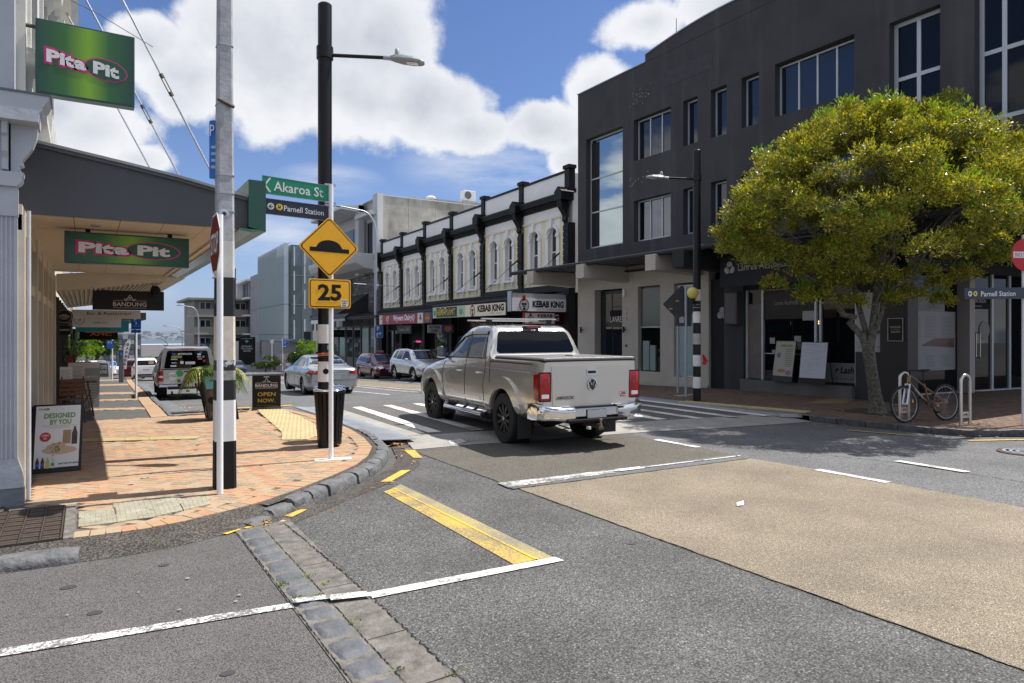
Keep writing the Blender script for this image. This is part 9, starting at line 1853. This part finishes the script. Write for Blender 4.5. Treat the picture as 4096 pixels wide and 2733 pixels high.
# tall kerbside lamps
def far_lamp(x,y,top,reach,label,r=.07,g=None):
    g = gz(y); s = thing('street_lamp',label,'street lamp',(x,y,g),'curved galvanised street lamps')
    P = [V_((x,y,g)),V_((x,y,top - 1.6))] + [V_((x - reach * .42 * (1 - math.cos(t)) ,y,top - 1.6 + 1.5 * math.sin(t))) for t in np.linspace(.2,math.pi / 2,7)] + [V_((x - reach,y,top + .05))]
    MB().tube(P,[r] * 2 + list(np.linspace(r * .8,r * .5,len(P) - 2)),10).build('pole',M['galv'],s,smooth=True); MB().box(x - reach - .55,x - reach + .05,y - .12,y + .12,top + .0,top + .10).build('lamp_head',M['galv'],s,bevel=.03); MB().lathe([(.04,top + .1),(.03,top + .2)],(x - reach - .3,y,0),8).build('sensor',M['iron'],s); return s
far_lamp(17.5,46.3,10.5,2.6,'tall grey curved street lamp in front of the terrace carrying the blue parking sign',.10)
s = thing('parking_sign','blue parking sign with a bent arrow on the tall lamp by the terrace','parking sign',(17.65,46,1.4)); MB().frame((17.66,46.1,1.88),(.92,-.38,0),UZ,(-.38,-.92,0),rrect(.60,.86,.06),0,.01).build('plate',M['white'],s); MB().frame((17.66,46.09,1.88),(.92,-.38,0),UZ,(-.38,-.92,0),rrect(.56,.82,.05),.012,.014).build('face',M['blue'],s)
text('P',M['white'],s,(17.60,46.06,2.10),(.92,-.38,0),UZ,h=.26,bold=.03); MB().frame((17.66,46.06,1.72),(.92,-.38,0),UZ,(-.38,-.92,0),[(-.17,-.2),(-.10,-.2),(-.10,-.0),(.05,-.0),(.05,-.08),(.18,.04),(.05,.15),(.05,.07),(-.12,.07),(-.17,.02)],0,.003).build('arrow',M['white'],s)
for z,w_ in ((5.25,1.6),): MB().tube([(17.5 - w_,46.3,z),(17.5 + w_ * .9,46.3,z - .1)],.02,6).build('cross_bar',M['galv'],bpy.data.objects['street_lamp.002'])
far_lamp(9.85,76.5,4.55,1.5,'curved street lamp beside the beige apartments, nearest of the far three',.07); far_lamp(11.45,105,2.75,1.9,'curved street lamp second of the far three, over the red roofs',.07); far_lamp(12.4,135,.9,3.2,'curved street lamp farthest down the street by the water',.09)
s = post_sign('street_sign','blue GARFIELD ST sign above small parking and arrow signs',18.35,76.9,1.25,[(1.15,.24,1.08,M['blue'],.55),(.50,.42,.74,M['blue'],.32),(.62,.26,.33,M['blue'],.22)],'street sign',m='postw'); pS(18.9,76.7,1.08,'GARFIELD ST',.12,s,w=1.0); pS(18.6,76.7,.74,'P',.24,s); MB().frame((18.55,76.75,.33),(.95,-.3,0),UZ,(-.3,-.95,0),[(-.2,-.03),(.05,-.03),(.05,-.09),(.2,0),(.05,.09),(.05,.03),(-.2,.03)],0,.01).build('arrow',M['white'],s)
s = post_sign('bus_stop_pole','white topped thin pole standing left of the GARFIELD ST sign',17.38,77.6,1.0,[(.40,.42,.88,M['white'],0)],'pole',m='postw')
s = post_sign('post_sign','tall navy information sign on two posts below the glass office',19.62,72.6,1.2,[(.72,1.3,1.3,M['navy'],.25)],'sign'); MB().tube([(20.0,72.5,gz(72)),(20.0,72.5,.7)],.03).build('post',M['galv'],s)
s = thing('jewellery_sign','big black sign reading JEWELLERY VALUATION CENTRE with a teal diamond','sign',(18.6,100,-1.4)); MB().frame((18.1,100.7,0),(.85,-.53,0),UZ,(-.53,-.85,0),[(0,-2.6),(2.3,-2.6),(2.3,1.25),(0,1.25)],0,.1).build('board',M['blackm'],s)
jU,jW = V_((.85,-.53,0)),V_((-.53,-.85,0)); jq = lambda a,z: V_((18.1,100.7,0)) + jU * a + V_((0,0,z)) + jW * .11
text('JEWELLERY\nVALUATION\nCENTRE',bo,s,jq(1.15,-.35),jU,UZ,w=1.6,h=.85); MB().frame(jq(1.15,.62),jU,UZ,jW,[(-.28,.08),(-.15,.22),(.15,.22),(.28,.08),(0,-.22)],0,.01).build('diamond',mat('teal_print2',(.02,.30,.32),.4),s); text('86 HARROW HOUSE',bo,s,jq(1.15,1.05),jU,UZ,w=1.6,h=.09)
s = thing('shop_sign','dark sign with a white triangle reading SUMMIT below the apartments','shop sign',(10.5,78,0)); MB().frame((10.2,78,.0),(.85,-.53,0),UZ,(-.53,-.85,0),[(0,-.1),(.95,-.1),(.95,.75),(0,.75)],0,.05).build('board',M['navy'],s); q0 = V_((10.2,78,0)); MB().tube([q0 + jU * .25 + V_((0,0,.12)) + jW * .06,q0 + jU * .47 + V_((0,0,.66)) + jW * .06,q0 + jU * .70 + V_((0,0,.12)) + jW * .06,q0 + jU * .25 + V_((0,0,.12)) + jW * .06],.018,4).build('triangle',M['white'],s); text('SUMMIT',M['white'],s,q0 + jU * .475 + V_((0,0,.33)) + jW * .07,jU,UZ,w=.8,h=.15,bold=.03)
for i,x in enumerate((8.9,9.6)): o = MB().frame((x,80,0),(.85,-.53,0),UZ,(-.53,-.85,0),[(0,.55),(.5,.5),(.42,-.0),(.05,-.05)],0,.02).build('banner',mat('pink_banner',(.40,.18,.25),.6)); wset(o,['faded pink banner left of the SUMMIT sign, the farther from it','faded pink banner next to the SUMMIT sign'][i],'banner')
s = post_sign('bus_stop','white bus stop pole with timetable case before the wine shop',16.7,58,1.9,[(.55,.9,1.55,M['white'],-.1),(.6,.8,-.1,M['plate'],0),(.4,.9,-1.0,M['clear'],0)],'bus stop',m='postw')
s = thing('timetable_board','black and magenta timetable board next to the bus stop pole','timetable',(17.5,57.5,1)); MB().box(17.3,18.0,57.5,57.56,.55,1.75).build('board',M['blackm'],s); MB().box(17.3,18.0,57.48,57.5,.55,.95).build('panel',M['magenta'],s); MB().box(17.38,17.6,57.47,57.5,.7,.8).build('print',M['yellow'],s)
s = thing('notice_board','white notice board with a magenta heading at the foot of the tall lamp','notice board',(17.3,45.5,-.9)); MB().box(17.1,17.75,45.4,45.46,-.7,.55).build('board',mat('notice_white',(.5,.5,.5),.5),s); MB().box(17.12,17.73,45.38,45.4,.36,.5).build('heading',M['magenta'],s); MB().box(17.38,17.45,45.46,45.52,gz(45),.5).build('post',M['galv'],s)
mu = thing('mural_hoarding','pastel coloured hoarding under the glass office','hoarding',(19,82,-2))
rnd = random.Random(6)
for k in range(9): MB().box(19.0 + k * .35,19.34 + k * .35,82.5 - k * .1,82.6 - k * .1,-2.7,-.7).build('panel',[mat('mural_%d' % j,c,.6,var=(2,.4,(.25,.3,.45))) for j,c in enumerate(((.4,.2,.25),(.2,.3,.4),(.45,.35,.25)))][k % 3],mu)

# ------------------------------------------------------------ people far down the street
def person(label,x,y,z,H,joints,cloth,skin,hair,face_d=(0,-1,0)):
    """joints in units of body height; skinned as one continuous body"""
    s = thing('person',label,'person',(x,y,z)); names = list(joints); me = bpy.data.meshes.new('body')
    J = {k: V_(v[0]) * H for k,v in joints.items()}; ed = [(names.index(k),names.index(v[1])) for k,v in joints.items() if v[1]]
    me.from_pydata([tuple(J[k]) for k in names],ed,[]); o = bpy.data.objects.new('body',me); COL.objects.link(o)
    md = o.modifiers.new('s','SKIN'); md.use_smooth_shade = True
    for i,k in enumerate(names): sv = me.skin_vertices[0].data[i]; sv.radius = (joints[k][2] * H,joints[k][2] * H * joints[k][3]); sv.use_root = (i == 0)
    o.modifiers.new('u','SUBSURF').levels = 1
    dg = bpy.context.evaluated_depsgraph_get(); nm = bpy.data.meshes.new_from_object(o.evaluated_get(dg),depsgraph=dg); bpy.data.objects.remove(o)
    for q in cloth: nm.materials.append(q[0])
    nm.materials.append(skin)
    for p in nm.polygons:
        c = p.center; mi = len(cloth)
        for i,(mm,z0,z1,rmax) in enumerate(cloth):
            if z0 * H <= c.z < z1 * H and math.hypot(c.x,c.y) < rmax * H: mi = i; break
        p.material_index = mi; p.use_smooth = True
    bo_ = link('body',nm,s,(0,0,0)); hp = J['head'] + V_((0,0,.015 * H))
    b = MB(); b.lathe([(.03 * H,-.03 * H),(.058 * H,0),(.060 * H,.035 * H),(.04 * H,.062 * H),(0,.07 * H)],tuple(hp + V_((0,.008 * H,.0)) + V_((x,y,z))),12); b.build('hair',hair,s,smooth=True); fd = V_(face_d)
    f0 = hp + V_((x,y,z)) + fd * .055 * H - V_((0,0,.012 * H)); sd2 = fd.cross(V_((0,0,1))); b = MB(); b.lathe([(.004,-.01),(.008,0),(.002,.012)],tuple(f0 - V_((0,0,.006 * H))),6); b.build('nose',skin,s)
    for sg in (-1,1): MB().lathe([(.004,-.004),(.007,0),(.004,.004)],tuple(f0 + sd2 * sg * .02 * H + V_((0,0,.008 * H))),6).build('eye',M['blackm'],s)
    for hk in ('lhand','rhand'):
        hpnt = J[hk] + V_((x,y,z)); el = J['l' + 'elbow' if hk[0] == 'l' else 'relbow'] + V_((x,y,z)); dr = (hpnt - el).normalized(); sx_ = dr.cross(fd).normalized() if dr.cross(fd).length > .1 else sd2
        for k in range(4): MB().tube([hpnt + sx_ * (k - 1.5) * .010 * H,hpnt + sx_ * (k - 1.5) * .012 * H + dr * (.032 + .006 * (k in (1,2))) * H,hpnt + sx_ * (k - 1.5) * .011 * H + dr * .045 * H + fd * .012 * H],.0055 * H,5).build('finger',skin,s)
        MB().tube([hpnt - dr * .01 * H,hpnt + sx_ * .026 * H + dr * .015 * H,hpnt + sx_ * .024 * H + dr * .03 * H],.006 * H,5).build('thumb',skin,s)
    return s
skn = mat('skin',(.45,.27,.19),.6); hrd = mat('dark_hair',(.02,.014,.01),.6)
def stand(lean=0,fwd=0):
    j = dict(pelvis=((0,0,.53),None,.075,.75),belly=((0,-lean * .3,.61),'pelvis',.068,.75),chest=((0,-lean * .7,.72),'belly',.085,.65),neck=((0,-lean,.83),'chest',.032,1),head=((0,-lean * 1.25,.92),'neck',.058,1.1))
    for sg,n in ((-1,'l'),(1,'r')):
        j[n + 'shoulder'] = ((sg * .10,-lean * .85,.80),'chest',.040,.9); j[n + 'elbow'] = ((sg * .135,-lean * .8 - .01,.64),n + 'shoulder',.026,1); j[n + 'hand'] = ((sg * .12,-lean * .8 - .07,.50),n + 'elbow',.019,.8)
        j[n + 'hip'] = ((sg * .05,0,.50),'pelvis',.058,1); j[n + 'knee'] = ((sg * .055,-.02 + fwd * sg,.28),n + 'hip',.040,1); j[n + 'ankle'] = ((sg * .06,fwd * sg * 1.6 + .0,.045),n + 'knee',.026,1); j[n + 'toe'] = ((sg * .065,fwd * sg * 1.6 - .08,.018),n + 'ankle',.02,.8)
    return j
g = gz(66) + SW
p = person('woman in a light blue top and long white skirt walking on the far pavement',1.95,66,g,1.66,stand(.0,.04),[(mat('sky_blue_cotton',(.15,.42,.75),.8),.55,.83,.16),(mat('white_cotton',(.62,.58,.58),.8),.18,.55,.2)],skn,hrd)
b = MB(); b.lathe([(.15,g + .92),(.19,g + .75),(.24,g + .45),(.26,g + .33)],(1.95,66,0),16); b.build('skirt',mat('white_cotton',(.62,.58,.58),.8),p,smooth=True); b = MB(); b.lathe([(.07,g + 1.62),(.095,g + 1.5),(.08,g + 1.3)],(1.95,66.06,0),10); b.build('long_hair',hrd,p,smooth=True)
g = gz(64) + SW
p = person('man in a grey top and black trousers bending forward beside the pram',.15,64,g,1.75,stand(.16,.06),[(mat('grey_violet_top',(.20,.18,.22),.8),.53,.86,.25),(M['blackm'],.02,.53,.3)],skn,hrd,(-1,0,0)); p.rotation_euler = (0,0,0)
MB().obox((.48,64.05,g + .85),(.18,.2,.36)).build('bag',mat('mauve_bag',(.25,.12,.18),.7),p,bevel=.03)
st3 = thing('pram','small dark folded pushchair beside the bending man','pushchair',(.75,64.3,g)); b = MB()
for x in (.6,.9): b.tube([(x,64.2,g + .05),(x + .05,64.4,g + .6)],.02,6)
b.build('frame',M['blackm'],st3); MB().box(.62,.93,64.2,64.45,g + .2,g + .5).build('seat',mat('dim_red',(.12,.02,.02),.6),st3,bevel=.03)
for x in (.6,.92): MB().lathe([(.07,-.02),(.07,.02)],(x,64.2,g + .07),12,'x').build('wheel',M['rubber'],st3)
g = gz(56) + SW
person('person in dark clothes standing by the bus stop near the red hatchback',16.1,56,g,1.75,stand(.05,.05),[(mat('black_jacket',(.02,.02,.022),.8),.5,.85,.2),(mat('dark_jeans',(.03,.035,.05),.8),.02,.5,.3)],skn,hrd)
litter('gutter_leaves','yellow leaves lying in the far left gutter',[(2.2,17.2,.25,.9,30,-.1),(2.2,21,.2,2,20,-.25)],LC,14)
